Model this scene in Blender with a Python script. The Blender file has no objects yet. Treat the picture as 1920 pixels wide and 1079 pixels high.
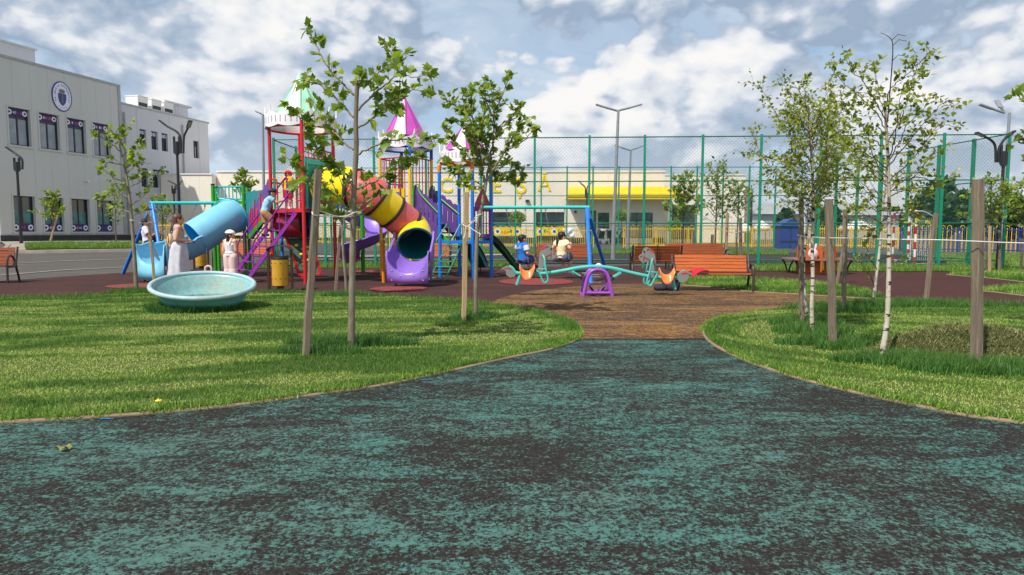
import bpy, bmesh, math, random
import numpy as np
from mathutils import Vector, Matrix, Quaternion
from math import sin, cos, pi, radians, atan2, sqrt, asin
V = Vector
rng = random.Random(7)
nr = np.random.RandomState(11)
SC = bpy.context.scene
COL = SC.collection

# ------------------------------------------------------------------ camera model
CAMZ = 1.25; FPX = 1280.0; HOR = 435.5
TH = math.atan((539.5-HOR)/FPX); CT, ST = cos(TH), sin(TH)
def ray(px, py):
    a = (px-960)/FPX; b = (539.5-py)/FPX
    return V((a, CT+b*ST, -ST+b*CT))
def P(px, py, Y):                       # point of the sight line at forward distance Y
    d = ray(px, py); t = Y/d.y
    return V((d.x*t, Y, CAMZ+d.z*t))
def sst(a, b, x):
    t = min(1, max(0, (x-a)/(b-a))); return t*t*(3-2*t)
def tz(x, y):                           # terrain height
    base = .45*sst(26, 50, y); left = .64*sst(24, 36, y)
    w = 1-sst(-14, -8, x)
    return base+(left-base)*w
def gp(px, py, dz=0.0):                 # point of the ground seen at a pixel
    d = ray(px, py); t = 1.0
    if d.z > -0.004: d.z = -0.004
    prev = 0
    while t < 400:
        p = V((d.x*t, d.y*t, CAMZ+d.z*t))
        if p.z <= tz(p.x, p.y):
            lo, hi = prev, t
            for _ in range(30):
                m = (lo+hi)/2
                q = V((d.x*m, d.y*m, CAMZ+d.z*m))
                if q.z <= tz(q.x, q.y): hi = m
                else: lo = m
            q = V((d.x*hi, d.y*hi, 0)); q.z = tz(q.x, q.y)+dz
            return q
        prev = t; t += max(.15, t*.01)
    return V((d.x*t, d.y*t, tz(d.x*t, d.y*t)+dz))
def G(px, Y, dz=0.0):                   # ground point under a pixel column at distance Y
    x = (px-960)/FPX*Y/CT
    return V((x, Y, tz(x, Y)+dz))
def catmull(pts, n=6):
    pts = [V(p) for p in pts]
    if len(pts) < 3: return pts
    q = [pts[0]*2-pts[1]]+pts+[pts[-1]*2-pts[-2]]
    out = []
    for i in range(1, len(q)-2):
        p0, p1, p2, p3 = q[i-1:i+3]
        for k in range(n):
            t = k/n
            out.append(.5*((2*p1)+(p2-p0)*t+(2*p0-5*p1+4*p2-p3)*t*t+(3*p1-p0-3*p2+p3)*t**3))
    out.append(pts[-1]); return out
def lerp(a, b, t): return a+(b-a)*t

# ------------------------------------------------------------------ objects
ORG = {}
def setp(o, label=None, cat=None, group=None, kind=None):
    if label: o['label'] = label
    if cat: o['category'] = cat
    if group: o['group'] = group
    if kind: o['kind'] = kind
    return o
def thing(name, label, cat, loc=(0,0,0), group=None, rz=0, world=True):
    o = bpy.data.objects.new(name, None); COL.objects.link(o)
    o.empty_display_size = .2
    o.location = loc; o.rotation_euler = (0, 0, rz)
    if world: ORG[o.name] = V(loc)
    return setp(o, label, cat, group)
def copy_thing(src, loc, rz=None, label=None, group=None, scale=None):
    def rec(o, par):
        c = o.copy(); COL.objects.link(c)
        if par is not None: c.parent = par
        for ch in list(o.children): rec(ch, c)
        return c
    r = rec(src, None); r.location = loc
    if rz is not None: r.rotation_euler = (0, 0, rz)
    if scale is not None: r.scale = scale if hasattr(scale, '__len__') else (scale,)*3
    if label: r['label'] = label
    if group: r['group'] = group
    return r

class MB:
    def __init__(s): s.v = []; s.f = []; s.m = []
    def add(s, vs, fs, mi=0):
        b = len(s.v); s.v += [V(q) for q in vs]
        for f in fs: s.f.append([i+b for i in f]); s.m.append(mi)
    def box(s, c, size, R=None, mi=0):
        c = V(c); x, y, z = [k/2 for k in size]
        vs = [V((sx*x, sy*y, sz*z)) for sz in (-1, 1) for sy in (-1, 1) for sx in (-1, 1)]
        if R is not None: vs = [R @ q for q in vs]
        s.add([q+c for q in vs], [(0,2,3,1),(4,5,7,6),(0,1,5,4),(2,6,7,3),(0,4,6,2),(1,3,7,5)], mi)
    def bar(s, a, b, w, h=None, up=V((0,0,1)), mi=0):
        a, b = V(a), V(b); d = b-a; L = d.length
        if L < 1e-6: return
        h = w if h is None else h
        d.normalize(); side = d.cross(up)
        if side.length < 1e-3: side = d.cross(V((0,1,0)))
        side.normalize(); u = side.cross(d)
        R = Matrix((side, d, u)).transposed()
        s.box((a+b)/2, (w, L, h), R, mi)
    def tube(s, pts, r, n=8, mi=0, caps=True, closed=False):
        pts = [V(p) for p in pts]; N = len(pts)
        rs = r if hasattr(r, '__len__') else [r]*N
        if len(rs) != N: rs = [rs[0]+(rs[-1]-rs[0])*i/(N-1) for i in range(N)]
        T = []
        for i in range(N):
            if closed: d = pts[(i+1) % N]-pts[i-1]
            else: d = pts[min(i+1, N-1)]-pts[max(i-1, 0)]
            if d.length < 1e-9: d = V((0,0,1))
            T.append(d.normalized())
        a = V((0,0,1)) if abs(T[0].z) < .9 else V((1,0,0))
        u = T[0].cross(a).normalized(); vs = []
        for i in range(N):
            if i:
                ax = T[i-1].cross(T[i])
                if ax.length > 1e-7: u = Quaternion(ax, T[i-1].angle(T[i])) @ u
            u = (u-T[i]*u.dot(T[i])).normalized(); w = T[i].cross(u)
            for k in range(n):
                t = 2*pi*k/n
                vs.append(pts[i]+(u*cos(t)+w*sin(t))*rs[i])
        fs = []
        for i in range(N if closed else N-1):
            j = (i+1) % N
            for k in range(n):
                l = (k+1) % n
                fs.append((i*n+k, i*n+l, j*n+l, j*n+k))
        if caps and not closed:
            fs.append(tuple(range(n-1, -1, -1))); fs.append(tuple((N-1)*n+k for k in range(n)))
        s.add(vs, fs, mi)
    def ell(s, c, r, nu=12, nv=8, R=None, mi=0):
        c = V(c); r = r if hasattr(r, '__len__') else (r, r, r)
        vs = []
        for j in range(1, nv):
            t = pi*j/nv
            for i in range(nu):
                q = V((r[0]*sin(t)*cos(2*pi*i/nu), r[1]*sin(t)*sin(2*pi*i/nu), r[2]*cos(t)))
                vs.append(q)
        vs += [V((0,0,r[2])), V((0,0,-r[2]))]
        if R is not None: vs = [R @ q for q in vs]
        fs = []
        for j in range(nv-2):
            for i in range(nu):
                k = (i+1) % nu
                fs.append((j*nu+i, (j+1)*nu+i, (j+1)*nu+k, j*nu+k))
        a = (nv-1)*nu
        for i in range(nu):
            k = (i+1) % nu
            fs.append((a, i, k)); fs.append((a+1, (nv-2)*nu+k, (nv-2)*nu+i))
        s.add([q+c for q in vs], fs, mi)
    def lathe(s, prof, n=24, M=None, mi=0, closed=False):
        M = M or Matrix(); vs = []; K = len(prof)
        for (r, z) in prof:
            for k in range(n):
                t = 2*pi*k/n; vs.append(M @ V((r*cos(t), r*sin(t), z)))
        fs = []
        for i in range(K if closed else K-1):
            j = (i+1) % K
            for k in range(n):
                l = (k+1) % n; fs.append((i*n+k, i*n+l, j*n+l, j*n+k))
        s.add(vs, fs, mi)
    def disc(s, c, r, n=16, M=None, mi=0, th=0.004):
        s.prism([(r*cos(2*pi*k/n), r*sin(2*pi*k/n)) for k in range(n)], th, (Matrix.Translation(V(c)) @ (M or Matrix())), mi)
    def prism(s, poly, th, M, mi=0):
        n = len(poly)
        vs = [M @ V((x, y, 0)) for x, y in poly]+[M @ V((x, y, th)) for x, y in poly]
        fs = [tuple(range(n-1, -1, -1)), tuple(range(n, 2*n))]
        for i in range(n):
            j = (i+1) % n; fs.append((i, j, n+j, n+i))
        s.add(vs, fs, mi)
    def grid(s, rows, mi=0, closed=False):
        n = len(rows[0]); vs = [p for r in rows for p in r]; fs = []
        for i in range(len(rows)-1):
            for k in range(n if closed else n-1):
                l = (k+1) % n
                fs.append((i*n+k, i*n+l, (i+1)*n+l, (i+1)*n+k))
        s.add(vs, fs, mi)
    def build(s, name, mats, parent=None, smooth=38, org=None, solid=None):
        me = bpy.data.meshes.new(name)
        off = V((0,0,0))
        if parent is not None:
            q = parent
            while q.parent is not None: q = q.parent
            off = ORG.get(q.name, off)
        elif org is not None: off = V(org)
        me.from_pydata([(p-off)[:] for p in s.v], [], s.f)
        mats = mats if isinstance(mats, (list, tuple)) else [mats]
        for m in mats: me.materials.append(m)
        if len(mats) > 1: me.polygons.foreach_set('material_index', s.m)
        if smooth:
            me.shade_smooth(); me.set_sharp_from_angle(angle=radians(smooth))
        me.update()
        o = bpy.data.objects.new(name, me); COL.objects.link(o)
        if parent is not None: o.parent = parent
        elif org is not None: o.location = org; ORG[o.name] = V(org)
        if solid:
            md = o.modifiers.new('thickness', 'SOLIDIFY'); md.thickness = solid; md.offset = 0
        return o
def basis(o, x, y=None, z=None):
    """matrix with origin o, local x along x, local y along y"""
    x = V(x).normalized(); y = V(y); y = (y-x*x.dot(y)).normalized(); z = x.cross(y)
    M = Matrix((x, y, z)).transposed().to_4x4(); M.translation = V(o); return M

def nmesh(name, co, faces_flat, starts, totals, mats, parent=None, org=None, attrs=None, smooth=False):
    me = bpy.data.meshes.new(name)
    off = np.zeros(3)
    if parent is not None:
        q = parent
        while q.parent is not None: q = q.parent
        off = np.array(ORG.get(q.name, V((0,0,0))))
    elif org is not None: off = np.array(org)
    co = (co-off).astype(np.float32)
    me.vertices.add(len(co)); me.vertices.foreach_set('co', co.ravel())
    me.loops.add(len(faces_flat)); me.loops.foreach_set('vertex_index', faces_flat.astype(np.int32))
    me.polygons.add(len(starts)); me.polygons.foreach_set('loop_start', starts.astype(np.int32))
    try: me.polygons.foreach_set('loop_total', totals.astype(np.int32))
    except Exception: pass
    for m in (mats if isinstance(mats, list) else [mats]): me.materials.append(m)
    for k, a in (attrs or {}).items():
        at = me.attributes.new(k, 'FLOAT', 'POINT'); at.data.foreach_set('value', a.astype(np.float32))
    me.update(calc_edges=True)
    if smooth: me.shade_smooth()
    o = bpy.data.objects.new(name, me); COL.objects.link(o)
    if parent is not None: o.parent = parent
    elif org is not None: o.location = org; ORG[o.name] = V(org)
    return o

# ------------------------------------------------------------------ materials
def s2l(c):
    return tuple(((x/255)/12.92 if x/255 <= .04045 else ((x/255+.055)/1.055)**2.4) for x in c)
class N:
    def __init__(s, name):
        s.mat = bpy.data.materials.new(name); s.mat.use_nodes = True
        s.t = s.mat.node_tree; s.t.nodes.clear()
        s.out = s.t.nodes.new('ShaderNodeOutputMaterial')
    def n(s, typ, **kw):
        nd = s.t.nodes.new('ShaderNode'+typ)
        for k, v in kw.items():
            if hasattr(nd, k): setattr(nd, k, v)
        return nd
    def l(s, a, b): s.t.links.new(a, b)
    def coord(s, scale=(1,1,1), rot=(0,0,0), kind='Object'):
        tc = s.n('TexCoord'); mp = s.n('Mapping')
        mp.inputs['Scale'].default_value = scale; mp.inputs['Rotation'].default_value = rot
        s.l(tc.outputs[kind], mp.inputs['Vector']); return mp.outputs[0]
    def noise(s, vec, scale, detail=4, rough=.55, dist=0):
        nd = s.n('TexNoise'); nd.inputs['Scale'].default_value = scale
        nd.inputs['Detail'].default_value = detail; nd.inputs['Roughness'].default_value = rough
        nd.inputs['Distortion'].default_value = dist
        if vec is not None: s.l(vec, nd.inputs['Vector'])
        return nd.outputs['Fac']
    def ramp(s, fac, stops, interp='LINEAR'):
        nd = s.n('ValToRGB'); cr = nd.color_ramp; cr.interpolation = interp
        while len(cr.elements) < len(stops): cr.elements.new(.5)
        for e, (p, c) in zip(cr.elements, stops):
            e.position = p; e.color = (c[0], c[1], c[2], 1) if hasattr(c, '__len__') else (c, c, c, 1)
        s.l(fac, nd.inputs[0]); return nd.outputs[0]
    def mix(s, fac, a, b, mode='MIX'):
        nd = s.n('MixRGB'); nd.blend_type = mode
        for i, x in ((0, fac), (1, a), (2, b)):
            if hasattr(x, 'is_linked') or hasattr(x, 'links'): s.l(x, nd.inputs[i])
            elif hasattr(x, '__len__'): nd.inputs[i].default_value = (x[0], x[1], x[2], 1)
            else: nd.inputs[i].default_value = x
        return nd.outputs[0]
    def math(s, op, a, b=None, clamp=False):
        nd = s.n('Math'); nd.operation = op; nd.use_clamp = clamp
        for i, x in ((0, a), (1, b)):
            if x is None: continue
            if hasattr(x, 'links'): s.l(x, nd.inputs[i])
            else: nd.inputs[i].default_value = x
        return nd.outputs[0]
    def attr(s, name):
        nd = s.n('Attribute'); nd.attribute_name = name; return nd.outputs['Fac']
    def bump(s, h, strength=.3, dist=.01):
        nd = s.n('Bump'); nd.inputs['Strength'].default_value = strength; nd.inputs['Distance'].default_value = dist
        s.l(h, nd.inputs['Height']); return nd.outputs[0]
    def bsdf(s, col, rough=.5, metal=0, normal=None, spec=.5, coat=0):
        b = s.n('BsdfPrincipled')
        if hasattr(col, 'links'): s.l(col, b.inputs['Base Color'])
        else: b.inputs['Base Color'].default_value = (col[0], col[1], col[2], 1)
        if hasattr(rough, 'links'): s.l(rough, b.inputs['Roughness'])
        else: b.inputs['Roughness'].default_value = rough
        b.inputs['Metallic'].default_value = metal
        b.inputs['Specular IOR Level'].default_value = spec
        if coat: b.inputs['Coat Weight'].default_value = coat
        if normal is not None: s.l(normal, b.inputs['Normal'])
        return b.outputs[0]
    def done(s, sh): s.l(sh, s.out.inputs[0]); return s.mat
MATS = {}
def pm(name, rgb, rough=.45, var=.12, scale=6, metal=0, bump=.0, bscale=60, spec=.5, dirt=.18):
    """painted / plastic / fabric surface with uneven tone, wear and slight dirt"""
    if name in MATS: return MATS[name]
    k = N(name); c = k.coord(); rgb = s2l(rgb)
    n1 = k.noise(c, scale, 5, .6); n2 = k.noise(c, scale*7, 3, .6)
    lo = tuple(x*(1-var*1.3) for x in rgb); hi = tuple(min(1, x*(1+var)) for x in rgb)
    col = k.mix(k.ramp(n1, [(.3, 0), (.7, 1)]), lo, hi)
    col = k.mix(k.ramp(n2, [(.62, 0), (.8, dirt)]), col, (.12, .10, .08))
    ro = k.math('ADD', k.math('MULTIPLY', n2, .25), rough-.12)
    nm = k.bump(k.noise(c, bscale, 4), bump, .01) if bump else None
    MATS[name] = k.done(k.bsdf(col, ro, metal, nm, spec)); return MATS[name]
def wood(name, rgb, rgb2, scale=1.0, rough=.6, axis=0, bump=.25):
    if name in MATS: return MATS[name]
    k = N(name)
    sc = [14*scale]*3; sc[axis] = .9*scale
    c = k.coord(sc)
    n1 = k.noise(c, 1.6, 6, .65, .6); n2 = k.noise(c, 9, 4, .6)
    col = k.ramp(n1, [(.25, s2l(rgb2)), (.5, s2l(rgb)), (.75, tuple(x*1.25 for x in s2l(rgb)))])
    col = k.mix(k.ramp(n2, [(.5, 0), (.75, .45)]), col, tuple(x*.45 for x in s2l(rgb2)))
    MATS[name] = k.done(k.bsdf(col, rough, 0, k.bump(n2, bump, .01), .3)); return MATS[name]
# ------------------------------------------------------------------ rubber, asphalt, earth
def speckle(name, base, top, fine=55, big=1.1, lo=.36, hi=.62, tint=None, stretch=(1,1,1), rough=.85, base2=None, amount=1.0):
    k = N(name); c = k.coord(); cs = k.coord(stretch)
    g = k.noise(c, fine, 4, .75)                       # single granules
    g2 = k.noise(c, fine*.33, 4, .7)
    b = k.noise(cs, big, 5, .62, 1.2)                 # worn areas
    b2 = k.noise(cs, big*5, 4, .6, .6)
    f = k.math('ADD', k.math('MULTIPLY', g, 1.15), k.math('MULTIPLY', g2, .50))
    f = k.math('ADD', f, k.math('MULTIPLY', b, .52)); f = k.math('ADD', f, k.math('MULTIPLY', b2, .42))
    f = k.math('MULTIPLY', f, 1/2.59)
    m = k.ramp(f, [(lo, 0), (hi, amount)])
    dk = k.mix(k.ramp(g, [(.35, 0), (.65, 1)]), tuple(x*.6 for x in base), tuple(x*1.35 for x in (base2 or base)))
    tp = k.mix(k.ramp(k.noise(c, .9, 3, .6), [(.35, 0), (.7, 1)]), top, tint or top)
    tp = k.mix(k.ramp(g2, [(.3, .35), (.6, 0)]), tp, base)
    col = k.mix(m, dk, tp)
    return k.done(k.bsdf(col, rough, 0, k.bump(k.math('ADD', g, k.math('MULTIPLY', g2, .5)), .5, .006), .06))
M_teal = speckle('teal_rubber', (.032,.028,.026), (.076,.212,.180), fine=66, big=.9, lo=.490, hi=.550, tint=(.10,.175,.15), stretch=(.7,1.7,1))
M_tan = speckle('tan_rubber', (.062,.043,.034), (.40,.20,.06), fine=48, big=.8, lo=.47, hi=.55, tint=(.32,.20,.10), stretch=(.6,1.6,1), amount=.85)
M_brown = speckle('brown_rubber', (.056,.032,.029), (.18,.068,.058), fine=60, big=.6, lo=.47, hi=.62, tint=(.11,.055,.05), stretch=(.6,1.6,1), amount=.8)
M_maroon = speckle('maroon_rubber', (.062,.028,.026), (.098,.044,.040), fine=60, big=.4, lo=.42, hi=.62)
M_red = speckle('red_rubber', (.16,.04,.04), (.30,.075,.075), fine=60, big=.8, lo=.38, hi=.56)
M_court = speckle('court_rubber', (.040,.040,.043), (.075,.072,.072), fine=50, big=.3, lo=.44, hi=.6)
def asphalt_mat():
    k = N('asphalt'); c = k.coord(); cs = k.coord((.25, 1.2, 1), (0, 0, .05))
    g = k.noise(c, 45, 3, .7); b = k.noise(c, .5, 5, .6); s = k.noise(cs, .8, 5, .6, .8)
    col = k.mix(k.ramp(g, [(.3, 0), (.7, 1)]), (.058,.054,.050), (.115,.108,.10))
    col = k.mix(k.ramp(b, [(.35, 0), (.7, .5)]), col, (.12,.108,.092))
    col = k.mix(k.ramp(s, [(.6, 0), (.72, .55)]), col, (.20,.155,.10))
    return k.done(k.bsdf(col, .85, 0, k.bump(g, .4, .006), .25))
M_asph = asphalt_mat()
def soil_mat():
    k = N('lawn_soil'); c = k.coord()
    a = k.noise(c, 30, 4, .7); b = k.noise(c, 2, 4, .6)
    col = k.mix(k.ramp(a, [(.3, 0), (.7, 1)]), (.03,.062,.011), (.095,.14,.034))
    col = k.mix(k.ramp(b, [(.4, 0), (.7, .5)]), col, (.14,.165,.05))
    return k.done(k.bsdf(col, .95, 0, k.bump(a, .8, .02), .1))
M_soil = soil_mat()
def grass_mat():
    k = N('grass_blades'); r = k.attr('rnd'); st = k.attr('straw'); h = k.attr('tip'); tall = k.attr('tall')
    g = k.ramp(r, [(0, (.040,.130,.011)), (.5, (.16,.34,.026)), (1, (.36,.55,.06))])
    g = k.mix(tall, g, k.ramp(r, [(0, (.03,.13,.02)), (.6, (.065,.215,.04)), (1, (.15,.32,.09))]))
    y = k.ramp(r, [(0, (.26,.42,.055)), (.5, (.42,.545,.11)), (1, (.62,.64,.22))])
    col = k.mix(st, g, y)
    col = k.mix(k.math('MULTIPLY', h, .35), col, k.mix(.5, col, (.34,.40,.13)))
    p = k.bsdf(col, .55, 0, None, .35)
    t = k.n('BsdfTranslucent'); k.l(col, t.inputs[0])
    mx = k.n('MixShader'); mx.inputs[0].default_value = .36
    k.l(p, mx.inputs[1]); k.l(t.outputs[0], mx.inputs[2])
    return k.done(mx.outputs[0])
M_grass = grass_mat()
M_conc = pm('kerb_concrete', (140,122,98), .9, .2, 3, bump=.3)
M_curbg = pm('road_kerb_stone', (150,142,130), .9, .2, 2, bump=.3)
M_line = pm('faded_road_paint', (142,136,124), .85, .25, 2)

# ------------------------------------------------------------------ ground sheets
def axis_vals(stops):
    out = []
    for a, b, st in stops:
        x = a
        while x < b-1e-6: out.append(x); x += st
    out.append(stops[-1][1]); return out
def ground():
    xs = axis_vals([(-320,-60,20), (-60,-30,3), (-30,12,1), (12,60,4), (60,320,20)])
    ys = axis_vals([(-40,-2,6), (-2,22,2), (22,52,.8), (52,100,6), (100,460,30)])
    m = MB(); m.grid([[V((x, y, tz(x, y))) for x in xs] for y in ys][::1])
    o = m.build('ground', M_asph); setp(o, kind='structure')
ground()
def sheet(name, pts, mat, dz, kind='structure'):
    m = MB(); vs = [gp(*p) if len(p) == 2 else V(p) for p in pts]
    bm = bmesh.new(); bv = [bm.verts.new((q.x, q.y, tz(q.x, q.y)+dz)) for q in vs]
    f = bm.faces.new(bv); bmesh.ops.triangulate(bm, faces=[f])
    bmesh.ops.recalc_face_normals(bm, faces=bm.faces[:])
    me = bpy.data.meshes.new(name); bm.to_mesh(me); bm.free(); me.materials.append(mat)
    if me.polygons[0].normal.z < 0: me.flip_normals()
    o = bpy.data.objects.new(name, me); COL.objects.link(o); setp(o, kind=kind); return o
def strip(name, front, back, mat, dz, n=40, nd=6, kind='structure'):
    """sheet between two image-traced lines, draped on the terrain"""
    F = [gp(*p) for p in front]; B = [gp(*p) for p in back]
    def at(L, t):
        x = t*(len(L)-1); i = min(int(x), len(L)-2); return lerp(L[i], L[i+1], x-i)
    rows = []
    for j in range(nd+1):
        row = []
        for i in range(n+1):
            q = lerp(at(F, i/n), at(B, i/n), j/nd); row.append(V((q.x, q.y, tz(q.x, q.y)+dz)))
        rows.append(row)
    m = MB(); m.grid(rows); o = m.build(name, mat); setp(o, kind=kind); return o

# outlines of the lawns, traced on the ground
LAWN_L = [(0,796),(150,787),(300,777),(450,762),(600,742),(700,728),(800,708),(880,690),(960,672),(1020,660),(1060,648),
          (1081,638),(1088,629),(1082,617),(1064,606),(1030,595),(990,585),(930,576),(860,567),(760,560),(640,555),(540,551),
          (400,550),(250,553),(100,560),(0,562)]
lawn_l = catmull([gp(*p) for p in LAWN_L], 4)
e = lawn_l[-1]; s0 = lawn_l[0]
lawn_l += [V((e.x-7, e.y-.2, 0)), V((s0.x-8, s0.y-1.1, 0))]
LAWN_R = [(1920,797),(1800,780),(1700,760),(1600,738),(1520,718),(1450,697),(1390,675),(1350,655),(1330,641),(1321,628),
          (1320,617),(1332,606),(1362,596),(1410,588),(1480,581),(1560,577),(1650,575),(1750,575),(1920,578)]
lawn_r = catmull([gp(*p) for p in LAWN_R], 4)
e = lawn_r[-1]; s0 = lawn_r[0]
lawn_r += [V((e.x+6, e.y-.3, 0)), V((s0.x+6, s0.y-1.6, 0))]
LAWN_B = [(1225,531),(1262,527),(1330,522),(1430,526),(1540,534),(1620,546),(1656,559),(1640,562),(1560,558),(1500,554),(1400,548),(1330,540),(1262,535)]
lawn_b = catmull([gp(*p) for p in LAWN_B], 3)
LAWN_E = [(1775,517),(1800,512),(1850,510),(1920,512),(1990,516),(1990,538),(1920,531),(1860,524),(1810,520)]
lawn_e = catmull([gp(*p) for p in LAWN_E], 3)
LAWN_F = [(1825,547),(1870,541),(1920,537),(1990,535),(1990,562),(1920,557),(1870,551)]
lawn_f = catmull([gp(*p) for p in LAWN_F], 3)

# hard surfaces: each sheet 4 mm or more above the one below
Fx = [V((-40,-3,0)), V((40,-3,0)), V((40,11.9,0)), V((-40,11.9,0))]
setp(sheet('path', [V((-14,-1.5,0)), V((12,-1.5,0)), V((12,gp(1200,638).y,0)), V((-14,gp(1200,638).y,0))], M_teal, .008))
tan_pts = [V((-2.3,gp(1200,638).y,0)), V((5.0,gp(1200,638).y,0)), gp(1500,600), gp(1760,585), gp(1690,570), gp(1640,561), gp(1500,552), gp(1380,541), gp(1300,536), gp(1230,532), gp(1160,534), gp(1060,540), gp(990,548), gp(940,560), gp(900,580)]
sheet('trail', tan_pts, M_tan, .016)
sheet('playground', [V((-15,gp(1200,638).y,0)), V((3.2,gp(1200,638).y,0)), gp(1262,540), gp(1250,520), gp(1400,509), gp(1440,508), gp(1440,499), gp(1200,499), gp(960,503), gp(440,505), gp(300,507), gp(235,512), gp(100,521), gp(0,528), V((-15,gp(0,530).y-1.5,0))], M_brown, .012)
sheet('plaza', [gp(1230,531), gp(1380,541), gp(1500,552), gp(1640,561), gp(1700,577), gp(2300,590), gp(2300,505), gp(1800,507), gp(1400,507), gp(1300,512)], M_maroon, .020)
for pts in ([(940,534),(1040,528),(1085,529),(1035,534),(1000,536)], ):
    pass
def patch(px0, px1, py0, py1):
    a = gp((px0+px1)/2, (py0+py1)/2); rx = abs(gp(px1, (py0+py1)/2).x-gp(px0, (py0+py1)/2).x)/2
    ry = abs(gp((px0+px1)/2, py0).y-gp((px0+px1)/2, py1).y)/2
    sheet('playground', [V((a.x+rx*cos(t), a.y+ry*sin(t), 0)) for t in [2*pi*k/28 for k in range(28)]], M_red, .024)
patch(695, 800, 538, 548); patch(205, 330, 533, 542); patch(935, 1075, 523, 536); patch(655, 740, 508, 514)
strip('court', [(455,499),(960,496),(1440,494),(1860,508)], [(520,471),(960,473),(1440,474),(1720,478)], M_court, .03, 60, 10)
# grass strips further back
strip('verge', [(430,504),(700,504),(960,502)], [(430,496),(700,495),(960,494)], M_soil, .02, 30, 4)
strip('verge', [(900,477),(1200,478),(1480,480)], [(900,470),(1200,470),(1480,471)], M_soil, .05, 40, 4)
strip('verge', [(1410,510),(1600,511),(1815,511)], [(1410,500),(1600,499),(1790,501)], M_soil, .035, 30, 4)
strip('verge', [(1790,507),(1920,511),(2100,516)], [(1760,477),(1920,474),(2100,474)], M_soil, .026, 30, 8)
# road side by the school: kerbs, green island, painted lines
def kerb(name, pts, w, h, mat, closed=False, dz=0.0):
    m = MB(); n = len(pts); rows = []
    for i, p in enumerate(pts):
        a = pts[i-1] if (i or closed) else p; b = pts[(i+1) % n] if (i < n-1 or closed) else p
        d = V((b.x-a.x, b.y-a.y, 0)).normalized(); s = V((d.y, -d.x, 0))
        z = tz(p.x, p.y)+dz; q = V((p.x, p.y, z))
        rows.append([q-s*w/2-V((0,0,.05)), q-s*w/2+V((0,0,h-.01)), q-s*(w/2-.012)+V((0,0,h)), q+s*(w/2-.012)+V((0,0,h)), q+s*w/2+V((0,0,h-.01)), q+s*w/2-V((0,0,.05))])
    if closed: rows.append(rows[0])
    m.grid(rows); o = m.build(name, mat); setp(o, kind='structure'); return o
kerb('kerb', [lawn_l[-1]]+lawn_l[:-1], .05, .026, M_conc)
kerb('kerb', [lawn_r[-1]]+lawn_r[:-1], .05, .026, M_conc)
kerb('kerb', lawn_b, .045, .022, M_conc, True, .01); kerb('kerb', lawn_e, .045, .022, M_conc, True, .015); kerb('kerb', lawn_f, .045, .022, M_conc, True, .015)
isl = [(20,474),(60,475),(140,474),(250,472),(330,471)]
kerb('kerb', catmull([gp(*p) for p in isl], 4), .18, .13, M_curbg)
kerb('kerb', catmull([gp(-60,482), gp(0,474), gp(14,466), gp(16,462)], 4), .18, .13, M_curbg)
strip('pavement', [(20,473),(140,473),(330,470)], [(-10,455),(140,455),(330,455)], M_curbg, .10, 30, 6)
strip('verge', [(48,473),(140,472),(330,470)], [(48,464),(140,462),(330,461)], M_soil, .135, 30, 4)
strip('road_marking', [(0,518),(120,508),(240,502)], [(0,516.6),(120,506.8),(240,501)], M_line, .016, 24, 2)
strip('road_marking', [(0,496.5),(120,490.5),(240,487)], [(0,495.8),(120,489.8),(240,486.4)], M_line, .016, 24, 2)
strip('kerb', [(575,484),(700,484),(960,481)], [(575,480),(700,480),(960,478)], M_curbg, .06, 30, 2)

# ------------------------------------------------------------------ grass
def vn(x, y, seed=0):                    # value noise
    xi = np.floor(x).astype(np.int64); yi = np.floor(y).astype(np.int64)
    fx = x-xi; fy = y-yi; fx = fx*fx*(3-2*fx); fy = fy*fy*(3-2*fy)
    def h(a, b):
        n = (a*374761393+b*668265263+seed*974711) & 0x7fffffff
        n = ((n ^ (n >> 13))*1274126177) & 0x7fffffff
        return ((n ^ (n >> 16)) & 0xffff)/65535.0
    return (h(xi, yi)*(1-fx)+h(xi+1, yi)*fx)*(1-fy)+(h(xi, yi+1)*(1-fx)+h(xi+1, yi+1)*fx)*fy
def fbm(x, y, seed=0, o=4):
    r = 0; a = .5; t = 0
    for i in range(o):
        r = r+a*vn(x*2**i, y*2**i, seed+i*17); t += a; a *= .55
    return r/t
def inside(x, y, poly):
    res = np.zeros(len(x), bool); n = len(poly)
    for i in range(n):
        x1, y1 = poly[i][0], poly[i][1]; x2, y2 = poly[(i+1) % n][0], poly[(i+1) % n][1]
        c = ((y1 > y) != (y2 > y))
        with np.errstate(divide='ignore', invalid='ignore'):
            xx = (x2-x1)*(y-y1)/(y2-y1+1e-12)+x1
        res ^= c & (x < xx)
    return res
def scatter(poly, dens):
    p = np.array([(q.x, q.y) for q in poly]); x0, y0 = p.min(0); x1, y1 = p.max(0)
    n = int((x1-x0)*(y1-y0)*3200)
    n = min(n, 1600000)
    x = nr.uniform(x0, x1, n); y = nr.uniform(y0, y1, n)
    keep = nr.uniform(0, 1, n) < dens(x, y)*((x1-x0)*(y1-y0))/n
    x, y = x[keep], y[keep]; k = inside(x, y, p); return x[k], y[k]
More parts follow.
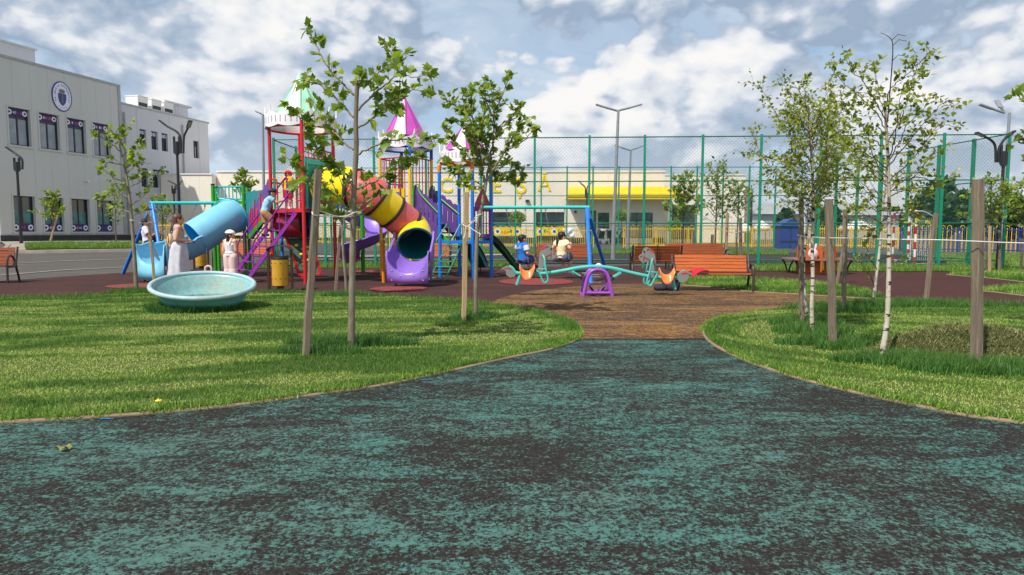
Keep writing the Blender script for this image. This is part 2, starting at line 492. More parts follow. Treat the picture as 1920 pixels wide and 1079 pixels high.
def blades(x, y, z, L, w, lean, laz=None):
    n = len(x); az = nr.uniform(0, 2*pi, n); la = nr.uniform(0, 2*pi, n) if laz is None else laz
    sx, sy = np.cos(az)*w/2, np.sin(az)*w/2
    lx, ly = np.cos(la), np.sin(la)
    co = np.zeros((n, 5, 3))
    mid = L*.55; h1 = mid*np.cos(lean*.55); o1 = mid*np.sin(lean*.55)
    h2 = h1+L*.45*np.cos(np.minimum(lean*1.6, 1.75)); o2 = o1+L*.45*np.sin(np.minimum(lean*1.6, 1.75))
    for k, (s, h, o) in enumerate(((-1, 0, 0), (1, 0, 0), (-.75, h1, o1), (.75, h1, o1), (0, h2, o2))):
        co[:, k, 0] = x+s*sx+lx*o; co[:, k, 1] = y+s*sy+ly*o; co[:, k, 2] = z+h
    b = (np.arange(n)*5)[:, None]
    quad = b+np.array([0,1,3,2]); tri = b+np.array([2,3,4])
    fl = np.concatenate([quad, tri], 1).ravel()
    st = np.stack([np.arange(n)*7, np.arange(n)*7+4], 1).ravel(); tt = np.tile([4,3], n)
    return co.reshape(-1, 3), fl, st, tt, np.tile([0,0,.5,.5,1.], n)
def grass_obj(name, sets, mat=None, top=None, kind='stuff', parent=None):
    cs, fs, ss, ts, tip, rn, stw, tl = [], [], [], [], [], [], [], []
    vo = lo = 0
    for (x, y, z, L, w, lean, r, s, t, laz) in sets:
        co, fl, st, tt, tp = blades(x, y, z, L, w, lean, laz)
        cs.append(co); fs.append(fl+vo); ss.append(st+lo); ts.append(tt); tip.append(tp)
        for lst, a in ((rn, r), (stw, s), (tl, t)): lst.append(np.repeat(a, 5))
        vo += len(co); lo += len(fl)
    c = np.concatenate
    o = nmesh(name, c(cs), c(fs), c(ss), c(ts), mat or M_grass, parent=parent, attrs=dict(rnd=c(rn), straw=c(stw), tip=c(tip), tall=c(tl)))
    if kind: setp(o, kind=kind)
    return o
GD = 1.0
bowl_c = gp(367, 584)
def lawn(poly, flow, seed, base=3400, y0=6.0, hmin=.022, hmax=.044, zoff=.03, falloff=1.25, strawk=1.0):
    dens = lambda x, y: base*GD*np.minimum(1.15, (y0/np.maximum(y, 3))**falloff)
    x, y = scatter(poly, dens)
    kb = np.hypot(x-bowl_c.x, y-bowl_c.y-.1) > .62; x, y = x[kb], y[kb]
    u, v = flow(x, y)
    st = fbm(u*.42, v*2.6, seed, 3); st2 = fbm(u*1.5, v*6.5, seed+5, 3); st4 = fbm(x*3.1, y*5, seed+21, 3); st3 = fbm(x*.5, y*.5, seed+9)
    field = st*.66+st2*.44+st3*.34+st4*.20; field = field-np.median(field); s = np.clip((field+.085)*4.2, 0, 1)*strawk
    s = np.clip(s+nr.normal(0, .10, len(x)), 0, 1)
    far = np.maximum(1, y/8)
    z = np.array([tz(a, b) for a, b in zip(x, y)]) if y.max() > 24 else np.zeros(len(x))
    L = nr.uniform(hmin, hmax, len(x))*(1.15-.45*s)*(.75+.6*fbm(x*1.3, y*1.3, seed+3))*far**.25
    w = nr.uniform(.004, .0075, len(x))*far**.7
    lean = np.abs(nr.normal(.62+.6*s, .3, len(x)))
    r = np.clip(nr.normal(.46+np.clip(field*3.0, -.34, .3), .15, len(x)), 0, 1)
    return (x, y, z+zoff-.004, L, w, lean, r, s, np.clip(.35-s, 0, .35), None)
def tuft(c, rx, ry, n, L0, L1, zoff=.028, blue=1.0):
    a = nr.uniform(0, 2*pi, n); q = np.sqrt(nr.uniform(0, 1, n))
    x = c.x+rx*q*np.cos(a); y = c.y+ry*q*np.sin(a)
    L = nr.uniform(L0, L1, n)*(1.05-.45*q)
    return (x, y, np.full(n, zoff)+[tz(c.x, c.y)], L, nr.uniform(.004, .0085, n), np.abs(nr.normal(.45, .28, n)), np.clip(nr.normal(.45, .25, n), 0, 1), np.zeros(n), np.full(n, blue), None)
sheet('lawn', lawn_l, M_soil, .028); sheet('lawn', lawn_r, M_soil, .028); sheet('lawn', lawn_b, M_soil, .036)
sheet('lawn', lawn_e, M_soil, .036); sheet('lawn', lawn_f, M_soil, .036)
flowL = lambda x, y: (x*.97+y*.22+.4*np.sin(y*.7), y*.97-x*.22)
cR = gp(1760, 632)
def flowR(x, y):
    r = np.hypot((x-cR.x)*.75, y-cR.y); return np.arctan2(y-cR.y, x-cR.x)*1.6, r*1.25
def band(poly, i0, i1, w, n, L0, L1, zoff=.028, blue=.75):   # longer grass along part of an edge
    pts = poly[i0:i1]; a = nr.uniform(0, len(pts)-1.001, n); i = a.astype(int); f = a-i
    px = np.array([p.x for p in pts]); py = np.array([p.y for p in pts])
    x = px[i]*(1-f)+px[i+1]*f+nr.normal(0, w, n); y = py[i]*(1-f)+py[i+1]*f+nr.normal(0, w, n)
    k = inside(x, y, np.array([(q.x, q.y) for q in poly])); x, y = x[k], y[k]; n = len(x)
    return (x, y, np.full(n, zoff), nr.uniform(L0, L1, n), nr.uniform(.004, .008, n), np.abs(nr.normal(.5, .3, n)), np.clip(nr.normal(.45, .25, n), 0, 1), np.zeros(n), np.full(n, blue), None)
setsL = [lawn(lawn_l, flowL, 3), band(lawn_l, 0, 46, .06, 3500, .03, .085, blue=.3), band(lawn_l, 50, 103, .10, 9000, .05, .12, blue=.6)]
def fringe(poly, i0, i1, n):            # blades that hang over the kerb
    pts = poly[i0:i1]; a = nr.uniform(0, len(pts)-1.001, n); i = a.astype(int); f = a-i
    px = np.array([p.x for p in pts]); py = np.array([p.y for p in pts])
    k = fbm(a*.9, a*0, 77) > .45; a, i, f = a[k], i[k], f[k]; n = len(a)
    x = px[i]*(1-f)+px[i+1]*f+nr.normal(0, .022, n); y = py[i]*(1-f)+py[i+1]*f+nr.normal(0, .022, n)
    return (x, y, np.full(n, .02), nr.uniform(.03, .075, n), nr.uniform(.004, .007, n), np.abs(nr.normal(.8, .35, n)), np.clip(nr.normal(.5, .25, n), 0, 1), np.clip(nr.normal(.25, .25, n), 0, 1), np.full(n, .1), None)
setsL.append(fringe(lawn_l, 0, 100, 9000))
setsL += [tuft(gp(660,652), .75, .16, 1700, .10, .24), tuft(gp(600,668), .45, .13, 800, .08, .18), tuft(gp(893,600), .36, .2, 900, .09, .2), tuft(gp(880,605), .3, .15, 500, .08, .18),
          tuft(gp(650,558), .5, .25, 1200, .09, .2), tuft(gp(258,551), .6, .3, 1400, .09, .19), tuft(gp(530,552), .5, .2, 700, .06, .13)]
ang = nr.uniform(pi*.92, 2.12*pi, 5200); rr = nr.normal(.60, .07, 5200)
setsL.append((bowl_c.x+rr*np.cos(ang), bowl_c.y+.1+rr*np.sin(ang), np.full(5200, .026), nr.uniform(.07, .17, 5200), nr.uniform(.005, .009, 5200), np.abs(nr.normal(.4, .25, 5200)), np.clip(nr.normal(.3, .22, 5200), 0, 1), np.zeros(5200), np.ones(5200), None))
grass_obj('grass', setsL)
setsR = [lawn(lawn_r, flowR, 23), band(lawn_r, 0, 44, .06, 3000, .03, .08, blue=.3), band(lawn_r, 56, 74, .16, 9000, .08, .19, blue=.9)]
setsR.append(fringe(lawn_r, 0, 72, 7000))
for px, py, rx, ry, n in ((1510,612,.5,.3,1900),(1525,628,.5,.25,1700),(1562,650,.65,.2,2000),(1600,660,.4,.15,800),(1652,684,.5,.16,1500),(1720,690,.5,.18,1500),(1790,700,.5,.18,1600),(1832,702,.6,.22,2200),(1890,705,.5,.22,1700),(1585,588,.6,.3,1300),(1638,578,.7,.3,1600),(1740,578,1.1,.25,1900),(1700,578,.8,.25,1300)):
    setsR.append(tuft(gp(px, py), rx, ry, n, .09, .22, blue=.85))
grass_obj('grass', setsR)
setsB = [lawn(lawn_b, flowL, 31, 900, 14, .05, .10, .036, 1.0, .25), lawn(lawn_e, flowL, 33, 500, 18, .05, .11, .036, 1.0, .3), lawn(lawn_f, flowL, 34, 600, 14, .05, .11, .036, 1.0, .3)]
def far_strip(front, back, n, L0, L1, zoff, straw=.15):
    F = [gp(*p) for p in front]; B = [gp(*p) for p in back]
    t = nr.uniform(0, 1, n)*(len(F)-1); i = np.minimum(t.astype(int), len(F)-2); f = t-i; d = nr.uniform(0, 1, n)
    A = np.array([p[:] for p in F]); C = np.array([p[:] for p in B])
    a = A[i]*(1-f)[:, None]+A[i+1]*f[:, None]; c = C[i]*(1-f)[:, None]+C[i+1]*f[:, None]; q = a*(1-d)[:, None]+c*d[:, None]
    z = np.array([tz(u, v) for u, v in q[:, :2]])
    return (q[:, 0], q[:, 1], z+zoff, nr.uniform(L0, L1, n), nr.uniform(.012, .02, n), np.abs(nr.normal(.5, .3, n)), np.clip(nr.normal(.45, .25, n), 0, 1), np.clip(nr.normal(straw, .2, n), 0, 1), np.full(n, .4), None)
setsB += [far_strip([(430,504),(700,504),(960,502)], [(430,496),(700,495),(960,494)], 9000, .08, .18, .02),
          far_strip([(900,477),(1200,478),(1480,480)], [(900,470),(1200,470),(1480,471)], 9000, .08, .16, .05),
          far_strip([(1410,510),(1600,511),(1815,511)], [(1410,500),(1600,499),(1790,501)], 12000, .08, .17, .035),
          far_strip([(1790,507),(1920,511),(2100,516)], [(1760,477),(1920,474),(2100,474)], 14000, .06, .12, .026, .4),
          far_strip([(48,473),(140,472),(330,470)], [(48,464),(140,462),(330,461)], 9000, .12, .24, .13)]
grass_obj('grass', setsB)

# heap of mown grass on the right lawn
def heap():
    c = gp(1775, 672); lumps = [(0,0,.62,.34,.34), (.62,-.12,.5,.34,.26), (-.45,-.02,.45,.28,.16), (.25,.28,.5,.3,.24), (1.05,.05,.45,.35,.22)]
    def hz(x, y):
        z = np.zeros_like(x)
        for (a, b, rx, ry, h) in lumps:
            z = np.maximum(z, 0)+h*np.exp(-(((x-a)/rx)**2+((y-b)/ry)**2)*1.5)*.72
        return z*(.85+.35*fbm(x*4+9, y*4, 4))-.03
    xs = np.linspace(-1.4, 1.9, 60); ys = np.linspace(-.9, 1.0, 40)
    m = MB(); rows = []
    for y in ys: rows.append([c+V((x, y, float(hz(np.array([x]), np.array([y]))[0])+.02)) for x in xs])
    m.grid(rows)
    k = N('dry_clippings'); cc = k.coord(); a = k.noise(cc, 25, 5, .7)
    mat = k.done(k.bsdf(k.ramp(a, [(.3, (.03,.035,.012)), (.7, (.13,.135,.05))]), .95, 0, k.bump(a, 1, .03), .1))
    t = m.build('grass_heap', mat, org=c)
    setp(t, 'rounded heap of dull dry grass clippings on the right lawn behind a thick stake', 'grass heap')
    n = 34000; x = nr.uniform(-1.3, 1.8, n); y = nr.uniform(-.85, .95, n); z = hz(x, y); k2 = z > .0; x, y, z = x[k2], y[k2], z[k2]; n = len(x)
    k = N('clipping_blades'); r = k.attr('rnd')
    mat = k.done(k.bsdf(k.ramp(r, [(0, (.075,.09,.027)), (.5, (.19,.215,.07)), (.85, (.32,.32,.12)), (1, (.46,.41,.2))]), .8, 0, None, .2))
    o = grass_obj('clippings', [(x+c.x, y+c.y, z+.015, nr.uniform(.04, .10, n), nr.uniform(.003, .006, n), nr.uniform(.9, 1.5, n), nr.uniform(0, 1, n), np.zeros(n), np.zeros(n), None)], mat, kind='stuff', parent=t)
heap()
# ------------------------------------------------------------------ camera, sun, sky
cam = bpy.data.cameras.new('camera'); co = bpy.data.objects.new('camera', cam); COL.objects.link(co)
co.location = (0, 0, CAMZ); co.rotation_euler = (pi/2-TH, 0, 0)
cam.sensor_width = 36; cam.lens = 24; cam.clip_start = .05; cam.clip_end = 3000
SC.camera = co
SUN = V((-.44, -.52, .95)).normalized()
sl = bpy.data.lights.new('sun', 'SUN'); sl.energy = 4.7; sl.angle = radians(.6); sl.color = (1, .955, .88)
so = bpy.data.objects.new('sun', sl); COL.objects.link(so); so.rotation_euler = SUN.to_track_quat('Z', 'Y').to_euler(); so.location = (-8, -8, 25)
w = bpy.data.worlds.new('World'); SC.world = w; w.use_nodes = True; w.cycles.sampling_method = 'MANUAL'; w.cycles.sample_map_resolution = 512
SKYOFF = (4.8, 6.1)
def sky():
    t = w.node_tree; t.nodes.clear()
    k = N.__new__(N); k.t = t
    out = k.n('OutputWorld')
    tc = k.n('TexCoord'); d = tc.outputs['Generated']
    sx = k.n('TexSky'); sx.sky_type = 'NISHITA'; sx.sun_disc = False
    sx.sun_elevation = asin(SUN.z); sx.sun_rotation = atan2(SUN.x, SUN.y); sx.altitude = 100; sx.air_density = 1.0; sx.dust_density = 1.6
    sp = k.n('SeparateXYZ'); k.l(d, sp.inputs[0])
    z = k.math('MAXIMUM', sp.outputs[2], 0.0)
    # heaped clouds: fractal density over the dome, flattened near the horizon
    def pos(dz=0.0, dx=0.0, flat=1.45, off=SKYOFF):
        zz = k.math('ADD', k.math('POWER', z, .85), dz)
        cb = k.n('CombineXYZ'); k.l(k.math('ADD', sp.outputs[0], off[0]+dx), cb.inputs[0]); k.l(k.math('ADD', sp.outputs[1], off[1]), cb.inputs[1]); k.l(k.math('MULTIPLY', zz, flat), cb.inputs[2]); return cb.outputs[0]
    def dens(p, det, oc):
        a = k.noise(p, 4.0, det, .54, .05); b = k.noise(p, 1.7, 2, .5)
        r = k.math('ADD', k.math('MULTIPLY', a, .62), k.math('MULTIPLY', b, .50))
        wv = k.n('VectorMath'); wv.operation = 'ADD'; nz = k.n('TexNoise'); nz.inputs['Scale'].default_value = 7; nz.inputs['Detail'].default_value = 3; k.l(p, nz.inputs['Vector'])
        wm = k.n('VectorMath'); wm.operation = 'SCALE'; wm.inputs['Scale'].default_value = .09; k.l(nz.outputs['Color'], wm.inputs[0]); k.l(p, wv.inputs[0]); k.l(wm.outputs[0], wv.inputs[1])
        for sc, am in ((9, .070), (21, .036), (46, .018))[:oc]:     # billowing heads
            vo = k.n('TexVoronoi'); vo.feature = 'F1'; vo.inputs['Scale'].default_value = sc; k.l(wv.outputs[0], vo.inputs['Vector'])
            r = k.math('ADD', r, k.math('MULTIPLY', k.math('SUBTRACT', .42, vo.outputs['Distance']), am*2))
        return r
    thin = k.ramp(k.math('ADD', k.math('MULTIPLY', sp.outputs[0], .5), .5), [(.22, .06), (.50, .0)])      # fewer clouds to the west
    c0 = k.math('SUBTRACT', dens(pos(), 9, 3), thin)
    c1 = k.math('SUBTRACT', dens(pos(.020, -.016), 9, 3), thin)
    c2 = k.math('SUBTRACT', dens(pos(.085, -.05), 3, 0), thin)
    mask = k.ramp(c0, [(.484, 0), (.514, 1)])
    lit = k.math('ADD', k.math('MULTIPLY', k.math('SUBTRACT', c0, c1), 5.0), k.math('MULTIPLY', k.math('SUBTRACT', c0, c2), 2.8))
    lit = k.ramp(k.math('ADD', lit, .45), [(.04, 0), (1.0, 1)])
    sh = k.ramp(lit, [(0, (.34,.44,.58)), (.30, (.50,.58,.70)), (.58, (.80,.83,.88)), (1, (.96,.95,.935))])
    thick = k.ramp(c1, [(.60, 0), (.74, 1)])
    sh = k.mix(k.math('MULTIPLY', thick, .55), sh, (.42,.52,.66))
    # clear air between the clouds, paler towards the horizon
    sk = k.mix(1.0, sx.outputs[0], (.085, .085, .085), 'MULTIPLY')
    pale = k.mix(k.ramp(z, [(0, .9), (.3, .55), (.6, .1)]), sk, (.46, .66, .90))
    veil = k.noise(pos(0, 0, 3.5, (4.2, 1.1)), 2.6, 6, .6, .9)
    pale = k.mix(k.ramp(veil, [(.36, 0), (.66, .72)]), pale, (.72, .80, .89))
    col = k.mix(mask, pale, sh)
    col = k.mix(k.ramp(z, [(0, .75), (.07, .35), (.16, 0)]), col, (.80, .86, .93))
    # open blue sky overhead
    col = k.mix(k.ramp(z, [(.5, 0), (.8, .75)]), col, sk)
    bg = k.n('Background'); k.l(col, bg.inputs[0]); bg.inputs[1].default_value = 1.0
    k.l(bg.outputs[0], out.inputs[0])
sky()
SC.view_settings.view_transform = 'Standard'; SC.view_settings.look = 'None'
SC.view_settings.exposure = 0.0; SC.view_settings.gamma = 1
SC.render.engine = 'CYCLES'
SC.cycles.max_bounces = 6; SC.cycles.transparent_max_bounces = 6
SC.cycles.use_denoising = True
# ------------------------------------------------------------------ buildings
def panel_mat(name, rgb, step, axis, rough=.55, var=.06):
    """sheet-metal sandwich panels: thin vertical joints every step metres along an axis"""
    k = N(name); tc = k.n('TexCoord'); sp = k.n('SeparateXYZ'); k.l(tc.outputs['Object'], sp.inputs[0])
    x = sp.outputs[axis]
    fr = k.math('FRACT', k.math('DIVIDE', x, step))
    j = k.ramp(fr, [(0, 1), (.012, .8), (.02, 0), (.985, 0), (1, 1)])
    rgb = s2l(rgb); c = k.coord((.7, .7, .25)); n1 = k.noise(c, .8, 5, .6)
    n2 = k.noise(k.coord((5, 5, .35)), 1, 4, .6)
    col = k.mix(k.ramp(n1, [(.3, 0), (.7, 1)]), tuple(v*(1-var) for v in rgb), rgb)
    col = k.mix(k.ramp(n2, [(.55, 0), (.8, .10)]), col, tuple(v*.55 for v in rgb))
    col = k.mix(k.math('MULTIPLY', j, .38), col, tuple(v*.4 for v in rgb))
    return k.done(k.bsdf(col, rough, 0, k.bump(k.math('SUBTRACT', 1, j), .4, .01), .3))
M_grey = panel_mat('grey_wall_panels', (206,207,203), 1.08, 1)
M_grey2 = panel_mat('pale_grey_wall', (206,207,212), 3.0, 1)
M_cream = panel_mat('cream_wall_panels', (246,238,222), 1.0, 0)
M_white = pm('white_wall', (238,236,230), .6, .06, 1.5)
M_plinth = pm('dark_plinth_tiles', (44,44,54), .5, .25, 2)
M_trim = pm('grey_metal_trim', (170,172,172), .45, .1, 3)
M_frame = pm('anthracite_frame', (48,50,56), .4, .1, 5)
def glass_mat():
    k = N('window_glass'); c = k.coord((.35, .35, .5)); a = k.noise(c, 1.3, 3, .5)
    col = k.ramp(a, [(.35, (.012,.016,.02)), (.65, (.06,.075,.085))])
    return k.done(k.bsdf(col, .06, 0, None, .9))
M_glass = glass_mat()
M_blind = pm('window_blind', (150,158,165), .3, .15, 2)
M_teal_w = pm('teal_window_film', (58,120,126), .15, .35, 2)
M_purple = pm('purple_banner', (58,40,104), .6, .2, 4)
M_wht = pm('white_paint', (238,238,238), .4, .05, 4)
M_navy = pm('emblem_blue', (38,66,150), .5, .1, 3)
M_emb = pm('emblem_white', (232,232,240), .5, .05, 3)
M_gold = pm('emblem_grey', (120,112,104), .5, .3, 6)
M_y = pm('signal_yellow', (250,212,20), .45, .1, 4)
M_o = pm('banner_orange', (236,120,40), .5, .1, 4)
M_r = pm('banner_red', (206,40,52), .5, .1, 4)

AL = math.atan(320/1280); WD = V((sin(AL), cos(AL), 0)); WN = V((cos(AL), -sin(AL), 0)); WO = V((-27.47, 38.7, 0))
def WP(u, z, out=0): return WO+WD*u+WN*out+V((0, 0, z))
GZ = .60
def wallbox(m, u0, u1, z0, z1, o0, o1, mi=0):
    vs = [WP(u, z, o) for z in (z0, z1) for o in (o0, o1) for u in (u0, u1)]
    m.add(vs, [(0,2,3,1),(4,5,7,6),(0,1,5,4),(2,6,7,3),(0,4,6,2),(1,3,7,5)], mi)
def text_mesh(body, size, M, mat, name, parent, depth=.02, align='CENTER'):
    cu = bpy.data.curves.new('txt', 'FONT'); cu.body = body; cu.size = size; cu.extrude = depth/2; cu.align_x = align; cu.align_y = 'CENTER'; cu.resolution_u = 3; cu.offset = .012*size
    o = bpy.data.objects.new('txt', cu); COL.objects.link(o)
    bpy.context.view_layer.update()
    me = bpy.data.meshes.new_from_object(o.evaluated_get(bpy.context.evaluated_depsgraph_get()))
    bpy.data.objects.remove(o); me.name = name; me.transform(M); me.materials.clear(); me.materials.append(mat)
    ob = bpy.data.objects.new(name, me); COL.objects.link(ob)
    off = ORG.get(parent.name) if parent.parent is None else None
    q = parent
    while q.parent is not None: q = q.parent
    me.transform(Matrix.Translation(-ORG.get(q.name, V((0,0,0)))))
    ob.parent = parent; return ob
def wall_frame(org, ux):                # matrix: local x along the wall, y up, z outwards
    return basis(org, ux, V((0,0,1)))
def window(parent, C, ux, w, h, bars=(0.5,), transom=None, depth=.14, banner=None, blind=False, tealf=False):
    """C = centre on the wall face; ux = direction along the wall; outward normal = ux x z"""
    M = basis(C, ux, V((0,0,1)))        # z axis = outwards
    m = MB(); t = .055
    def b(x0, x1, y0, y1, z0, z1, mm, mi=0):
        vs = [M @ V((x, y, z)) for z in (z0, z1) for y in (y0, y1) for x in (x0, x1)]
        mm.add(vs, [(0,2,3,1),(4,5,7,6),(0,1,5,4),(2,6,7,3),(0,4,6,2),(1,3,7,5)], mi)
    W, H = w/2, h/2
    b(-W, W, H-t, H, -.08, .0, m); b(-W, W, -H, -H+t, -.08, .0, m)
    b(-W, -W+t, -H+t, H-t, -.08, .0, m); b(W-t, W, -H+t, H-t, -.08, .0, m)
    for f in bars: b(-W+w*f-.035, -W+w*f+.035, -H+t, H-t, -.075, -.003, m)
    if transom: b(-W+t, W-t, -H+h*transom-.03, -H+h*transom+.03, -.07, -.006, m)
    fr = m.build('window', M_frame, parent)
    g = MB(); b(-W+t, W-t, -H+t, H-t, -.05, -.04, g); g.build('pane', M_glass, fr)
    if blind or tealf:
        xs = [-W+t]+[-W+w*f for f in bars]+[W-t]
        bl = MB()
        for i in range(len(xs)-1):
            if blind: b(xs[i]+.06, xs[i+1]-.06, -H+t+.02, H-t-.02 if not transom else -H+h*transom-.05, -.039, -.034, bl)
            else: b(xs[i]+.05, xs[i+1]-.05, -H+t+.02, H*.25, -.039, -.034, bl)
        bl.build('blind', M_blind if blind else M_teal_w, fr)
    if banner:
        y0, y1 = banner; bm_ = MB()
        b(-W+.01, W-.01, y0, y1, .004, .016, bm_, 0); hh = y1-y0; cy = (y0+y1)/2
        for sx in (-1, 1):
            bm_.disc((0,0,0), hh*.36, 14, M @ Matrix.Translation(V((sx*(W-hh*.45), cy, .016))), 1, .006)
            bm_.disc((0,0,0), hh*.17, 8, M @ Matrix.Translation(V((sx*(W-hh*.45), cy, .022))), 0 if sx < 0 else 2, .004)
        x = -W+hh*1.0
        while x < W-hh*1.0:
            ww = rng.uniform(.03, .08); h2 = rng.uniform(.18, .42)*hh
            b(x, x+ww, cy-h2/2, cy+h2/2, .016, .020, bm_, rng.choice((1, 3, 4, 2, 4, 1))); x += ww+.05
        bm_.build('banner', [M_purple, M_wht, M_navy, M_o, M_r, M_y], fr)
    return fr
def hole_wall(m, M, x0, x1, y0, y1, holes, depth=.22, mi=0, th=.3):
    """front wall face with window recesses; M: x along wall, y up, z out"""
    xs = sorted({x0, x1, *[h[0] for h in holes], *[h[1] for h in holes]}); ys = sorted({y0, y1, *[h[2] for h in holes], *[h[3] for h in holes]})
    for i in range(len(xs)-1):
        for j in range(len(ys)-1):
            cx, cy = (xs[i]+xs[i+1])/2, (ys[j]+ys[j+1])/2
            if any(h[0] < cx < h[1] and h[2] < cy < h[3] for h in holes): continue
            m.add([M @ V(p) for p in ((xs[i], ys[j], 0), (xs[i+1], ys[j], 0), (xs[i+1], ys[j+1], 0), (xs[i], ys[j+1], 0))], [(0,1,2,3)], mi)
    for (a, b, c, d) in holes:
        q = [(a, c), (b, c), (b, d), (a, d)]
        for i in range(4):
            p, r = q[i], q[(i+1) % 4]
            m.add([M @ V((p[0], p[1], 0)), M @ V((p[0], p[1], -depth)), M @ V((r[0], r[1], -depth)), M @ V((r[0], r[1], 0))], [(0,1,2,3)], mi)
def school():
    t = thing('school_building', 'grey two storey school with round crest and purple window banners', 'building', WP(3, GZ))
    UX = WD; Mw = basis(WP(0, 0), UX, V((0,0,1)))          # x = along wall (away), y = up, z = out
    up = [(c-.65, c+.65, 6.06, 8.12) for c in (0, 1.852, 3.704, 5.556)]
    lo = [(c-.65, c+.65, 1.27, 3.27) for c in (0, 1.852, 3.704, 5.556)]
    m = MB(); hole_wall(m, Mw, -1.456, 7.15, GZ, 10.75, up+lo)
    # remaining faces of the block
    f0, f1, b0, b1 = WP(-1.456, 0), WP(7.15, 0), WP(-1.456, 0, -18), WP(7.15, 0, -18)
    z = lambda q, h: q+V((0, 0, h))
    m.add([z(f0, GZ-.4), z(b0, GZ-.4), z(b0, 10.75), z(f0, 10.75)], [(0,1,2,3)])
    m.add([z(f1, GZ-.4), z(f1, 10.75), z(b1, 10.75), z(b1, GZ-.4)], [(0,1,2,3)])
    m.add([z(f0, 10.70), z(f1, 10.70), z(b1, 10.70), z(b0, 10.70)], [(0,1,2,3)])
    m.build('wall', M_grey, t, smooth=0)
    m = MB(); wallbox(m, -1.5, 7.2, GZ-.3, 1.07, -.02, .035); m.build('plinth', M_plinth, t)
    m = MB(); wallbox(m, -1.52, 7.2, 10.72, 10.86, -.3, .06); wallbox(m, 7.0, 7.2, 1.07, 10.72, -.3, .045); wallbox(m, -1.52, 7.0, 1.07, 1.13, .002, .05); m.build('roof_trim', M_trim, t)
    for a in [h for h in up]+[h for h in lo]:
        m = MB()
        wallbox(m, a[0]-.09, a[0]-.001, a[2]-.08, a[3]+.08, .002, .03); wallbox(m, a[1]+.001, a[1]+.09, a[2]-.08, a[3]+.08, .002, .03)
        wallbox(m, a[0]-.13, a[1]+.13, a[2]-.10, a[2]-.002, .002, .075)
        wallbox(m, a[0]-.0005, a[1]+.0005, a[3]+.002, a[3]+.08, .002, .03)
        m.build('window_surround', M_grey, t, smooth=0)
    for i, a in enumerate(up): window(t, WP((a[0]+a[1])/2, (a[2]+a[3])/2, -.16), UX, a[1]-a[0]-.004, a[3]-a[2]-.004, (.5,), .74, banner=(.58, 1.0), blind=True)
    for i, a in enumerate(lo): window(t, WP((a[0]+a[1])/2, (a[2]+a[3])/2, -.16), UX, a[1]-a[0]-.004, a[3]-a[2]-.004, (.5,), None, banner=(-.99, -.53), tealf=True)
    # upper parapet box behind
    m = MB(); wallbox(m, -1.4, 2.6, 10.7, 12.0, -9, -1.6); wallbox(m, -1.45, 2.65, 12.0, 12.1, -9.1, -1.5); m.build('roof_block', M_grey2, t)
    # crest
    Me = basis(WP(2.78, 9.28, .005), UX, V((0,0,1)))
    def oval(m, rx, ry, z0, z1, mi, n=40):
        m.prism([(rx*cos(2*pi*k/n), ry*sin(2*pi*k/n)) for k in range(n)], z1-z0, Me @ Matrix.Translation(V((0,0,z0))), mi)
    m = MB(); oval(m, .68, .88, 0, .03, 0); oval(m, .61, .81, .031, .036, 1)
    sh = [(-.27,.17),(.27,.17),(.27,-.12),(.22,-.32),(.12,-.46),(0,-.55),(-.12,-.46),(-.22,-.32),(-.27,-.12)]
    m.prism(sh, .012, Me @ Matrix.Translation(V((0,0,.037))), 0)
    m.prism([(-.06,.12),(.05,.13),(.07,-.05),(.05,-.38),(-.04,-.40),(-.08,-.1)], .008, Me @ Matrix.Translation(V((0,0,.050))), 2)
    cr = [(-.17,.19),(.17,.19),(.22,.40),(.14,.36),(.10,.45),(.04,.37),(0,.46),(-.05,.37),(-.11,.45),(-.14,.36),(-.22,.40)]
    m.prism(cr, .010, Me @ Matrix.Translation(V((0,0,.037))), 2)
    for k in range(5):
        a = -pi/2+(k-2)*.26; m.disc((0,0,0), .028, 6, Me @ Matrix.Translation(V((.48*cos(a), .68*sin(a), .037))), 0)
    cr_o = m.build('crest', [M_navy, M_emb, M_gold], t)
    # lettering round the crest, too small to read in the photograph beyond its first words
    tx = 'PRIMARIA SECTORULUI'
    for i, ch in enumerate(tx):
        if ch == ' ': continue
        a = radians(205-i*230/(len(tx)-1))
        Mt = Me @ Matrix.Translation(V((.475*cos(a), .655*sin(a), .040))) @ Matrix.Rotation(a-pi/2, 4, 'Z')
        text_mesh(ch, .15, Mt, M_navy, 'letter', cr_o, .006)
    m = MB(); wallbox(m, 4.25, 4.4, 4.35, 4.45, .002, .06); m.tube([WP(4.3, 4.38, .06), WP(4.15, 4.34, .28)], .05, 8); m.build('security_camera', M_wht, t)
    # wing further back
    t2 = thing('school_wing', 'pale grey rear wing of the school with three small windows in a row', 'building', WP(12, GZ))
    r = -.3; Mw2 = basis(WP(0, 0, r), UX, V((0,0,1)))
    wn = [(c-.3, c+.3, 7.05, 8.32) for c in (9.35, 10.42, 11.4)]+[(14.38, 14.98, 6.9, 8.2)]+[(c-.3, c+.3, 4.38, 5.66) for c in (9.35, 10.42, 11.4)]
    m = MB(); hole_wall(m, Mw2, 7.21, 16.12, GZ, 9.75, wn)
    f0, f1, b0, b1 = WP(7.21, 0, r), WP(16.12, 0, r), WP(7.21, 0, -16), WP(16.12, 0, -16)
    m.add([z(f1, GZ-.4), z(f1, 9.75), z(b1, 9.75), z(b1, GZ-.4)], [(0,1,2,3)])
    m.add([z(f0, 9.7), z(f1, 9.7), z(b1, 9.7), z(b0, 9.7)], [(0,1,2,3)])
    m.build('wall', M_grey2, t2, smooth=0)
    m = MB(); wallbox(m, 7.21, 16.2, 9.72, 9.84, r-.3, r+.05); m.build('roof_trim', M_trim, t2)
    m = MB(); wallbox(m, 7.21, 16.15, GZ-.3, 1.07, r-.02, r+.03); m.build('plinth', M_plinth, t2)
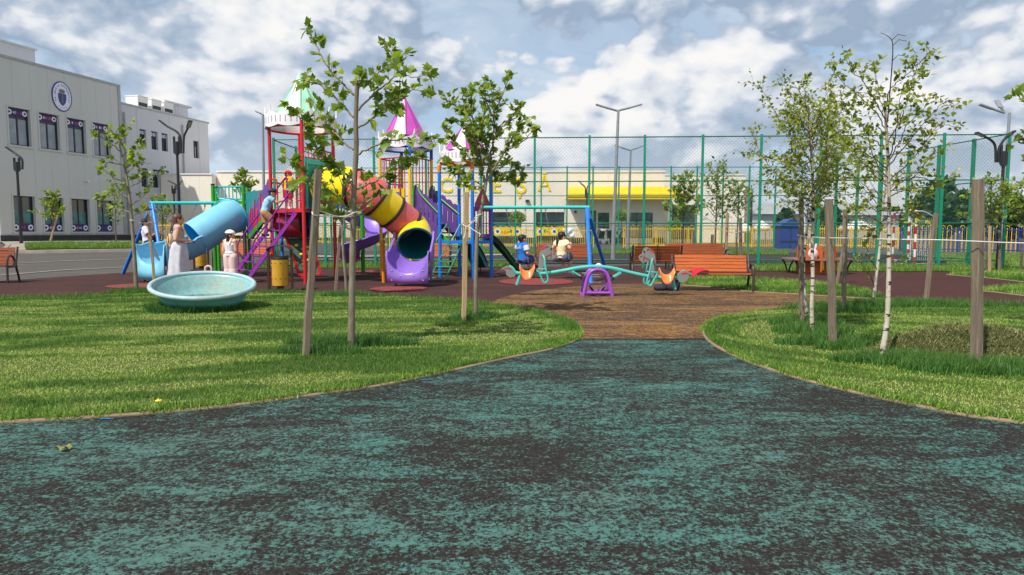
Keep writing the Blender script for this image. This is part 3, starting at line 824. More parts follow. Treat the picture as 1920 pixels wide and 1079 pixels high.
    for i, a in enumerate(wn):
        window(t2, WP((a[0]+a[1])/2, (a[2]+a[3])/2, r-.16), UX, .596, a[3]-a[2]-.004, (.5,), .72, banner=((.26, .60) if i != 3 else None), blind=(i == 3))
    for u in (7.7, 13.2):
        m = MB(); m.tube([WP(u, 1.1, r+.09), WP(u, 9.2, r+.09)], .055, 8); m.build('downpipe', M_trim, t2)
    for i, u in enumerate((10.0, 11.3, 12.5)):
        m = MB(); wallbox(m, u, u+.95, 10.0, 10.75, -2.2, -1.2, 0); wallbox(m, u-.03, u+.98, 10.751, 10.81, -2.25, -1.15, 0); wallbox(m, u+.08, u+.87, 10.1, 10.35, -1.198, -1.18, 1); wallbox(m, u+.1, u+.85, 9.70, 9.999, -2.1, -1.3, 1)
        m.build('rooftop_unit', [M_white, M_frame], t2)
    m = MB(); wallbox(m, 13.6, 16.0, 9.7, 11.0, -5, -2.0); wallbox(m, 13.3, 16.3, 11.0, 11.12, -5.3, -1.8); m.build('stair_head', M_grey2, t2)
    m = MB(); m.tube([WP(7.6, 9.7, -3), WP(7.6, 10.9, -3), WP(8.1, 11.1, -2.8), WP(9.0, 10.2, -2)], .28, 10); m.build('vent_duct', M_trim, t2)
school()

M_ylet = pm('letter_yellow', (255,222,16), .45, .05, 4)
def creche():
    Y = 50.0; gz = .43
    X = lambda px, y=Y: (px-960)/1280*y/CT
    Z = lambda py, y=Y: P(960, py, y).z
    t = thing('creche_building', 'long cream single storey creche with yellow canopy behind the sports court', 'building', (X(960), Y, gz))
    M = Matrix(((1,0,0,0), (0,0,-1,Y), (0,1,0,0), (0,0,0,1)))   # x right, y up, z towards the camera
    zt = Z(322.5)
    wins = [(X(923.5), X(977.5), Z(449), Z(398)), (X(1004.5), X(1057.5), Z(449), Z(398)), (X(1096), X(1117), gz+.03, Z(395)), (X(1119.5), X(1141), Z(429), Z(399)), (X(1172), X(1222), Z(447), Z(399)),
            (X(660), X(705), Z(447), Z(398)), (X(742), X(790), Z(447), Z(398)), (X(560), X(600), Z(447), Z(398))]
    m = MB(); hole_wall(m, M, X(414), X(1243), gz-.3, zt, wins)
    def box(m, x0, x1, y0, y1, z0, z1, mi=0): m.box(((x0+x1)/2, (y0+y1)/2, (z0+z1)/2), (abs(x1-x0), abs(y1-y0), abs(z1-z0)), None, mi)
    m.add([V((X(414), Y, gz-.3)), V((X(414), Y, zt)), V((X(414), Y+14, zt)), V((X(414), Y+14, gz-.3))], [(0,1,2,3)])
    m.add([V((X(1243), Y, gz-.3)), V((X(1243), Y+14, gz-.3)), V((X(1243), Y+14, zt)), V((X(1243), Y, zt))], [(0,1,2,3)])
    m.add([V((X(414), Y, zt-.05)), V((X(1243), Y, zt-.05)), V((X(1243), Y+14, zt-.05)), V((X(414), Y+14, zt-.05))], [(0,1,2,3)])
    m.build('wall', M_cream, t, smooth=0)
    m = MB()
    for a, b in ((414, 1095), (1142, 1171), (1223, 1243)): box(m, X(a), X(b), Y-.04, Y+.02, gz-.2, gz+.42)
    m.build('plinth', M_plinth, t)
    m = MB(); box(m, X(413.5), X(1243.5), Y-.06, Y+.3, zt-.03, zt+.09); m.build('roof_trim', M_white, t)
    for i, (a, b, c, d) in enumerate(wins):
        bars = (.5,) if i not in (4,) else (.42,)
        window(t, V(((a+b)/2, Y+.16, (c+d)/2)), V((1,0,0)), b-a-.004, d-c-.004, bars, .7 if i != 3 else None, tealf=(i in (0,)), blind=(i == 4))
    # set-back end on the right and block on the left
    Y2 = 51.6
    m = MB(); zr = Z(329.5, Y2); box(m, X(1243.2), X(1392, Y2), Y2, Y2+12, gz-.3, zr); m.build('side_wall', M_cream, t, smooth=0)
    m = MB(); box(m, X(1243.2), X(1393, Y2), Y2-.05, Y2+.25, zr+.002, zr+.09); m.build('roof_trim', M_white, t)
    m = MB(); box(m, X(1252, Y2), X(1300, Y2), Y2-.05, Y2+.01, gz+.3, Z(385, Y2)); m.build('window', M_glass, t)
    t2 = thing('annex_building', 'low cream block at the left end beside the grey school wing', 'building', (X(365), Y-.8, gz))
    zl = Z(328, Y-.8)
    m = MB(); box(m, X(320), X(413), Y-.8, Y+9, gz-.3, zl); m.build('wall', M_cream, t2, smooth=0)
    m = MB(); box(m, X(319.6), X(413.4), Y-.86, Y-.5, zl+.002, zl+.09); m.build('roof_trim', M_white, t2)
    m = MB(); box(m, X(347), X(356), Y-.85, Y-.801, Z(404), Z(352)); m.build('door', M_grey2, t2)
    # yellow canopy
    m = MB(); x0, x1 = X(1061, 48.3), X(1290, 48.3); z0, z1, z2 = Z(374, 48.3), Z(364.5, 48.3), Z(351, Y)
    for k, (a, b) in enumerate(((z0, z0+(z1-z0)*.45), (z0+(z1-z0)*.5, z1))): box(m, x0-.03*k, x1+.03*k, 48.3-.05*k, 48.42, a, b)
    n = 60
    for i in range(n):
        a = x0+(x1-x0)*i/n; b = x0+(x1-x0)*(i+1)/n
        m.add([V((a, 48.28, z1+.012)), V((b, 48.28, z1+.012)), V((lerp(X(1066), X(1240), (i+1)/n), Y-.01, z2)), V((lerp(X(1066), X(1240), i/n), Y-.01, z2))], [(0,1,2,3)])
        m.bar((b, 48.28, z1+.02), (lerp(X(1066), X(1240), (i+1)/n), Y-.01, z2+.01), .03, .04)
    box(m, x0+.05, x1-.05, 48.42, Y-.02, z0+.1, z0+.2)
    m.build('canopy', M_y, t)
    m = MB()
    for px in (1245,): box(m, X(px)-.12, X(px)+.12, 48.5, 48.75, gz-.3, z0+.1)
    m.build('canopy_post', M_trim, t)
    # letters on the wall
    for ch, px, py in (('C', 838, 349), ('R', 884, 349), ('E', 931, 349), ('Ș', 976, 350.5), ('Ă', 1020, 346)):
        text_mesh(ch, 1.5, Matrix.Translation(V((X(px), Y-.03, Z(py)))) @ Matrix.Rotation(pi/2, 4, 'X') @ Matrix.Scale(.95, 4, V((1,0,0))), M_ylet, 'letter', t, .05)
    m = MB(); box(m, X(985), X(992), Y-.2, Y-.003, Z(379), Z(375)); m.build('wall_lamp', M_frame, t)
    m = MB(); m.ell((X(1078), Y-.05, Z(398)), .11, 10, 6); m.build('wall_lamp', M_frame, t)
creche()
# ------------------------------------------------------------------ sports court fence
M_green = pm('green_fence_paint', (20,140,106), .45, .12, 3)
M_greend = pm('green_fence_rail', (16,112,84), .5, .12, 3)
M_wire = pm('green_coated_wire', (58,112,98), .5, .1, 3)
def fence_side(label, a, b, posts, H, pw, rails, zoff=0.0, cell=.085, lowrail=True):
    """a, b ground ends; posts = fractions along; H height above ground datum"""
    a, b = V(a), V(b); t = thing('court_fence', label, 'fence', (a+b)/2, 'tall green wire fences round the sports court')
    d = V((b.x-a.x, b.y-a.y, 0)); L = d.length; u = d/L; nrm = V((-u.y, u.x, 0))
    za, zb = a.z, b.z
    def pt(s, z): q = a+u*s; return V((q.x, q.y, z))
    def gz(s): q = a+u*s; return tz(q.x, q.y)
    for f in posts:
        s = f*L; m = MB(); g = gz(s)
        m.box(pt(s, (g-.05+H+.06)/2), (pw, pw, H+.11-g), Matrix((u, nrm, V((0,0,1)))).transposed())
        m.build('post', M_green, t)
    for z in rails:
        m = MB(); p0, p1 = pt(0, z), pt(L, z)
        m.tube([p0+nrm*(pw/2+.012), p1+nrm*(pw/2+.012)], .022, 6); m.build('rail', M_greend, t)
    # chain link: two families of slanting wires
    r = .0021; vs = []; z0 = max(gz(0), gz(L))+.12; hgt = H-z0; seg = .7
    for sgn in (1, -1):
        o = nrm*(pw/2+.03+sgn*.003)
        k0 = -hgt if sgn > 0 else 0
        n = int((L+hgt)/(cell*1.414))
        for i in range(n+1):
            s0 = (i*cell*1.414-hgt) if sgn > 0 else i*cell*1.414
            ta, tb = 0.0, hgt
            if sgn > 0: ta = max(0, -s0); tb = min(hgt, L-s0)
            else: ta = max(0, s0-L); tb = min(hgt, s0)
            if tb-ta < .03: continue
            m_ = max(1, int((tb-ta)/seg)); 
            for j in range(m_):
                c0 = ta+(tb-ta)*j/m_; c1 = ta+(tb-ta)*(j+1)/m_
                vs.append((pt(s0+sgn*c0, z0+c0)+o, pt(s0+sgn*c1, z0+c1)+o))
    A = np.array([p[0][:] for p in vs]); B = np.array([p[1][:] for p in vs]); n = len(A)
    nn = np.array(nrm[:]); dd = B-A; dd /= np.linalg.norm(dd, axis=1)[:, None]; sd = np.cross(dd, nn)
    co = np.zeros((n, 6, 3))
    for k, (x, y) in enumerate(((1, -.5), (-1, -.5), (0, 1))):
        off = sd*x*r+nn*y*r; co[:, k] = A+off; co[:, k+3] = B+off
    base = (np.arange(n)*6)[:, None]
    fl = np.concatenate([base+np.array(q) for q in ([0,1,4,3], [1,2,5,4], [2,0,3,5])], 1).ravel()
    nmesh('wire_mesh', co.reshape(-1, 3), fl, np.arange(n*3)*4, np.full(n*3, 4), M_wire, parent=t)
    return t
A0 = G(520, 24.4); A1 = G(1877, 23.1)
FR = [520, 612, 705, 801, 903, 1002, 1103, 1205, 1312, 1420, 1530, 1641, 1757, 1877]
def frac(px):                          # fraction along the front fence seen at a pixel column
    k = (px-960)/FPX/CT; den = (A1.x-A0.x)-k*(A1.y-A0.y); return (k*A0.y-A0.x)/den
HT = P(1205, 257, 23.75).z
zr = lambda py: P(1205, py, 23.75).z
fence_side('tall green wire fence along the near side of the sports court', A0, A1, [min(1, max(0, frac(p))) for p in FR], HT, .075, [HT, zr(340), zr(419), zr(488)])
B0 = G(700, 37.0); B1 = G(1545, 36.4)
B0 = V((A0.x+.3, 37.2, tz(A0.x, 37))); B1 = V((A1.x-1.2, 36.6, tz(A1.x, 36.6)))
H2 = P(1205, 313.5, 36.7).z; zb_ = lambda py: P(1205, py, 36.7).z
fence_side('tall green wire fence along the far side of the sports court', B0, B1, [i/17 for i in range(18)], H2, .075, [H2, zb_(367), zb_(424)])
fence_side('tall green wire fence closing the left end of the sports court', A0+V((0,.1,0)), B0-V((0,.1,0)), [.18, .36, .54, .72, .88], HT, .075, [HT, zr(340), zr(419)])
fence_side('tall green wire fence closing the right end of the sports court', A1+V((0,.1,0)), B1-V((0,.1,0)), [.11, .24, .37, .50, .63, .76, .89], HT, .10, [HT, zr(340), zr(419), zr(488)])

# ------------------------------------------------------------------ yellow and blue picket fences
M_yf = pm('yellow_fence_paint', (246,200,24), .45, .12, 4)
M_bf = pm('blue_fence_paint', (40,58,140), .45, .12, 4)
def picket_fence(label, a, b, H, mat_p, mat_r, every=2.0, step=.115, arch=True, group='low picket fences beyond the court', mats2=None):
    a, b = V(a), V(b); t = thing('picket_fence', label, 'fence', (a+b)/2, group)
    d = V((b.x-a.x, b.y-a.y, 0)); L = d.length; u = d/L
    n = max(1, round(L/every))
    pt = lambda s, z: V((a.x+u.x*s, a.y+u.y*s, tz(a.x+u.x*s, a.y+u.y*s)+z))
    for i in range(n+1):
        m = MB(); s = i*L/n; m.box(pt(s, H/2), (.06, .06, H), None); m.build('post', mat_r, t)
    for i in range(n):
        s0, s1 = i*L/n+.05, (i+1)*L/n-.05; m = MB()
        m.bar(pt(s0, .14), pt(s1, .14), .04, .05, mi=1); m.bar(pt(s0, H-.13), pt(s1, H-.13), .04, .05, mi=1)
        k = max(2, round((s1-s0)/step)); xs = [s0+(s1-s0)*(j+.5)/k for j in range(k)]
        for j, x in enumerate(xs):
            m.tube([pt(x, .02), pt(x, H-.02)], .017, 5, mi=0 if (mats2 is None or j % 2) else 1)
        if arch:
            for j in range(0, k-2, 4 if i % 2 else 3):
                c = (xs[j]+xs[min(j+2, k-1)])/2; r = step*1.0
                m.tube([pt(c+r*cos(q), H-.02+r*1.1*sin(q)) for q in [pi*e/8 for e in range(9)]], .015, 5)
        m.build('fence_panel', [mat_p, mat_r], t)
    return t
YF = 41.5
picket_fence('yellow picket fence with banners between the play tower and the creche', G(300, YF+1), G(1048, YF), 1.15, M_yf, M_yf)
picket_fence('short yellow picket fence right of the wide bright gate post', G(1056, YF), G(1112, YF), 1.15, M_yf, M_yf)
picket_fence('yellow picket fence with round arches in front of the creche canopy', G(1168, YF-.5), G(1466, YF), 1.25, M_yf, M_yf, every=1.9)
picket_fence('yellow picket fence behind the birches on the right', G(1508, YF+.5), G(1680, 40), 1.25, M_yf, M_yf)
picket_fence('blue and yellow picket fence at the far right edge of the court', G(1684, 37.5), G(2150, 33.5), 1.32, M_yf, M_bf, every=2.4, step=.10, mats2=1)
m = MB(); q = G(1052, YF); m.box(q+V((0,0,.62)), (.52, .12, 1.28)); m.box(q+V((0,0,1.28)), (.56, .16, .05)); g_ = m.build('gate_post', M_yf, org=q)
setp(g_, 'wide plain yellow gate post between two picket fences', 'gate post')
def banner(px0, px1, label):
    p0, p1 = G(px0, YF-.12), G(px1, YF-.12); w_ = p1.x-p0.x; z0, z1 = P(960, 442.5, YF).z, P(960, 426.5, YF).z
    m = MB(); m.box(((p0.x+p1.x)/2, YF-.13, (z0+z1)/2), (w_, .015, z1-z0), None, 0); h = z1-z0
    M = Matrix(((1,0,0,0),(0,0,-1,0),(0,1,0,0),(0,0,0,1)))
    for sx in (p0.x+h*.45, p1.x-h*.45):
        m.disc((sx, YF-.139, (z0+z1)/2), h*.34, 14, M, 1, .004); m.disc((sx, YF-.144, (z0+z1)/2), h*.18, 10, M, 2, .004)
    x = p0.x+h; 
    while x < p1.x-h:
        ww = rng.uniform(.05, .1); m.box((x, YF-.141, (z0+z1)/2+rng.uniform(-.05, .05)), (ww, .004, rng.uniform(.15, .4)*h), None, rng.choice((3, 4, 3, 2, 5))); x += ww+.05
    o = m.build('fence_banner', [M_y, M_wht, M_navy, M_r, M_o, M_green], org=V(((p0.x+p1.x)/2, YF-.13, z0))); setp(o, label, 'banner', 'yellow banners tied to the picket fence')
banner(926, 977, 'yellow banner with coloured figures left of the boy on the swing')
banner(1005, 1046, 'yellow banner with coloured figures above the girl on the swing')
def cloth(px, py, label):
    c = P(px, py, YF-.3); m = MB(); rows = []
    for j in range(7):
        rows.append([c+V(((i-4)*.09+.03*sin(j), -.12-.05*sin(i*1.3+j), -j*.09+.03*cos(i*2.1)+(.05 if 2 < i < 6 else 0))) for i in range(9)])
    m.grid(rows); o = m.build('cloth', M_wht, org=c, solid=.02); setp(o, label, 'cloth')
cloth(1066, 429, 'white cloth hung over the picket fence behind the girl on the swing')

# ------------------------------------------------------------------ street lamps
M_galv = pm('galvanised_steel', (150,156,160), .45, .12, 4, metal=.3)
M_blk = pm('black_pole_paint', (38,38,42), .45, .2, 4)
M_lens = pm('lamp_lens', (190,190,180), .2, .1, 5)
def lamp(label, base, zt, r0, r1, heads, mat, Y, collar=None, group='street lamps', mastpx=None):
    t = thing('street_lamp', label, 'street lamp', base, group)
    m = MB(); top = V((base.x if mastpx is None else P(mastpx, 400, Y).x, base.y, zt))
    m.tube([base-V((0,0,.05)), base+V((0,0,1.0)), top], [r0*1.25, r0, r1], 10); m.build('pole', mat, t)
    if collar:
        m = MB(); m.tube([V((top.x, top.y, collar[0])), V((top.x, top.y, collar[1]))], r0*1.6, 10)
        for s in (-1, 1): m.tube([V((top.x+s*r0*1.7, top.y, collar[0]+.05)), V((top.x+s*r0*1.7, top.y, collar[1]+.2))], r0*.8, 8)
        m.build('collar', mat, t)
    for pts in heads:
        w = [P(px, py, Y+dy) for px, py, dy in pts]
        m = MB(); m.tube(catmull(w[:-1], 5), r1*.85, 8); arm = m.build('arm', mat, t)
        m = MB(); a, b = w[-2], w[-1]; m.bar(a, b, .16, .045); m.bar(lerp(a, b, .1)-V((0,0,.032)), lerp(a, b, .95)-V((0,0,.032)), .12, .016, mi=1)
        m.build('lamp_head', [mat, M_lens], t)
lamp('tall grey twin armed lamp standing inside the court, nearest of its kind', G(1149, 29), P(1157, 208, 29).z, .085, .055, [[(1157,208,0),(1136,202,0),(1117,196,0)],[(1157,208,0),(1182,202,0),(1204,196,0)]], M_galv, 29, mastpx=1157)
lamp('smaller grey twin armed lamp just right of the tall one', G(1176, 40), P(1181, 282, 40).z, .09, .055, [[(1181,282,0),(1165,277,0),(1152,273,0)],[(1181,282,0),(1197,277,0),(1211,272,0)]], M_galv, 40, mastpx=1181)
lamp('grey twin armed lamp behind the green and white roof', G(499, 33), P(498, 217, 33).z, .075, .05, [[(498,217,0),(489,213,0),(479,209,0)],[(498,217,0),(510,214,0),(527,210,0)]], M_galv, 33, mastpx=498)
lamp('black lamp with two bent arms in front of the school wing', G(342, 27.5), P(341, 266, 27.5).z, .06, .05, [[(339,288,0),(339,262,0),(332,248,0),(313,237,0),(299,226,0)],[(344,288,0),(345,258,0),(349,247,0),(353,239,0),(357,227,-.5)]], M_blk, 27.5, (P(341,290,27.5).z, P(341,266,27.5).z))
lamp('black lamp with one bent arm at the left edge by the kerb', G(45, 34), P(43, 304, 34).z, .07, .06, [[(42,318,0),(42,303,0),(38,295,0),(24,285,0),(11,276,0)]], M_blk, 34, (P(43,322,34).z, P(43,304,34).z))
lamp('black lamp with two bent arms at the right corner of the court', G(1868, 21.5), P(1869, 290, 21.5).z, .05, .045, [[(1867,305,0),(1866,275,0),(1858,263,0),(1845,256,0),(1830,249,0)],[(1872,305,0),(1873,280,0),(1880,266,0),(1887,258,0),(1902,246,0)]], M_blk, 21.5, (P(1869,312,21.5).z, P(1869,284,21.5).z))
lamp('grey lamp with two heads above the right corner of the court fence', G(1872, 25.5), P(1883, 212, 25.5).z, .07, .05, [[(1883,212,0),(1862,205,0),(1837,196,0)],[(1883,212,0),(1877,202,0),(1869,189,.6)]], M_galv, 25.5, mastpx=1882)
lamp('small black lamp with two bent arms left of the yellow canopy', G(1099, 46), P(1099, 365, 46).z, .06, .05, [[(1098,365,0),(1097,352,0),(1090,345,0),(1084,339,0)],[(1100,365,0),(1101,352,0),(1107,345,0),(1114,339,0)]], M_blk, 46, (P(1099,372,46).z, P(1099,362,46).z))
lamp('small black lamp with two bent arms in front of the cream annex', G(333, 47), P(333, 360, 47).z, .06, .05, [[(332,356,0),(331,348,0),(324,343,0),(315,339,0)],[(334,356,0),(335,350,0),(338,345,0),(342,339,0)]], M_blk, 47, (P(333,364,47).z, P(333,354,47).z))
lamp('small black lamp with one bent arm at the right end of the creche', G(1405, 47), P(1405, 376, 47).z, .07, .06, [[(1405,385,0),(1406,376,0),(1410,370,0),(1419,366,0)]], M_blk, 47)

# ------------------------------------------------------------------ court goals
M_rw_r = pm('goal_red', (186,32,36), .45, .15, 5)
def striped(m, a, b, r, n, n0=0, seg=10):
    for i in range(n): m.tube([lerp(a, b, i/n), lerp(a, b, (i+1)/n)], r, seg, mi=(i+n0) % 2)
def goal():
    b1, b2 = G(1712, 26.3), G(1671, 29.4); t = thing('goal', 'red and white striped goal inside the right end of the court', 'goal', b1)
    hz = 2.05
    for b in (b1, b2):
        m = MB(); striped(m, b, b+V((0,0,hz)), .045, 7, 1); m.build('goal_post', [M_wht, M_rw_r], t)
    m = MB(); striped(m, b1+V((0,0,hz)), b2+V((0,0,hz)), .045, 9); m.build('crossbar', [M_wht, M_rw_r], t)
    for b in (b1, b2):
        m = MB(); bk = b+V((.9, .25, 0)); m.tube(catmull([b+V((0,0,hz)), b+V((.35,.1,hz-.02)), b+V((.9,.25,hz-.25))], 5)+[bk+V((0,0,.03)), b+V((0,0,.03))], .02, 6); m.build('net_frame', M_wht, t)
    n = MB()
    for i in range(13):
        o = lerp(b1, b2, i/12); n.tube([o+V((.35,.1,hz-.04)), o+V((.9,.25,hz-.25)), o+V((.9,.25,.05))], .005, 3)
    for k in range(9):
        z = .1+k*.2; n.tube([b1+V((.9,.25,z)), b2+V((.9,.25,z))], .005, 3)
    n.build('net', M_wht, t)
    q = G(1699, 31.5); t = thing('basketball_stand', 'red and white basketball stand with an overhanging arm at the right end of the court', 'basketball stand', q)
    z1 = P(1699, 375, 31.5).z
    m = MB(); striped(m, q, V((q.x, q.y, z1)), .06, 13); m.build('mast', [M_wht, M_rw_r], t)
    m = MB(); striped(m, V((q.x, q.y, z1)), V((q.x-1.0, q.y-.2, z1+.12)), .045, 6, 1); m.build('arm', [M_wht, M_rw_r], t)
    m = MB(); m.box((q.x-1.05, q.y-.2, z1+.15), (.05, 1.5, .95), Matrix.Rotation(.15, 3, 'Z')); m.build('backboard', M_wht, t)
    m = MB(); c = V((q.x-1.33, q.y-.24, z1-.2)); m.tube([c+V((.22*cos(e), .22*sin(e), 0)) for e in [2*pi*k/16 for k in range(16)]], .012, 6, closed=True); m.tube([c+V((.22,0,0)), V((q.x-1.05, q.y-.2, z1-.2))], .015, 6); m.build('hoop', M_o, t)
goal()

# ------------------------------------------------------------------ far things between the fences
def box_thing(name, label, cat, px0, px1, py1, Y, d, mat, roof=None, group=None):
    a, b = G(px0, Y), G(px1, Y); z1 = P(960, py1, Y).z; g = min(a.z, b.z); c = V(((a.x+b.x)/2, Y, g))
    t = thing(name, label, cat, c, group); m = MB()
    m.box((c.x, Y+d/2, (g-.1+z1)/2), (b.x-a.x, d, z1-g+.1)); w = m.build('wall', mat, t)
    return t, a, b, g, z1
t, a, b, g, z1 = box_thing('kiosk', 'blue cabinet with a pitched top behind the birch stakes', 'kiosk', 1459, 1500, 424, 40.0, 1.0, M_bf)
m = MB(); m.prism([(-.1, 0), (b.x-a.x+.1, 0), ((b.x-a.x)/2, .42)], 1.2, basis(V((a.x, 39.9, z1+.003)), V((1,0,0)), V((0,0,1))) @ Matrix.Translation(V((0,0,-1.2)))); m.build('roof', M_bf, t)
m = MB(); m.box(((a.x+b.x)/2, 39.98, (g+z1)/2), (.03, .02, z1-g-.1)); m.box(((a.x+b.x)/2, 39.97, g+.45), (b.x-a.x-.1, .03, .05)); m.build('door_joint', M_frame, t)
def tent(px0, px1, py_t, py_e, Y, label):
    a, b = G(px0, Y), G(px1, Y); ze, zt = P(960, py_e, Y).z, P(960, py_t, Y).z; w_ = b.x-a.x; c = V(((a.x+b.x)/2, Y+w_/2, a.z))
    t = thing('gazebo', label, 'gazebo', c, 'white gazebo tents beyond the court')
    m = MB(); q = [V((c.x+sx*w_/2, c.y+sy*w_/2, ze)) for sx, sy in ((-1,-1),(1,-1),(1,1),(-1,1))]
    rows = [q]; 
    for f, h in ((.55, .42), (.25, .75), (.03, 1)): rows.append([V((c.x+(p.x-c.x)*f, c.y+(p.y-c.y)*f, lerp(ze, zt, h))) for p in q])
    m.grid(rows, closed=True); m.grid([[p-V((0,0,.35)) for p in q], q], closed=True); m.build('canopy', M_wht, t, solid=.02, smooth=20)
    for p in q:
        m = MB(); m.tube([V((p.x, p.y, tz(p.x, p.y)-.03)), p-V((0,0,.02))], .03, 6); m.build('leg', M_galv, t)
tent(1417, 1441, 414, 424, 46, 'small white gazebo tent left of the blue cabinet')
tent(1385, 1412, 419, 428, 49, 'white gazebo tent by the right end of the creche')
tent(1592, 1640, 412, 425, 52, 'wide white gazebo tent behind the yellow fence among the birches')
def stroller(px, Y, label, hood, ang):
    b = G(px, Y); t = thing('stroller', label, 'stroller', b, 'strollers parked by the creche door'); R = Matrix.Rotation(ang, 4, 'Z'); T = Matrix.Translation(b) @ R
    f = MB()
    for s in (-1, 1): f.tube([T @ V(p) for p in ((s*.24, .35, .08), (s*.24, -.1, .55), (s*.24, -.35, 1.0))], .015, 6); f.tube([T @ V(p) for p in ((s*.24, -.32, .12), (s*.24, .1, .55))], .015, 6)
    f.tube([T @ V((-.24, -.35, 1.0)), T @ V((.24, -.35, 1.0))], .018, 6); f.build('frame', M_galv, t)
    for sx in (-.27, .27):
        for sy in (-.32, .35):
            w_ = MB(); w_.tube([T @ V((sx+.02*cos(0), sy, .0)) + T.to_3x3() @ V((0, .10*cos(e), .11+.10*sin(e))) for e in [2*pi*k/14 for k in range(14)]], .025, 6, closed=True); w_.build('wheel', M_blk, t)
    s = MB(); s.box(T @ V((0, .05, .42)), (.42, .5, .08), R.to_3x3()); s.box(T @ V((0, -.18, .66)), (.42, .07, .45), R.to_3x3() @ Matrix.Rotation(.25, 3, 'X')); s.build('seat', M_blk, t)
    h = MB(); h.grid([[T @ V((x*.24, -.22+.30*cos(e)*1.0, .72+.32*sin(e))) for x in (-1, -.5, 0, .5, 1)] for e in [pi*k/9-.2 for k in range(9)]]); h.build('hood', hood, t, solid=.02)
M_strb = pm('stroller_hood', (40,38,44), .7, .2, 6); M_strc = pm('stroller_beige', (196,184,170), .7, .15, 6)
stroller(1124, 46.5, 'stroller with a pale hood, leftmost by the creche door', M_strc, .5)
stroller(1144, 46.2, 'dark stroller standing between two others by the creche door', M_strb, -.3)
stroller(1158, 46.8, 'dark stroller nearest the tall lamp post, rightmost by the creche door', M_strb, 1.2)
# far low roofs beyond the right end
for px0, px1, py, Y, lab in ((1418, 1500, 402, 75, 'low grey warehouse far behind the gazebo tents'), (1560, 1680, 404, 80, 'long low grey roof far behind the birches')):
    t, a, b, g, z1 = box_thing('warehouse', lab, 'building', px0, px1, py, Y, 8, M_grey2)
    m = MB(); m.prism([(-.4, 0), (8.4, 0), (4, 1.3)], b.x-a.x+.6, basis(V((b.x+.3, Y, z1+.004)), V((0,1,0)), V((0,0,1))) @ Matrix.Translation(V((0,0,-(b.x-a.x+.6)))) if False else basis(V((a.x-.3, Y, z1+.004)), V((0,1,0)), V((0,0,1)))); m.build('roof', M_trim, t)
for px, py, Y, lab in ((1393, 352, 56, 'plain concrete chimney, left of a pair at the right end of the creche'), (1402, 356, 57, 'plain concrete chimney, right of a pair at the right end of the creche')):
    q = G(px, Y); m = MB(); z1 = P(960, py, Y).z; m.box((q.x, Y, (z1+q.z)/2), (.32, .32, z1-q.z)); m.box((q.x, Y, z1+.05), (.42, .42, .1)); o = m.build('chimney', M_curbg, org=q); setp(o, lab, 'chimney')
# ------------------------------------------------------------------ play structure
C_ = lambda n, c, r=.38, v=.08: pm(n, c, r, v, 3, dirt=.14)
M_red = C_('red_steel', (204,36,46)); M_grn = C_('green_steel', (52,156,34)); M_pur = C_('purple_steel', (146,52,160)); M_lav = C_('lavender_plastic', (146,112,204), .3)
M_yel = C_('yellow_plastic', (252,214,8), .28); M_pnk = C_('coral_plastic', (226,104,100), .28); M_lbl = C_('light_blue_plastic', (132,204,234), .3); M_tur = C_('turquoise_steel', (40,186,190))
M_blu = C_('blue_steel', (22,124,226)); M_blud = C_('dark_blue_steel', (32,72,170)); M_mint = C_('mint_roof', (176,228,196), .4); M_rpk = C_('pink_roof', (200,84,182), .4); M_crown = C_('white_roof_trim', (240,236,240), .4)
M_ins = C_('teal_tube_inside', (12,104,106), .4); M_gask = C_('brown_gasket', (52,40,34), .6); M_vio = C_('violet_panel', (100,66,142), .5); M_tealp = C_('teal_panel', (16,132,136), .45); M_yst = C_('yellow_steel', (250,196,14)); M_ora = C_('orange_steel', (232,134,22))
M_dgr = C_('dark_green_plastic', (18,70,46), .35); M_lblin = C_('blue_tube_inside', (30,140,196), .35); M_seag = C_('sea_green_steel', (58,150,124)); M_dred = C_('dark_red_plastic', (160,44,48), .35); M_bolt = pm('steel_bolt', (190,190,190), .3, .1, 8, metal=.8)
PS = thing('play_structure', 'large multicoloured play structure with three pointed roofs, tube slides and ladders', 'play structure', G(700, 17.8))
def post(px, Y, z1, r=.044, mat=M_red, cap=None, z0=None):
    b = G(px, Y); m = MB(); m.tube([V((b.x, b.y, -.03 if z0 is None else z0)), V((b.x, b.y, z1))], r, 14)
    if cap: m.tube([V((b.x, b.y, z1-cap[1])), V((b.x, b.y, z1+.004))], r+.004, 14, mi=1); m.build('post', [mat, cap[0]], PS)
    else: m.build('post', mat, PS)
    return V((b.x, b.y, 0))
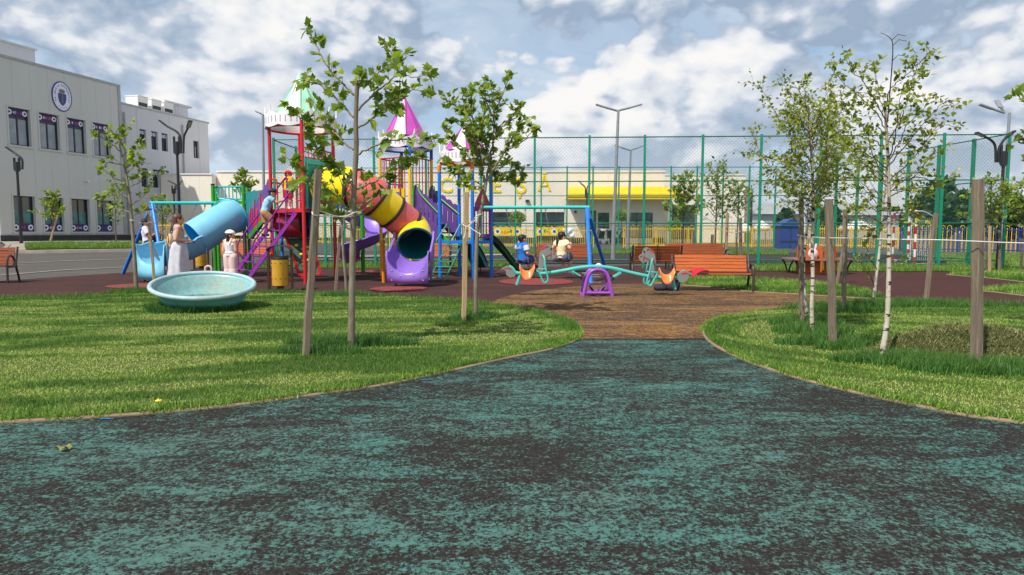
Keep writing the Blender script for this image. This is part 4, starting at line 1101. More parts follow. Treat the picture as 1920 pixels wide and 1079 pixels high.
def roof(c, za, zb, rb, rt, zt0, zt1, mats, rot, nseg=10, stripe=(2, 7)):
    m = MB(); rings = []
    for r, z in ((rb, zb), (rb*.62, zb+(za-zb)*.40), (rb*.30, zb+(za-zb)*.72), (rb*.06, za)):
        rings.append([V((c.x+r*cos(rot+2*pi*k/nseg), c.y+r*sin(rot+2*pi*k/nseg), z)) for k in range(nseg)])
    for k in range(nseg):
        l = (k+1) % nseg; mi = 1 if k in stripe else 0
        for j in range(3): m.add([rings[j][k], rings[j][l], rings[j+1][l], rings[j+1][k]], [(0,1,2,3)], mi)
        m.bar(rings[0][k], rings[3][k], .03, .03, mi=mi)
    m.add(rings[3], [tuple(range(nseg))], 0); m.ell((c.x, c.y, za+.015), .045, 8, 6, mi=0)
    rf = m.build('roof', mats, PS, smooth=0)
    # picket crown with scalloped rims, built panel by panel
    m = MB(); K = nseg*12; th = .025
    def top(f): d = abs(((f*nseg) % 1)-.5); return zt1+.17*max(0, 1-d/.09)+.05*max(0, cos((d)*pi))**2
    def bot(f): d = abs(((f*nseg/2) % 1)-.5); return zt0-.05*sin(d*2*pi*1.0)
    rows = []
    for k in range(K):
        f = k/K; a = rot+2*pi*f
        q = lambda r, z: V((c.x+r*cos(a), c.y+r*sin(a), z))
        rows.append([q(rt, bot(f)), q(rt, top(f)), q(rt-th, top(f)), q(rt-th, bot(f))])
    rows.append(rows[0]); m.grid(rows, closed=True)
    for k in range(nseg*4):
        a = rot+2*pi*(k+.5)/(nseg*4); q = V((c.x+(rt+.001)*cos(a), c.y+(rt+.001)*sin(a), zt0+.13)); m.box(q, (.01, .022, .15), Matrix.Rotation(a, 3, 'Z'), 1)
    m.build('crown_trim', [M_crown, M_trim], rf, smooth=25)
    m = MB(); m.tube([V((c.x+(rt-.05)*cos(2*pi*k/24), c.y+(rt-.05)*sin(2*pi*k/24), zt0-.03)) for k in range(24)], .028, 8, closed=True); m.build('roof_ring', mats[2] if len(mats) > 2 else M_red, rf)
def rails(pts0, pts1, name, mat, r=.017, step=.13, rtop=.02, parent=PS, both=True):
    """railing between a lower and an upper polyline"""
    m = MB(); m.tube(pts1, rtop, 8)
    if both: m.tube(pts0, rtop*.9, 8)
    L = sum((pts0[i+1]-pts0[i]).length for i in range(len(pts0)-1)); n = max(2, round(L/step))
    def at(p, t):
        x = t*(len(p)-1); i = min(int(x), len(p)-2); return lerp(p[i], p[i+1], x-i)
    for i in range(1, n): m.tube([at(pts0, i/n), at(pts1, i/n)], r*.7, 6)
    return m.build(name, mat, parent)
def slab(pts, th, name, mat, parent=PS):
    m = MB(); n = len(pts); m.add([p for p in pts]+[p-V((0,0,th)) for p in pts], [tuple(range(n)), tuple(range(2*n-1, n-1, -1))]+[(i, n+i, n+(i+1) % n, (i+1) % n) for i in range(n)]); return m.build(name, mat, parent)
Zv = V((0,0,1))
# --- red tower with the mint and white roof
rF, rL, rR = G(573, 16.25), G(513, 17.1), G(630, 17.5); rB = rL+rR-rF
for q, px in ((rF, 573), (rL, 513), (rR, 630), (rB, 568.5)): post(px, q.y, 3.86)
cr = (rF+rB)/2; cr.z = 0
roof(cr, 5.12, 4.02, .66, .86, 3.82, 4.08, [M_mint, M_crown, M_red], .576, 10, (6, 2))
PZ = 1.80
rF, rL, rR, rB = [V((q.x, q.y, PZ)) for q in (rF, rL, rR, rB)]
slab([rF, rR, rB, rL], .06, 'platform', M_red)
for a, b in ((rF, rR), (rF, rL)):
    m = MB(); m.bar(a-V((0,0,.035)), b-V((0,0,.035)), .06, .09); m.build('platform_beam', M_red, PS)
# grab rails either side of the ladder opening
uFL = (rL-rF).normalized()
for q, s in ((rF, 1), (rL, -1)):
    d = uFL*s; m = MB(); m.tube(catmull([q+Zv*.75, q+d*.2+Zv*.75, q+d*.28+Zv*.66, q+d*.28+Zv*.1, q+d*.28], 5), .018, 8); m.tube([q+Zv*.2, q+d*.28+Zv*.2], .014, 6); m.build('grab_rail', M_red, PS)
rails([rF+Zv*1.22+(rR-rF)*.08, rR+Zv*1.22-(rR-rF)*.08], [rF+Zv*1.44+(rR-rF)*.08, rR+Zv*1.44-(rR-rF)*.08], 'railing', M_red)
rails([rR+Zv*.1, rB+Zv*.1], [rR+Zv*.75, rB+Zv*.75], 'railing', M_red)
# teal panel that holds the yellow tube
uFR = (rR-rF).normalized(); nF = uFR.cross(Zv)                      # outward of that face
m = MB(); Wd = (rR-rF).length
cc = rF+uFR*(Wd*.52)+Zv*.53; ring = 24
inner = [cc+uFR*(.44*cos(2*pi*k/ring))+Zv*(.44*sin(2*pi*k/ring)) for k in range(ring)]
def sq(a):
    c, s = cos(a), sin(a); k = 1/max(abs(c)/(Wd*.48), abs(s)/.58); return cc+uFR*(c*k*.97)+Zv*(s*k)
outer = [sq(2*pi*k/ring) for k in range(ring)]
for o in (nF*.03, nF*-.01): m.grid([[p+o for p in inner], [p+o for p in outer]], closed=True)
m.grid([[p+nF*.03 for p in outer], [p-nF*.01 for p in outer]], closed=True); m.build('tube_panel', M_tealp, PS, smooth=0)
m = MB(); m.bar(rF+Zv*1.13+nF*.03, rR+Zv*1.13+nF*.03, .05, .12); m.build('panel_header', M_tur, PS)
m = MB(); m.bar(rF+uFR*.09+nF*.04, rF+uFR*.09+nF*.04+Zv*1.2, .05); m.build('panel_edge', M_tur, PS)
# --- yellow and coral tube slide
TP = [(612,350,16.95),(632,348,16.4),(660,352,16.05),(688,362,15.95),(707,375,16.0),(735,398,16.2),(760,418,16.4),(775,434,16.45),(779,457,16.0)]
tp = catmull([P(*p) for p in TP], 8)
def tubesec(pts, r, n, m, mo=0, mi_=1, th=.02):
    T = [(pts[min(i+1, len(pts)-1)]-pts[max(i-1, 0)]).normalized() for i in range(len(pts))]
    ro, ri = [], []
    for p, t in zip(pts, T):
        s = t.cross(Zv).normalized(); u = s.cross(t)
        ro.append([p+(s*cos(2*pi*k/n)+u*sin(2*pi*k/n))*r for k in range(n)])
        ri.append([p+(s*cos(2*pi*k/n)+u*sin(2*pi*k/n))*(r-th) for k in range(n)])
    m.grid(ro[::-1], mo, True); m.grid(ri, mi_, True); m.grid([ro[0], ri[0]], mi_, True); m.grid([ri[-1], ro[-1]], mi_, True)
    return T
def gasket(p, t, r, parent, w=.035, mat=M_gask):
    m = MB(); s = t.cross(Zv).normalized(); u = s.cross(t); R = Matrix((s, u, t)).transposed().to_4x4(); R.translation = p
    m.lathe([(r-.015, -w), (r+.02, -w), (r+.03, -w*.3), (r+.03, w*.3), (r+.02, w), (r-.015, w)], 32, R, closed=True); m.build('gasket_ring', mat, parent)
N8 = len(tp); cuts = [0, 18, 32, 40, 50, N8-1]; cols = [M_yel, M_pnk, M_yel, M_pnk, M_yel]
R_T = .41; slide_o = None
for i in range(5):
    m = MB(); T = tubesec(tp[cuts[i]:cuts[i+1]+1], R_T+(.05 if i == 0 else .035 if i == 1 else 0), 32, m)
    o = m.build('tube_slide' if i == 0 else 'tube_section', [cols[i], M_ins], PS if i == 0 else slide_o)
    if i == 0: slide_o = o
    if i: gasket(tp[cuts[i]], T[0], R_T+(.04 if i == 1 else .02 if i == 2 else .005), slide_o)
gasket(tp[-1], (tp[-1]-tp[-2]).normalized(), R_T-.005, slide_o, .02, M_ins)
def trough(c0, d, w0, L, drop, r, name, mat, parent, zfront, flare=1.0, lip=True, notch=.10):
    """open slide exit: half pipe running along d from under the tube mouth, closed by a front plate"""
    d = V((d.x, d.y, 0)).normalized(); s = d.cross(Zv).normalized(); m = MB(); rows = []; n = 16; NJ = 12
    for j in range(NJ+1):
        t = j/NJ; p = c0+d*(L*t); row = []
        zb = lerp(c0.z-r, c0.z-r-drop, min(1, t*1.25)); zb += .05*max(0, t-.8)*5 if lip else 0
        wing = lerp(.62, .52, t)+.16*max(0, 1-abs(t-.12)/.15)*0+(notch if t < .1 else 0)
        for k in range(n+1):
            a = pi*(k/n)
            x = -cos(a)*w0*(1+.06*t*flare); y = (1-sin(a)**.8)
            row.append(p+s*x+V((0,0,zb+y*wing)) - V((0,0,p.z)))
        rows.append(row)
    out = [[q+V((0,0,0)) for q in r_] for r_ in rows]
    m.grid(out)
    # front plate hangs from the lip to near the ground
    last = rows[-1]; fp = [q for q in last]
    m.grid([last, [q+d*.03+Zv*.004 for q in last], [q+d*.055-Zv*.02 for q in last], [V((q.x+d.x*.06, q.y+d.y*.06, lerp(q.z, zfront, .5))) for q in last], [V((q.x+d.x*.06, q.y+d.y*.06, zfront)) for q in last]])
    for e in (0, -1):
        sd = s*(-.03 if e == 0 else .03); A_ = [r_[e] for r_ in rows]; B_ = [q+sd-Zv*.05 for q in A_]
        m.grid([A_, [lerp(a, b, .5)+sd*.35+Zv*.012 for a, b in zip(A_, B_)], B_, [V((q.x, q.y, lerp(q.z, zfront, .12+.88*(j/NJ)**.8))) for j, q in enumerate(B_)]])
    o = m.build(name, mat, parent, smooth=50, solid=.022); return o, rows, d, s
ex = tp[-1]; ed = V((-.05, -1, 0)).normalized()
tr, rows, d_, s_ = trough(ex+V((-.03, .03, -.015)), V((-.10,-1,0)), .45, .62, .30, .41, 'exit_trough', M_lav, slide_o, .09)
b = MB()
for x, z in ((-.36,.38),(.36,.38),(-.14,.26),(.16,.26),(-.36,.16),(.36,.16)):
    q = rows[-1][8]+d_*.068+s_*x; q = V((q.x, q.y, z)); b.ell(q, .018, 8, 6)
b.build('bolt', M_bolt, slide_o)
for x in (-.34, .30):
    q = rows[-1][8]+s_*x-d_*.05; m = MB(); m.tube([V((q.x, q.y, -.02)), V((q.x, q.y, .3))], .022, 6); m.build('slide_foot', M_gask, slide_o)
post(716, 19.4, 3.3, .044, M_yst)
q = G(719.5, 16.75); m = MB(); m.tube([V((q.x, q.y, -.03)), V((q.x, q.y, 1.05))], .043, 12); m.build('slide_support', M_ora, slide_o)
# --- yellow tower with a pink roof, behind the tube
yF, yR, yB = G(771, 18.9), G(811, 19.9), G(756, 20.5); yL = G(715.5, 19.4)
for px, Y, mt, cp in ((771, 18.9, M_yst, M_blu), (811, 19.9, M_yst, M_blud), (756, 20.5, M_ora, M_blud)): post(px, Y, 3.70, .044, mt, (cp, .38))
cy = (yF+yB+yL+yR)/4
roof(cy, 4.97, 3.93, .60, .76, 3.62, 3.86, [M_rpk, M_crown, M_blud], .49, 10, (6, 1))
q4 = [V((q.x, q.y, 1.8)) for q in (yF, yR, yB, yL)]; slab(q4, .06, 'platform', M_blu)
for i in (0, 2, 3): rails([q4[i]+Zv*.1, q4[(i+1) % 4]+Zv*.1], [q4[i]+Zv*1.5, q4[(i+1) % 4]+Zv*1.5], 'railing', M_red, .02, .17)
rails([rR+Zv*.12, q4[3]+Zv*.12], [rR+Zv*.85, q4[3]+Zv*.85], 'railing', M_blu); rails([rB+Zv*.12, q4[2]+Zv*.12], [rB+Zv*.85, q4[2]+Zv*.85], 'railing', M_blu)
slab([V((q.x, q.y, 1.78)) for q in (rR, q4[3], q4[2], rB)], .05, 'bridge_deck', M_blu)
m = MB(); q = lerp(q4[3], q4[0], .5); m.box(q+Zv*.45+V((0,-.04,0)), (.55, .04, .4)); m.box(q+Zv*.45+V((0,-.07,0)), (.35, .02, .22), None, 1); m.build('play_panel', [M_yel, M_blu], PS)
# --- blue tower with a second pink roof
bF, bL, bR, bB = G(886.6, 18.1), G(825.5, 18.5), G(921.5, 18.7), G(862, 19.2)
for px, Y in ((886.6, 18.1), (825.5, 18.5), (921.5, 18.7), (862, 19.2)): post(px, Y, 3.02, .048, M_blu, (M_ora, .17))
cb = (bF+bB+bL+bR)/4
roof(cb, 4.10, 3.42, .58, .70, 3.12, 3.36, [M_rpk, M_crown, M_ora], .42, 10, (6, 1))
bq = [V((q.x, q.y, 1.02)) for q in (bF, bR, bB, bL)]; slab(bq, .08, 'platform', M_blu)
m = MB()
for i in range(4):
    a, b = bq[i]+Zv*2.0, bq[(i+1) % 4]+Zv*2.0; mid = (a+b)/2+Zv*.10; m.tube(catmull([a, lerp(a, mid, .5)+Zv*.05, mid, lerp(mid, b, .5)+Zv*.05, b], 4), .028, 8)
m.build('roof_arch', M_ora, PS)
# violet picket rail on the right face of the blue tower
a, b = bq[0]+Zv*.06, bq[1]+Zv*.06; m = MB(); uu = (b-a).normalized()
for f in np.linspace(.12, .88, 6): q = lerp(a, b, f); m.tube([q, q+Zv*.80], .018, 6)
m.tube(catmull([a+uu*.05+Zv*.03, a+uu*.05+Zv*.75, lerp(a, b, .3)+Zv*.84, lerp(a, b, .5)+Zv*.95, lerp(a, b, .7)+Zv*.84, b-uu*.05+Zv*.75, b-uu*.05+Zv*.03], 4), .024, 8); m.tube([a+uu*.05+Zv*.03, b-uu*.05+Zv*.03], .02, 6); m.build('railing', M_pur, PS)
m = MB(); pl = basis(lerp(a, b, .5)+Zv*.72+V((0,.05,0)), uu, Zv); m.prism([(-.28,0),(.28,0),(.30,.2),(.16,.42),(.08,.52),(0,.62),(-.08,.52),(-.16,.42),(-.30,.2)], .03, pl); m.build('rear_panel', M_dred, PS)
# --- stepped bridge with wavy violet panels between yellow and blue towers
def wavy_panel(A, B, zA0, zB0, h, mat, name, amp=.05, waves=5, slots=6, th=.03, wav_b=True):
    """upright panel from A to B; lower edge zA0 -> zB0; scalloped edges, with slots cut through"""
    A = V((A.x, A.y, 0)); B = V((B.x, B.y, 0)); u = (B-A); L = u.length; u /= L; n = u.cross(Zv); m = MB(); K = 60
    cutx = [(i+.5)/slots for i in range(slots)]
    for i in range(K):
        f0, f1 = i/K, (i+1)/K; fm = (f0+f1)/2
        def lo(f): return lerp(zA0, zB0, f)+(amp*abs(sin(f*waves*pi)) if wav_b else 0)
        def hi(f): return lerp(zA0, zB0, f)+h+amp*1.4*abs(sin(f*waves*pi+.6))
        spans = [(0, 1)]
        if slots and any(abs(fm-c) < .022 for c in cutx): spans = [(0, .34), (.66, 1)] if int(fm*slots) % 2 else [(0, .42), (.74, 1)]
        for a, b in spans:
            q = []
            for o in (n*th/2, n*-th/2):
                for f, t in ((f0, a), (f1, a), (f1, b), (f0, b)): p = A+u*(f*L)+o; q.append(V((p.x, p.y, lerp(lo(f), hi(f), t))))
            m.add(q, [(0,1,2,3),(7,6,5,4),(0,4,5,1),(3,2,6,7),(1,5,6,2),(0,3,7,4)])
    return m.build(name, mat, PS, smooth=0)
sA, sB = G(779, 19.0), G(826, 18.55); sA2, sB2 = G(808, 19.9), G(864, 19.2)
wavy_panel(sA, sB, 1.55, .92, .95, M_vio, 'stair_panel'); wavy_panel(sA2, sB2, 1.6, .95, .92, M_vio, 'stair_panel')
def rail3(pts, r, name, mat, parent=PS): m = MB(); m.tube(pts, r, 8); return m.build(name, mat, parent)
for (a, b), s in (((sA, sB), 1), ((sA2, sB2), 1)):
    p0, p1 = V((a.x, a.y-.06, 2.35)), V((b.x, b.y-.06, 1.72))
    rail3(catmull([p0+V((-.02,0,-.45)), p0+V((.0,0,.12)), p0+V((.12,0,.2)), lerp(p0, p1, .25)+Zv*.1, p1], 4), .02, 'handrail', M_grn)
    m = MB(); m.bar(V((a.x, a.y-.05, 1.72)), V((b.x+.25, b.y-.05, .98)), .05, .10); m.build('stringer', M_grn, PS)
for i in range(6):
    f = (i+.5)/6; a, b = lerp(sA, sB, f), lerp(sA2, sB2, f); z = lerp(1.74, 1.06, f); m = MB(); m.bar(V((a.x, a.y, z)), V((b.x, b.y, z)), .22, .04); m.build('step', M_dgr, PS)
# --- sea green ladder to the blue tower
def ladder(foots, tops, n, mat, r, name, handrail=None, hmat=None, flat=False):
    m = MB(); (a0, b0), (a1, b1) = foots, tops
    for p, q in ((a0, a1), (b0, b1)):
        if flat: m.bar(p, q, .04, .085)
        else: m.tube([p, q], r, 8)
    lad = m.build(name, mat, PS)
    for i in range(n):
        f = (i+.5)/n; m = MB(); pa, pb = lerp(a0, a1, f), lerp(b0, b1, f)
        if flat: m.bar(pa, pb, .09, .025)
        else: m.tube([pa, pb], r*.8, 8); m.bar(pa, pb, .06, .012)
        m.build('rung', mat, lad)
    if handrail:
        for p, q in ((a0, a1), (b0, b1)):
            m = MB(); h = handrail; f0 = .16
            s = lerp(p, q, f0); e = q+(q-p)*.03
            pts = catmull([s, s+Zv*h*.5, s+Zv*h, s+(q-p)*.05+Zv*(h+.07)], 4)+catmull([lerp(s, e, .5)+Zv*(h+.05), e+Zv*(h+.05), e+(q-p).normalized()*.1+Zv*(h-.0), e+(q-p).normalized()*.12+Zv*(h-.15), e+(q-p).normalized()*.10+Zv*.05], 4)
            m.tube(pts, .019, 8)
            for k in range(1, 7): f = k/7; a = lerp(s, e, f); m.tube([a, a+Zv*(h+.045)], .010, 6)
            m.build('handrail', hmat or mat, lad)
    return lad
ladder((gp(804.5, 526), gp(833, 527)), (P(840, 455, 17.9), P(868, 455, 17.8)), 7, M_seag, .018, 'ladder')
for a, b in ((P(818,452,17.55), P(838,420.5,17.8)), (P(847,452,17.5), P(863,420.5,17.75))): rail3([a, b, b+V((.04,.1,-.02)), b+V((.05,.12,-.62))], .015, 'handrail', M_seag)
# --- slides on the blue tower
def chute(path, w, h, name, mat, foot=True):
    pts = catmull(path, 5); m = MB(); rows = []
    for i, p in enumerate(pts):
        t = (pts[min(i+1, len(pts)-1)]-pts[max(i-1, 0)]); s = V((t.y, -t.x, 0)).normalized()
        rows.append([p+s*x+Zv*z for x, z in ((-w/2-.04, h-.03), (-w/2-.015, h), (-w/2, h-.02), (-w/2+.03, .02), (-w*.2, 0), (w*.2, 0), (w/2-.03, .02), (w/2, h-.02), (w/2+.015, h), (w/2+.04, h-.03))])
    m.grid(rows); o = m.build(name, mat, PS, solid=.02, smooth=60)
    if foot:
        q = pts[-3]; m = MB(); m.tube([V((q.x, q.y, -.02)), q], .02, 6); m.build('slide_foot', M_gask, o)
    return o
chute([P(905,452,18.95), P(921,453,19.0), P(945,478,19.15), P(965,503,19.25), P(978,514,19.3), P(996,517,19.35)], .42, .17, 'slide', M_dgr)
chute([P(870,456,19.1), P(876,462,19.6), P(890,485,20.3), P(897,500,20.9), P(903,501,21.4)], .46, .2, 'slide', M_tealp)
# --- lavender spiral slide
pc = G(681.5, 20.6); pc.z = 0
m = MB(); m.tube([pc-Zv*.03, pc+Zv*1.95], .062, 12); m.build('post', M_grn, PS)
pts = []
for i in range(41):
    t = i/40; a = radians(212-t*395); R = .46; z = lerp(1.78, .38, t)
    pts.append(V((pc.x+R*cos(a), pc.y+R*sin(a), z)))
pts += [pts[-1]+(pts[-1]-pts[-2]).normalized()*.25+V((0,0,.03))]
m = MB(); rows = []
for i, p in enumerate(pts):
    t = (pts[min(i+1, len(pts)-1)]-pts[max(i-1, 0)]); s = V((t.y, -t.x, 0)).normalized()*-1
    rows.append([p+s*x+Zv*z for x, z in ((-.36, .10), (-.34, .14), (-.30, .08), (-.14, 0), (.08, .0), (.22, .08), (.30, .26), (.33, .30), (.36, .27))])
m.grid(rows); m.build('spiral_slide', M_lav, PS, solid=.025, smooth=60)
q4z = G(640, 19.6); m = MB(); m.tube([V((q4z.x+.08, q4z.y, -.02)), V((q4z.x+.08, q4z.y, .36))], .024, 6); m.build('slide_foot', M_gask, PS)
q = G(629, 20.9); m = MB(); m.tube([V((q.x, q.y, -.03)), V((q.x, q.y, 1.8))], .04, 10); m.build('post', M_red, PS)
# --- crawl tube, blue frame and climbing wall below the red tower
m = MB(); tubesec([P(530,418,17.4), P(548,418,17.3), P(575,419,17.2)], .37, 28, m); m.build('crawl_tube', [M_dred, M_gask], PS)
a, b = G(531, 17.5), G(585, 17.4); zt_ = P(960, 444, 17.4).z
m = MB(); m.tube([a-V((0,0,.03)), V((a.x, a.y, zt_))], .04, 10); m.tube([b-V((0,0,.03)), V((b.x, b.y, 1.8))], .04, 10); m.bar(V((a.x-.04, a.y, zt_)), V((b.x, b.y, zt_)), .07, .07); m.build('frame', M_blu, PS)
q0, q1, q2, q3 = P(538,447,17.3), P(586,447,17.3), P(601,515,17.0), P(561,515,17.0)
m = MB(); m.add([q0, q1, q2, q3]+[q+V((0,.03,0)) for q in (q0, q1, q2, q3)], [(0,3,2,1),(4,5,6,7),(0,1,5,4),(1,2,6,5),(2,3,7,6),(3,0,4,7)]); cw = m.build('climbing_wall', M_dgr, PS)
m = MB()
for a, b in ((q0, q3), (q1, q2), (q3, q2)): m.bar(a-V((0,.02,0)), b-V((0,.02,0)), .05, .05)
m.build('wall_frame', M_red, cw)
for f, g in ((.3,.2),(.7,.25),(.4,.45),(.65,.6),(.35,.72),(.6,.85)): p = lerp(lerp(q0, q1, f), lerp(q3, q2, f), g); m = MB(); m.ell(p-V((0,.03,0)), (.05,.03,.04), 8, 6); m.build('climbing_hold', M_yel, cw)
# --- purple ladder with hand rails
pl = ladder((gp(459.5, 531.5), gp(432, 526)), (P(558.5, 395, 16.45), P(530.5, 392.5, 17.05)), 9, M_pur, .02, 'ladder', .62, M_pur, True)
# --- green tower, violet mural stair and light blue tube slide
gA, gB = G(405.5, 19.4), G(462, 19.2); gC, gD = G(412, 20.6), G(470, 20.4)
for px, Y in ((405.5, 19.4), (462, 19.2), (412.5, 20.6), (470, 20.4)): post(px, Y, 2.60, .052, M_grn, (M_gask, .035))
slab([V((q.x, q.y, 1.15)) for q in (gA, gB, gD, gC)], .07, 'platform', M_grn)
y_ = 19.3; a, b = P(408.5, 362, 19.4), P(457.5, 362, 19.2); u = (b-a); L = u.length; u.normalize(); h = .17
fr = [a+Zv*(h-.06)+u*0, a+Zv*h+u*.05, b+Zv*h-u*.05, b+Zv*(h-.06), b-Zv*(h-.06), b-Zv*h-u*.05, a-Zv*h+u*.05, a-Zv*(h-.06)]
m = MB(); m.tube(fr, .024, 8, closed=True)
for k in range(1, 7): q = lerp(a, b, k/7); m.tube([q-Zv*h, q+Zv*h], .016, 6)
for q, s in ((a, -1), (b, 1)): m.tube([q, q+u*s*.05], .02, 6)
m.build('railing', M_tur, PS)
m = MB(); m.bar(P(405.5, 380, 19.4), P(462, 380, 19.2), .06, .10); m.build('platform_beam', M_grn, PS)
m = MB(); ca = (P(432, 408, 19.25)); rr_ = .52; m.tube([ca+V((rr_*cos(e)*.98, -.04+.1*cos(e), rr_*sin(e))) for e in [radians(-10+k*12) for k in range(17)]], .022, 8); m.build('tube_hoop', M_tur, PS)
tb = catmull([P(434,406,19.05), P(420,414,18.75), P(392,431,18.4), P(366,447,18.15)], 6)
m = MB(); T = tubesec(tb, .46, 36, m); bs = m.build('tube_slide', [M_lbl, M_lblin], PS)
gasket(tb[0], T[0], .465, bs, .03, M_lbl)
# open lower half of the blue tube and its flared exit
tl = T[-1]; s = tl.cross(Zv).normalized()
lp = catmull([tb[-1], P(348,455,17.95), P(330,461,17.68), P(313,466,17.42)], 5)
m = MB(); rows = []
for i, p in enumerate(lp):
    f = i/(len(lp)-1); t = (lp[min(i+1, len(lp)-1)]-lp[max(i-1, 0)]).normalized(); sd = t.cross(Zv).normalized(); up = sd.cross(t)
    row = []
    for k in range(19):
        a = radians(180+k*10); row.append(p+sd*cos(a)*.455+up*(sin(a)*.455+max(0, abs(cos(a))-.6)*lerp(.12, .26, f)))
    rows.append(row)
m.grid(rows)
for e in (0, 18): m.tube([r_[e] for r_ in rows], .026, 8)
mid_ = m.build('chute', M_lbl, bs, solid=.02, smooth=60)
tr2, rows2, d2, s2 = trough(lp[-1]+V((0,0,.0)), V((-.34,-.94,0)), .455, .50, .03, .44, 'exit_trough', M_lbl, bs, .07, notch=0.0)
m = MB(); m.tube([q+Zv*.004 for q in rows2[-1]], .024, 8)
for e in (0, -1): m.tube([r_[e] for r_ in rows2], .024, 8)
m.build('rolled_lip', M_lbl, tr2)
for x in (-.3, .3):
    q = rows2[-1][8]+s2*x-d2*.06; m = MB(); m.tube([V((q.x, q.y, -.02)), V((q.x, q.y, .2))], .022, 6); m.build('slide_foot', M_gask, bs)
# mural panels along the stair between green and red towers
e0, e1 = G(468, 19.0), G(515, 17.6)
def flat_panel(A, B, prof, th, name, mat, parent, off=0.0):
    u = V((B.x-A.x, B.y-A.y, 0)); L = u.length; M = basis(V((A.x, A.y, 0)), u, Zv); m = MB()
    m.prism([(f*L, z) for f, z in prof], th, M @ Matrix.Translation(V((0,0,off)))); return m.build(name, mat, parent, smooth=0)
mp = flat_panel(e0, e1, [(0,1.05),(.0,2.35),(.62,2.35),(.98,2.35),(.98,1.72),(.5,1.3),(.2,1.05)], .025, 'mural_panel', M_tealp, PS)
vp = [(.08,1.1)]+[(.08+.9*k/14, 1.62+.98*k/14+.07*(k % 2)) for k in range(15)]+[(.98,1.75),(.5,1.32),(.22,1.08)]
flat_panel(e0, e1, vp, .02, 'violet_cutout', M_vio, mp, .028)
m = MB(); u_ = V((e1.x-e0.x, e1.y-e0.y, 0)); L_ = u_.length; Mm = basis(V((e0.x, e0.y, 0)), u_, Zv) @ Matrix.Translation(V((0,0,.050)))
for x, z, w_, h_ in ((.20,1.45,.05,.42),(.27,1.5,.06,.3),(.36,1.6,.05,.5),(.45,1.55,.12,.28),(.60,1.75,.05,.5),(.70,1.8,.10,.3),(.33,1.34,.22,.14),(.52,1.42,.16,.16)):
    m.prism([(x*L_, z), (x*L_+w_, z), (x*L_+w_, z+h_), (x*L_+w_/2, z+h_+.07), (x*L_, z+h_)], .014, Mm)
m.build('castle_cutout', M_red, mp)
m = MB(); m.bar(V((e0.x+.05, e0.y-.10, 1.08)), V((e1.x, e1.y-.10, 1.78)), .05, .13); m.build('stringer', M_grn, PS)
rail3([P(470,398,18.9), P(513,341,17.5)], .018, 'handrail', M_grn)
e2, e3 = G(482, 20.2), G(545, 18.2)
for i in range(6):
    f = (i+.5)/6; a, b = lerp(e0, e1, f), lerp(e2, e3, f); z = lerp(1.2, 1.78, f); m = MB(); m.bar(V((a.x, a.y+.03, z)), V((b.x, b.y, z)), .2, .04); m.build('step', M_dgr, PS)
rails([V((gC.x, gC.y, 1.25)), V((gD.x, gD.y, 1.25))], [V((gC.x, gC.y, 1.95)), V((gD.x, gD.y, 1.95))], 'railing', M_dred)

# ------------------------------------------------------------------ swings
M_turq = C_('turquoise_beam', (64,206,196), .35); M_seat = pm('black_rubber_seat', (34,34,38), .7, .2, 6); M_chain = pm('steel_chain', (168,168,164), .4, .1, 8, metal=.7)
def chain(a, b, name, parent, r=.011):
    m = MB(); L = (b-a).length; n = max(4, int(L/.05)); d = (b-a).normalized()
    s = d.cross(V((0,1,0))).normalized(); u = s.cross(d)
    for i in range(n):
        c = lerp(a, b, (i+.5)/n); w = s if i % 2 else u
        m.tube([c+d*x*.034+w*y*.013 for x, y in ((-1,0),(-.6,1),(.6,1),(1,0),(.6,-1),(-.6,-1))], .0042, 4, closed=True)
    m.build(name, M_chain, parent)
def swing_set(label, A, B, foots, seats):
    t = thing('swing_set', label, 'swing set', V((A.x, A.y, 0)), 'swing sets')
    m = MB(); m.tube([A, B], .045, 12); m.build('beam', M_turq, t)
    u = (B-A).normalized()
    for f in foots:
        m = MB(); top = A+u*.06-Zv*.03; m.tube([top, V((f.x, f.y, -.03))], .05, 12); m.build('leg', M_blu, t)
    m = MB(); c = A+u*.06; e0_, e1_ = [lerp(c, V((f.x, f.y, 0)), .16) for f in foots]
    m.add([c+Zv*.03+u*.05, e0_+u*.05, e1_+u*.05, c+Zv*.03-u*.05, e0_-u*.05, e1_-u*.05], [(0,1,2),(5,4,3),(0,3,4,1),(1,4,5,2),(2,5,3,0)]); m.build('bracket', M_blu, t)
    for (h0, h1, sc, ang, yaw) in seats:
        for h in (h0, h1):
            m = MB(); m.tube([h+Zv*.01, h-Zv*.09], .022, 6); m.build('hanger', M_chain, t)
        sx = V((cos(yaw), sin(yaw), 0)); m = MB()
        fw = V((-sin(yaw), cos(yaw), 0)); rows = []
        for j in range(9):
            x = -1+j/4; rows.append([sc+sx*(x*.23)+fw*y+Zv*(z+.035*x*x) for y, z in ((-.085,0),(-.06,.018),(.06,.018),(.085,0),(.06,-.018),(-.06,-.018))])
        m.grid(rows, closed=True); st = m.build('seat', M_seat, t)
        for h, s_ in ((h0, -1), (h1, 1)): chain(h-Zv*.08, sc+sx*s_*.23+Zv*.03, 'chain', t)
    return t
apx = P(1105, 389, 18.4); bx = P(906, 389.5, 18.4); b0 = lambda px, Y=18.4: P(px, 390.5, Y)
SW1 = P(980, 495, 18.15); SW2 = P(1053, 491, 18.2)
swing_set('blue legged swing with turquoise beam in front of the bench, two children on it', apx, bx, [gp(1108, 532), G(1139, 20.1)],
          [(b0(950), b0(985), SW1, 0, -.9), (b0(1023), b0(1059), SW2, 0, -.55)])
apl = P(281, 381, 18.8); bxl = P(405, 381, 19.35)
SW3 = P(278, 464, 18.75); SW3b = P(345, 470, 19.2)
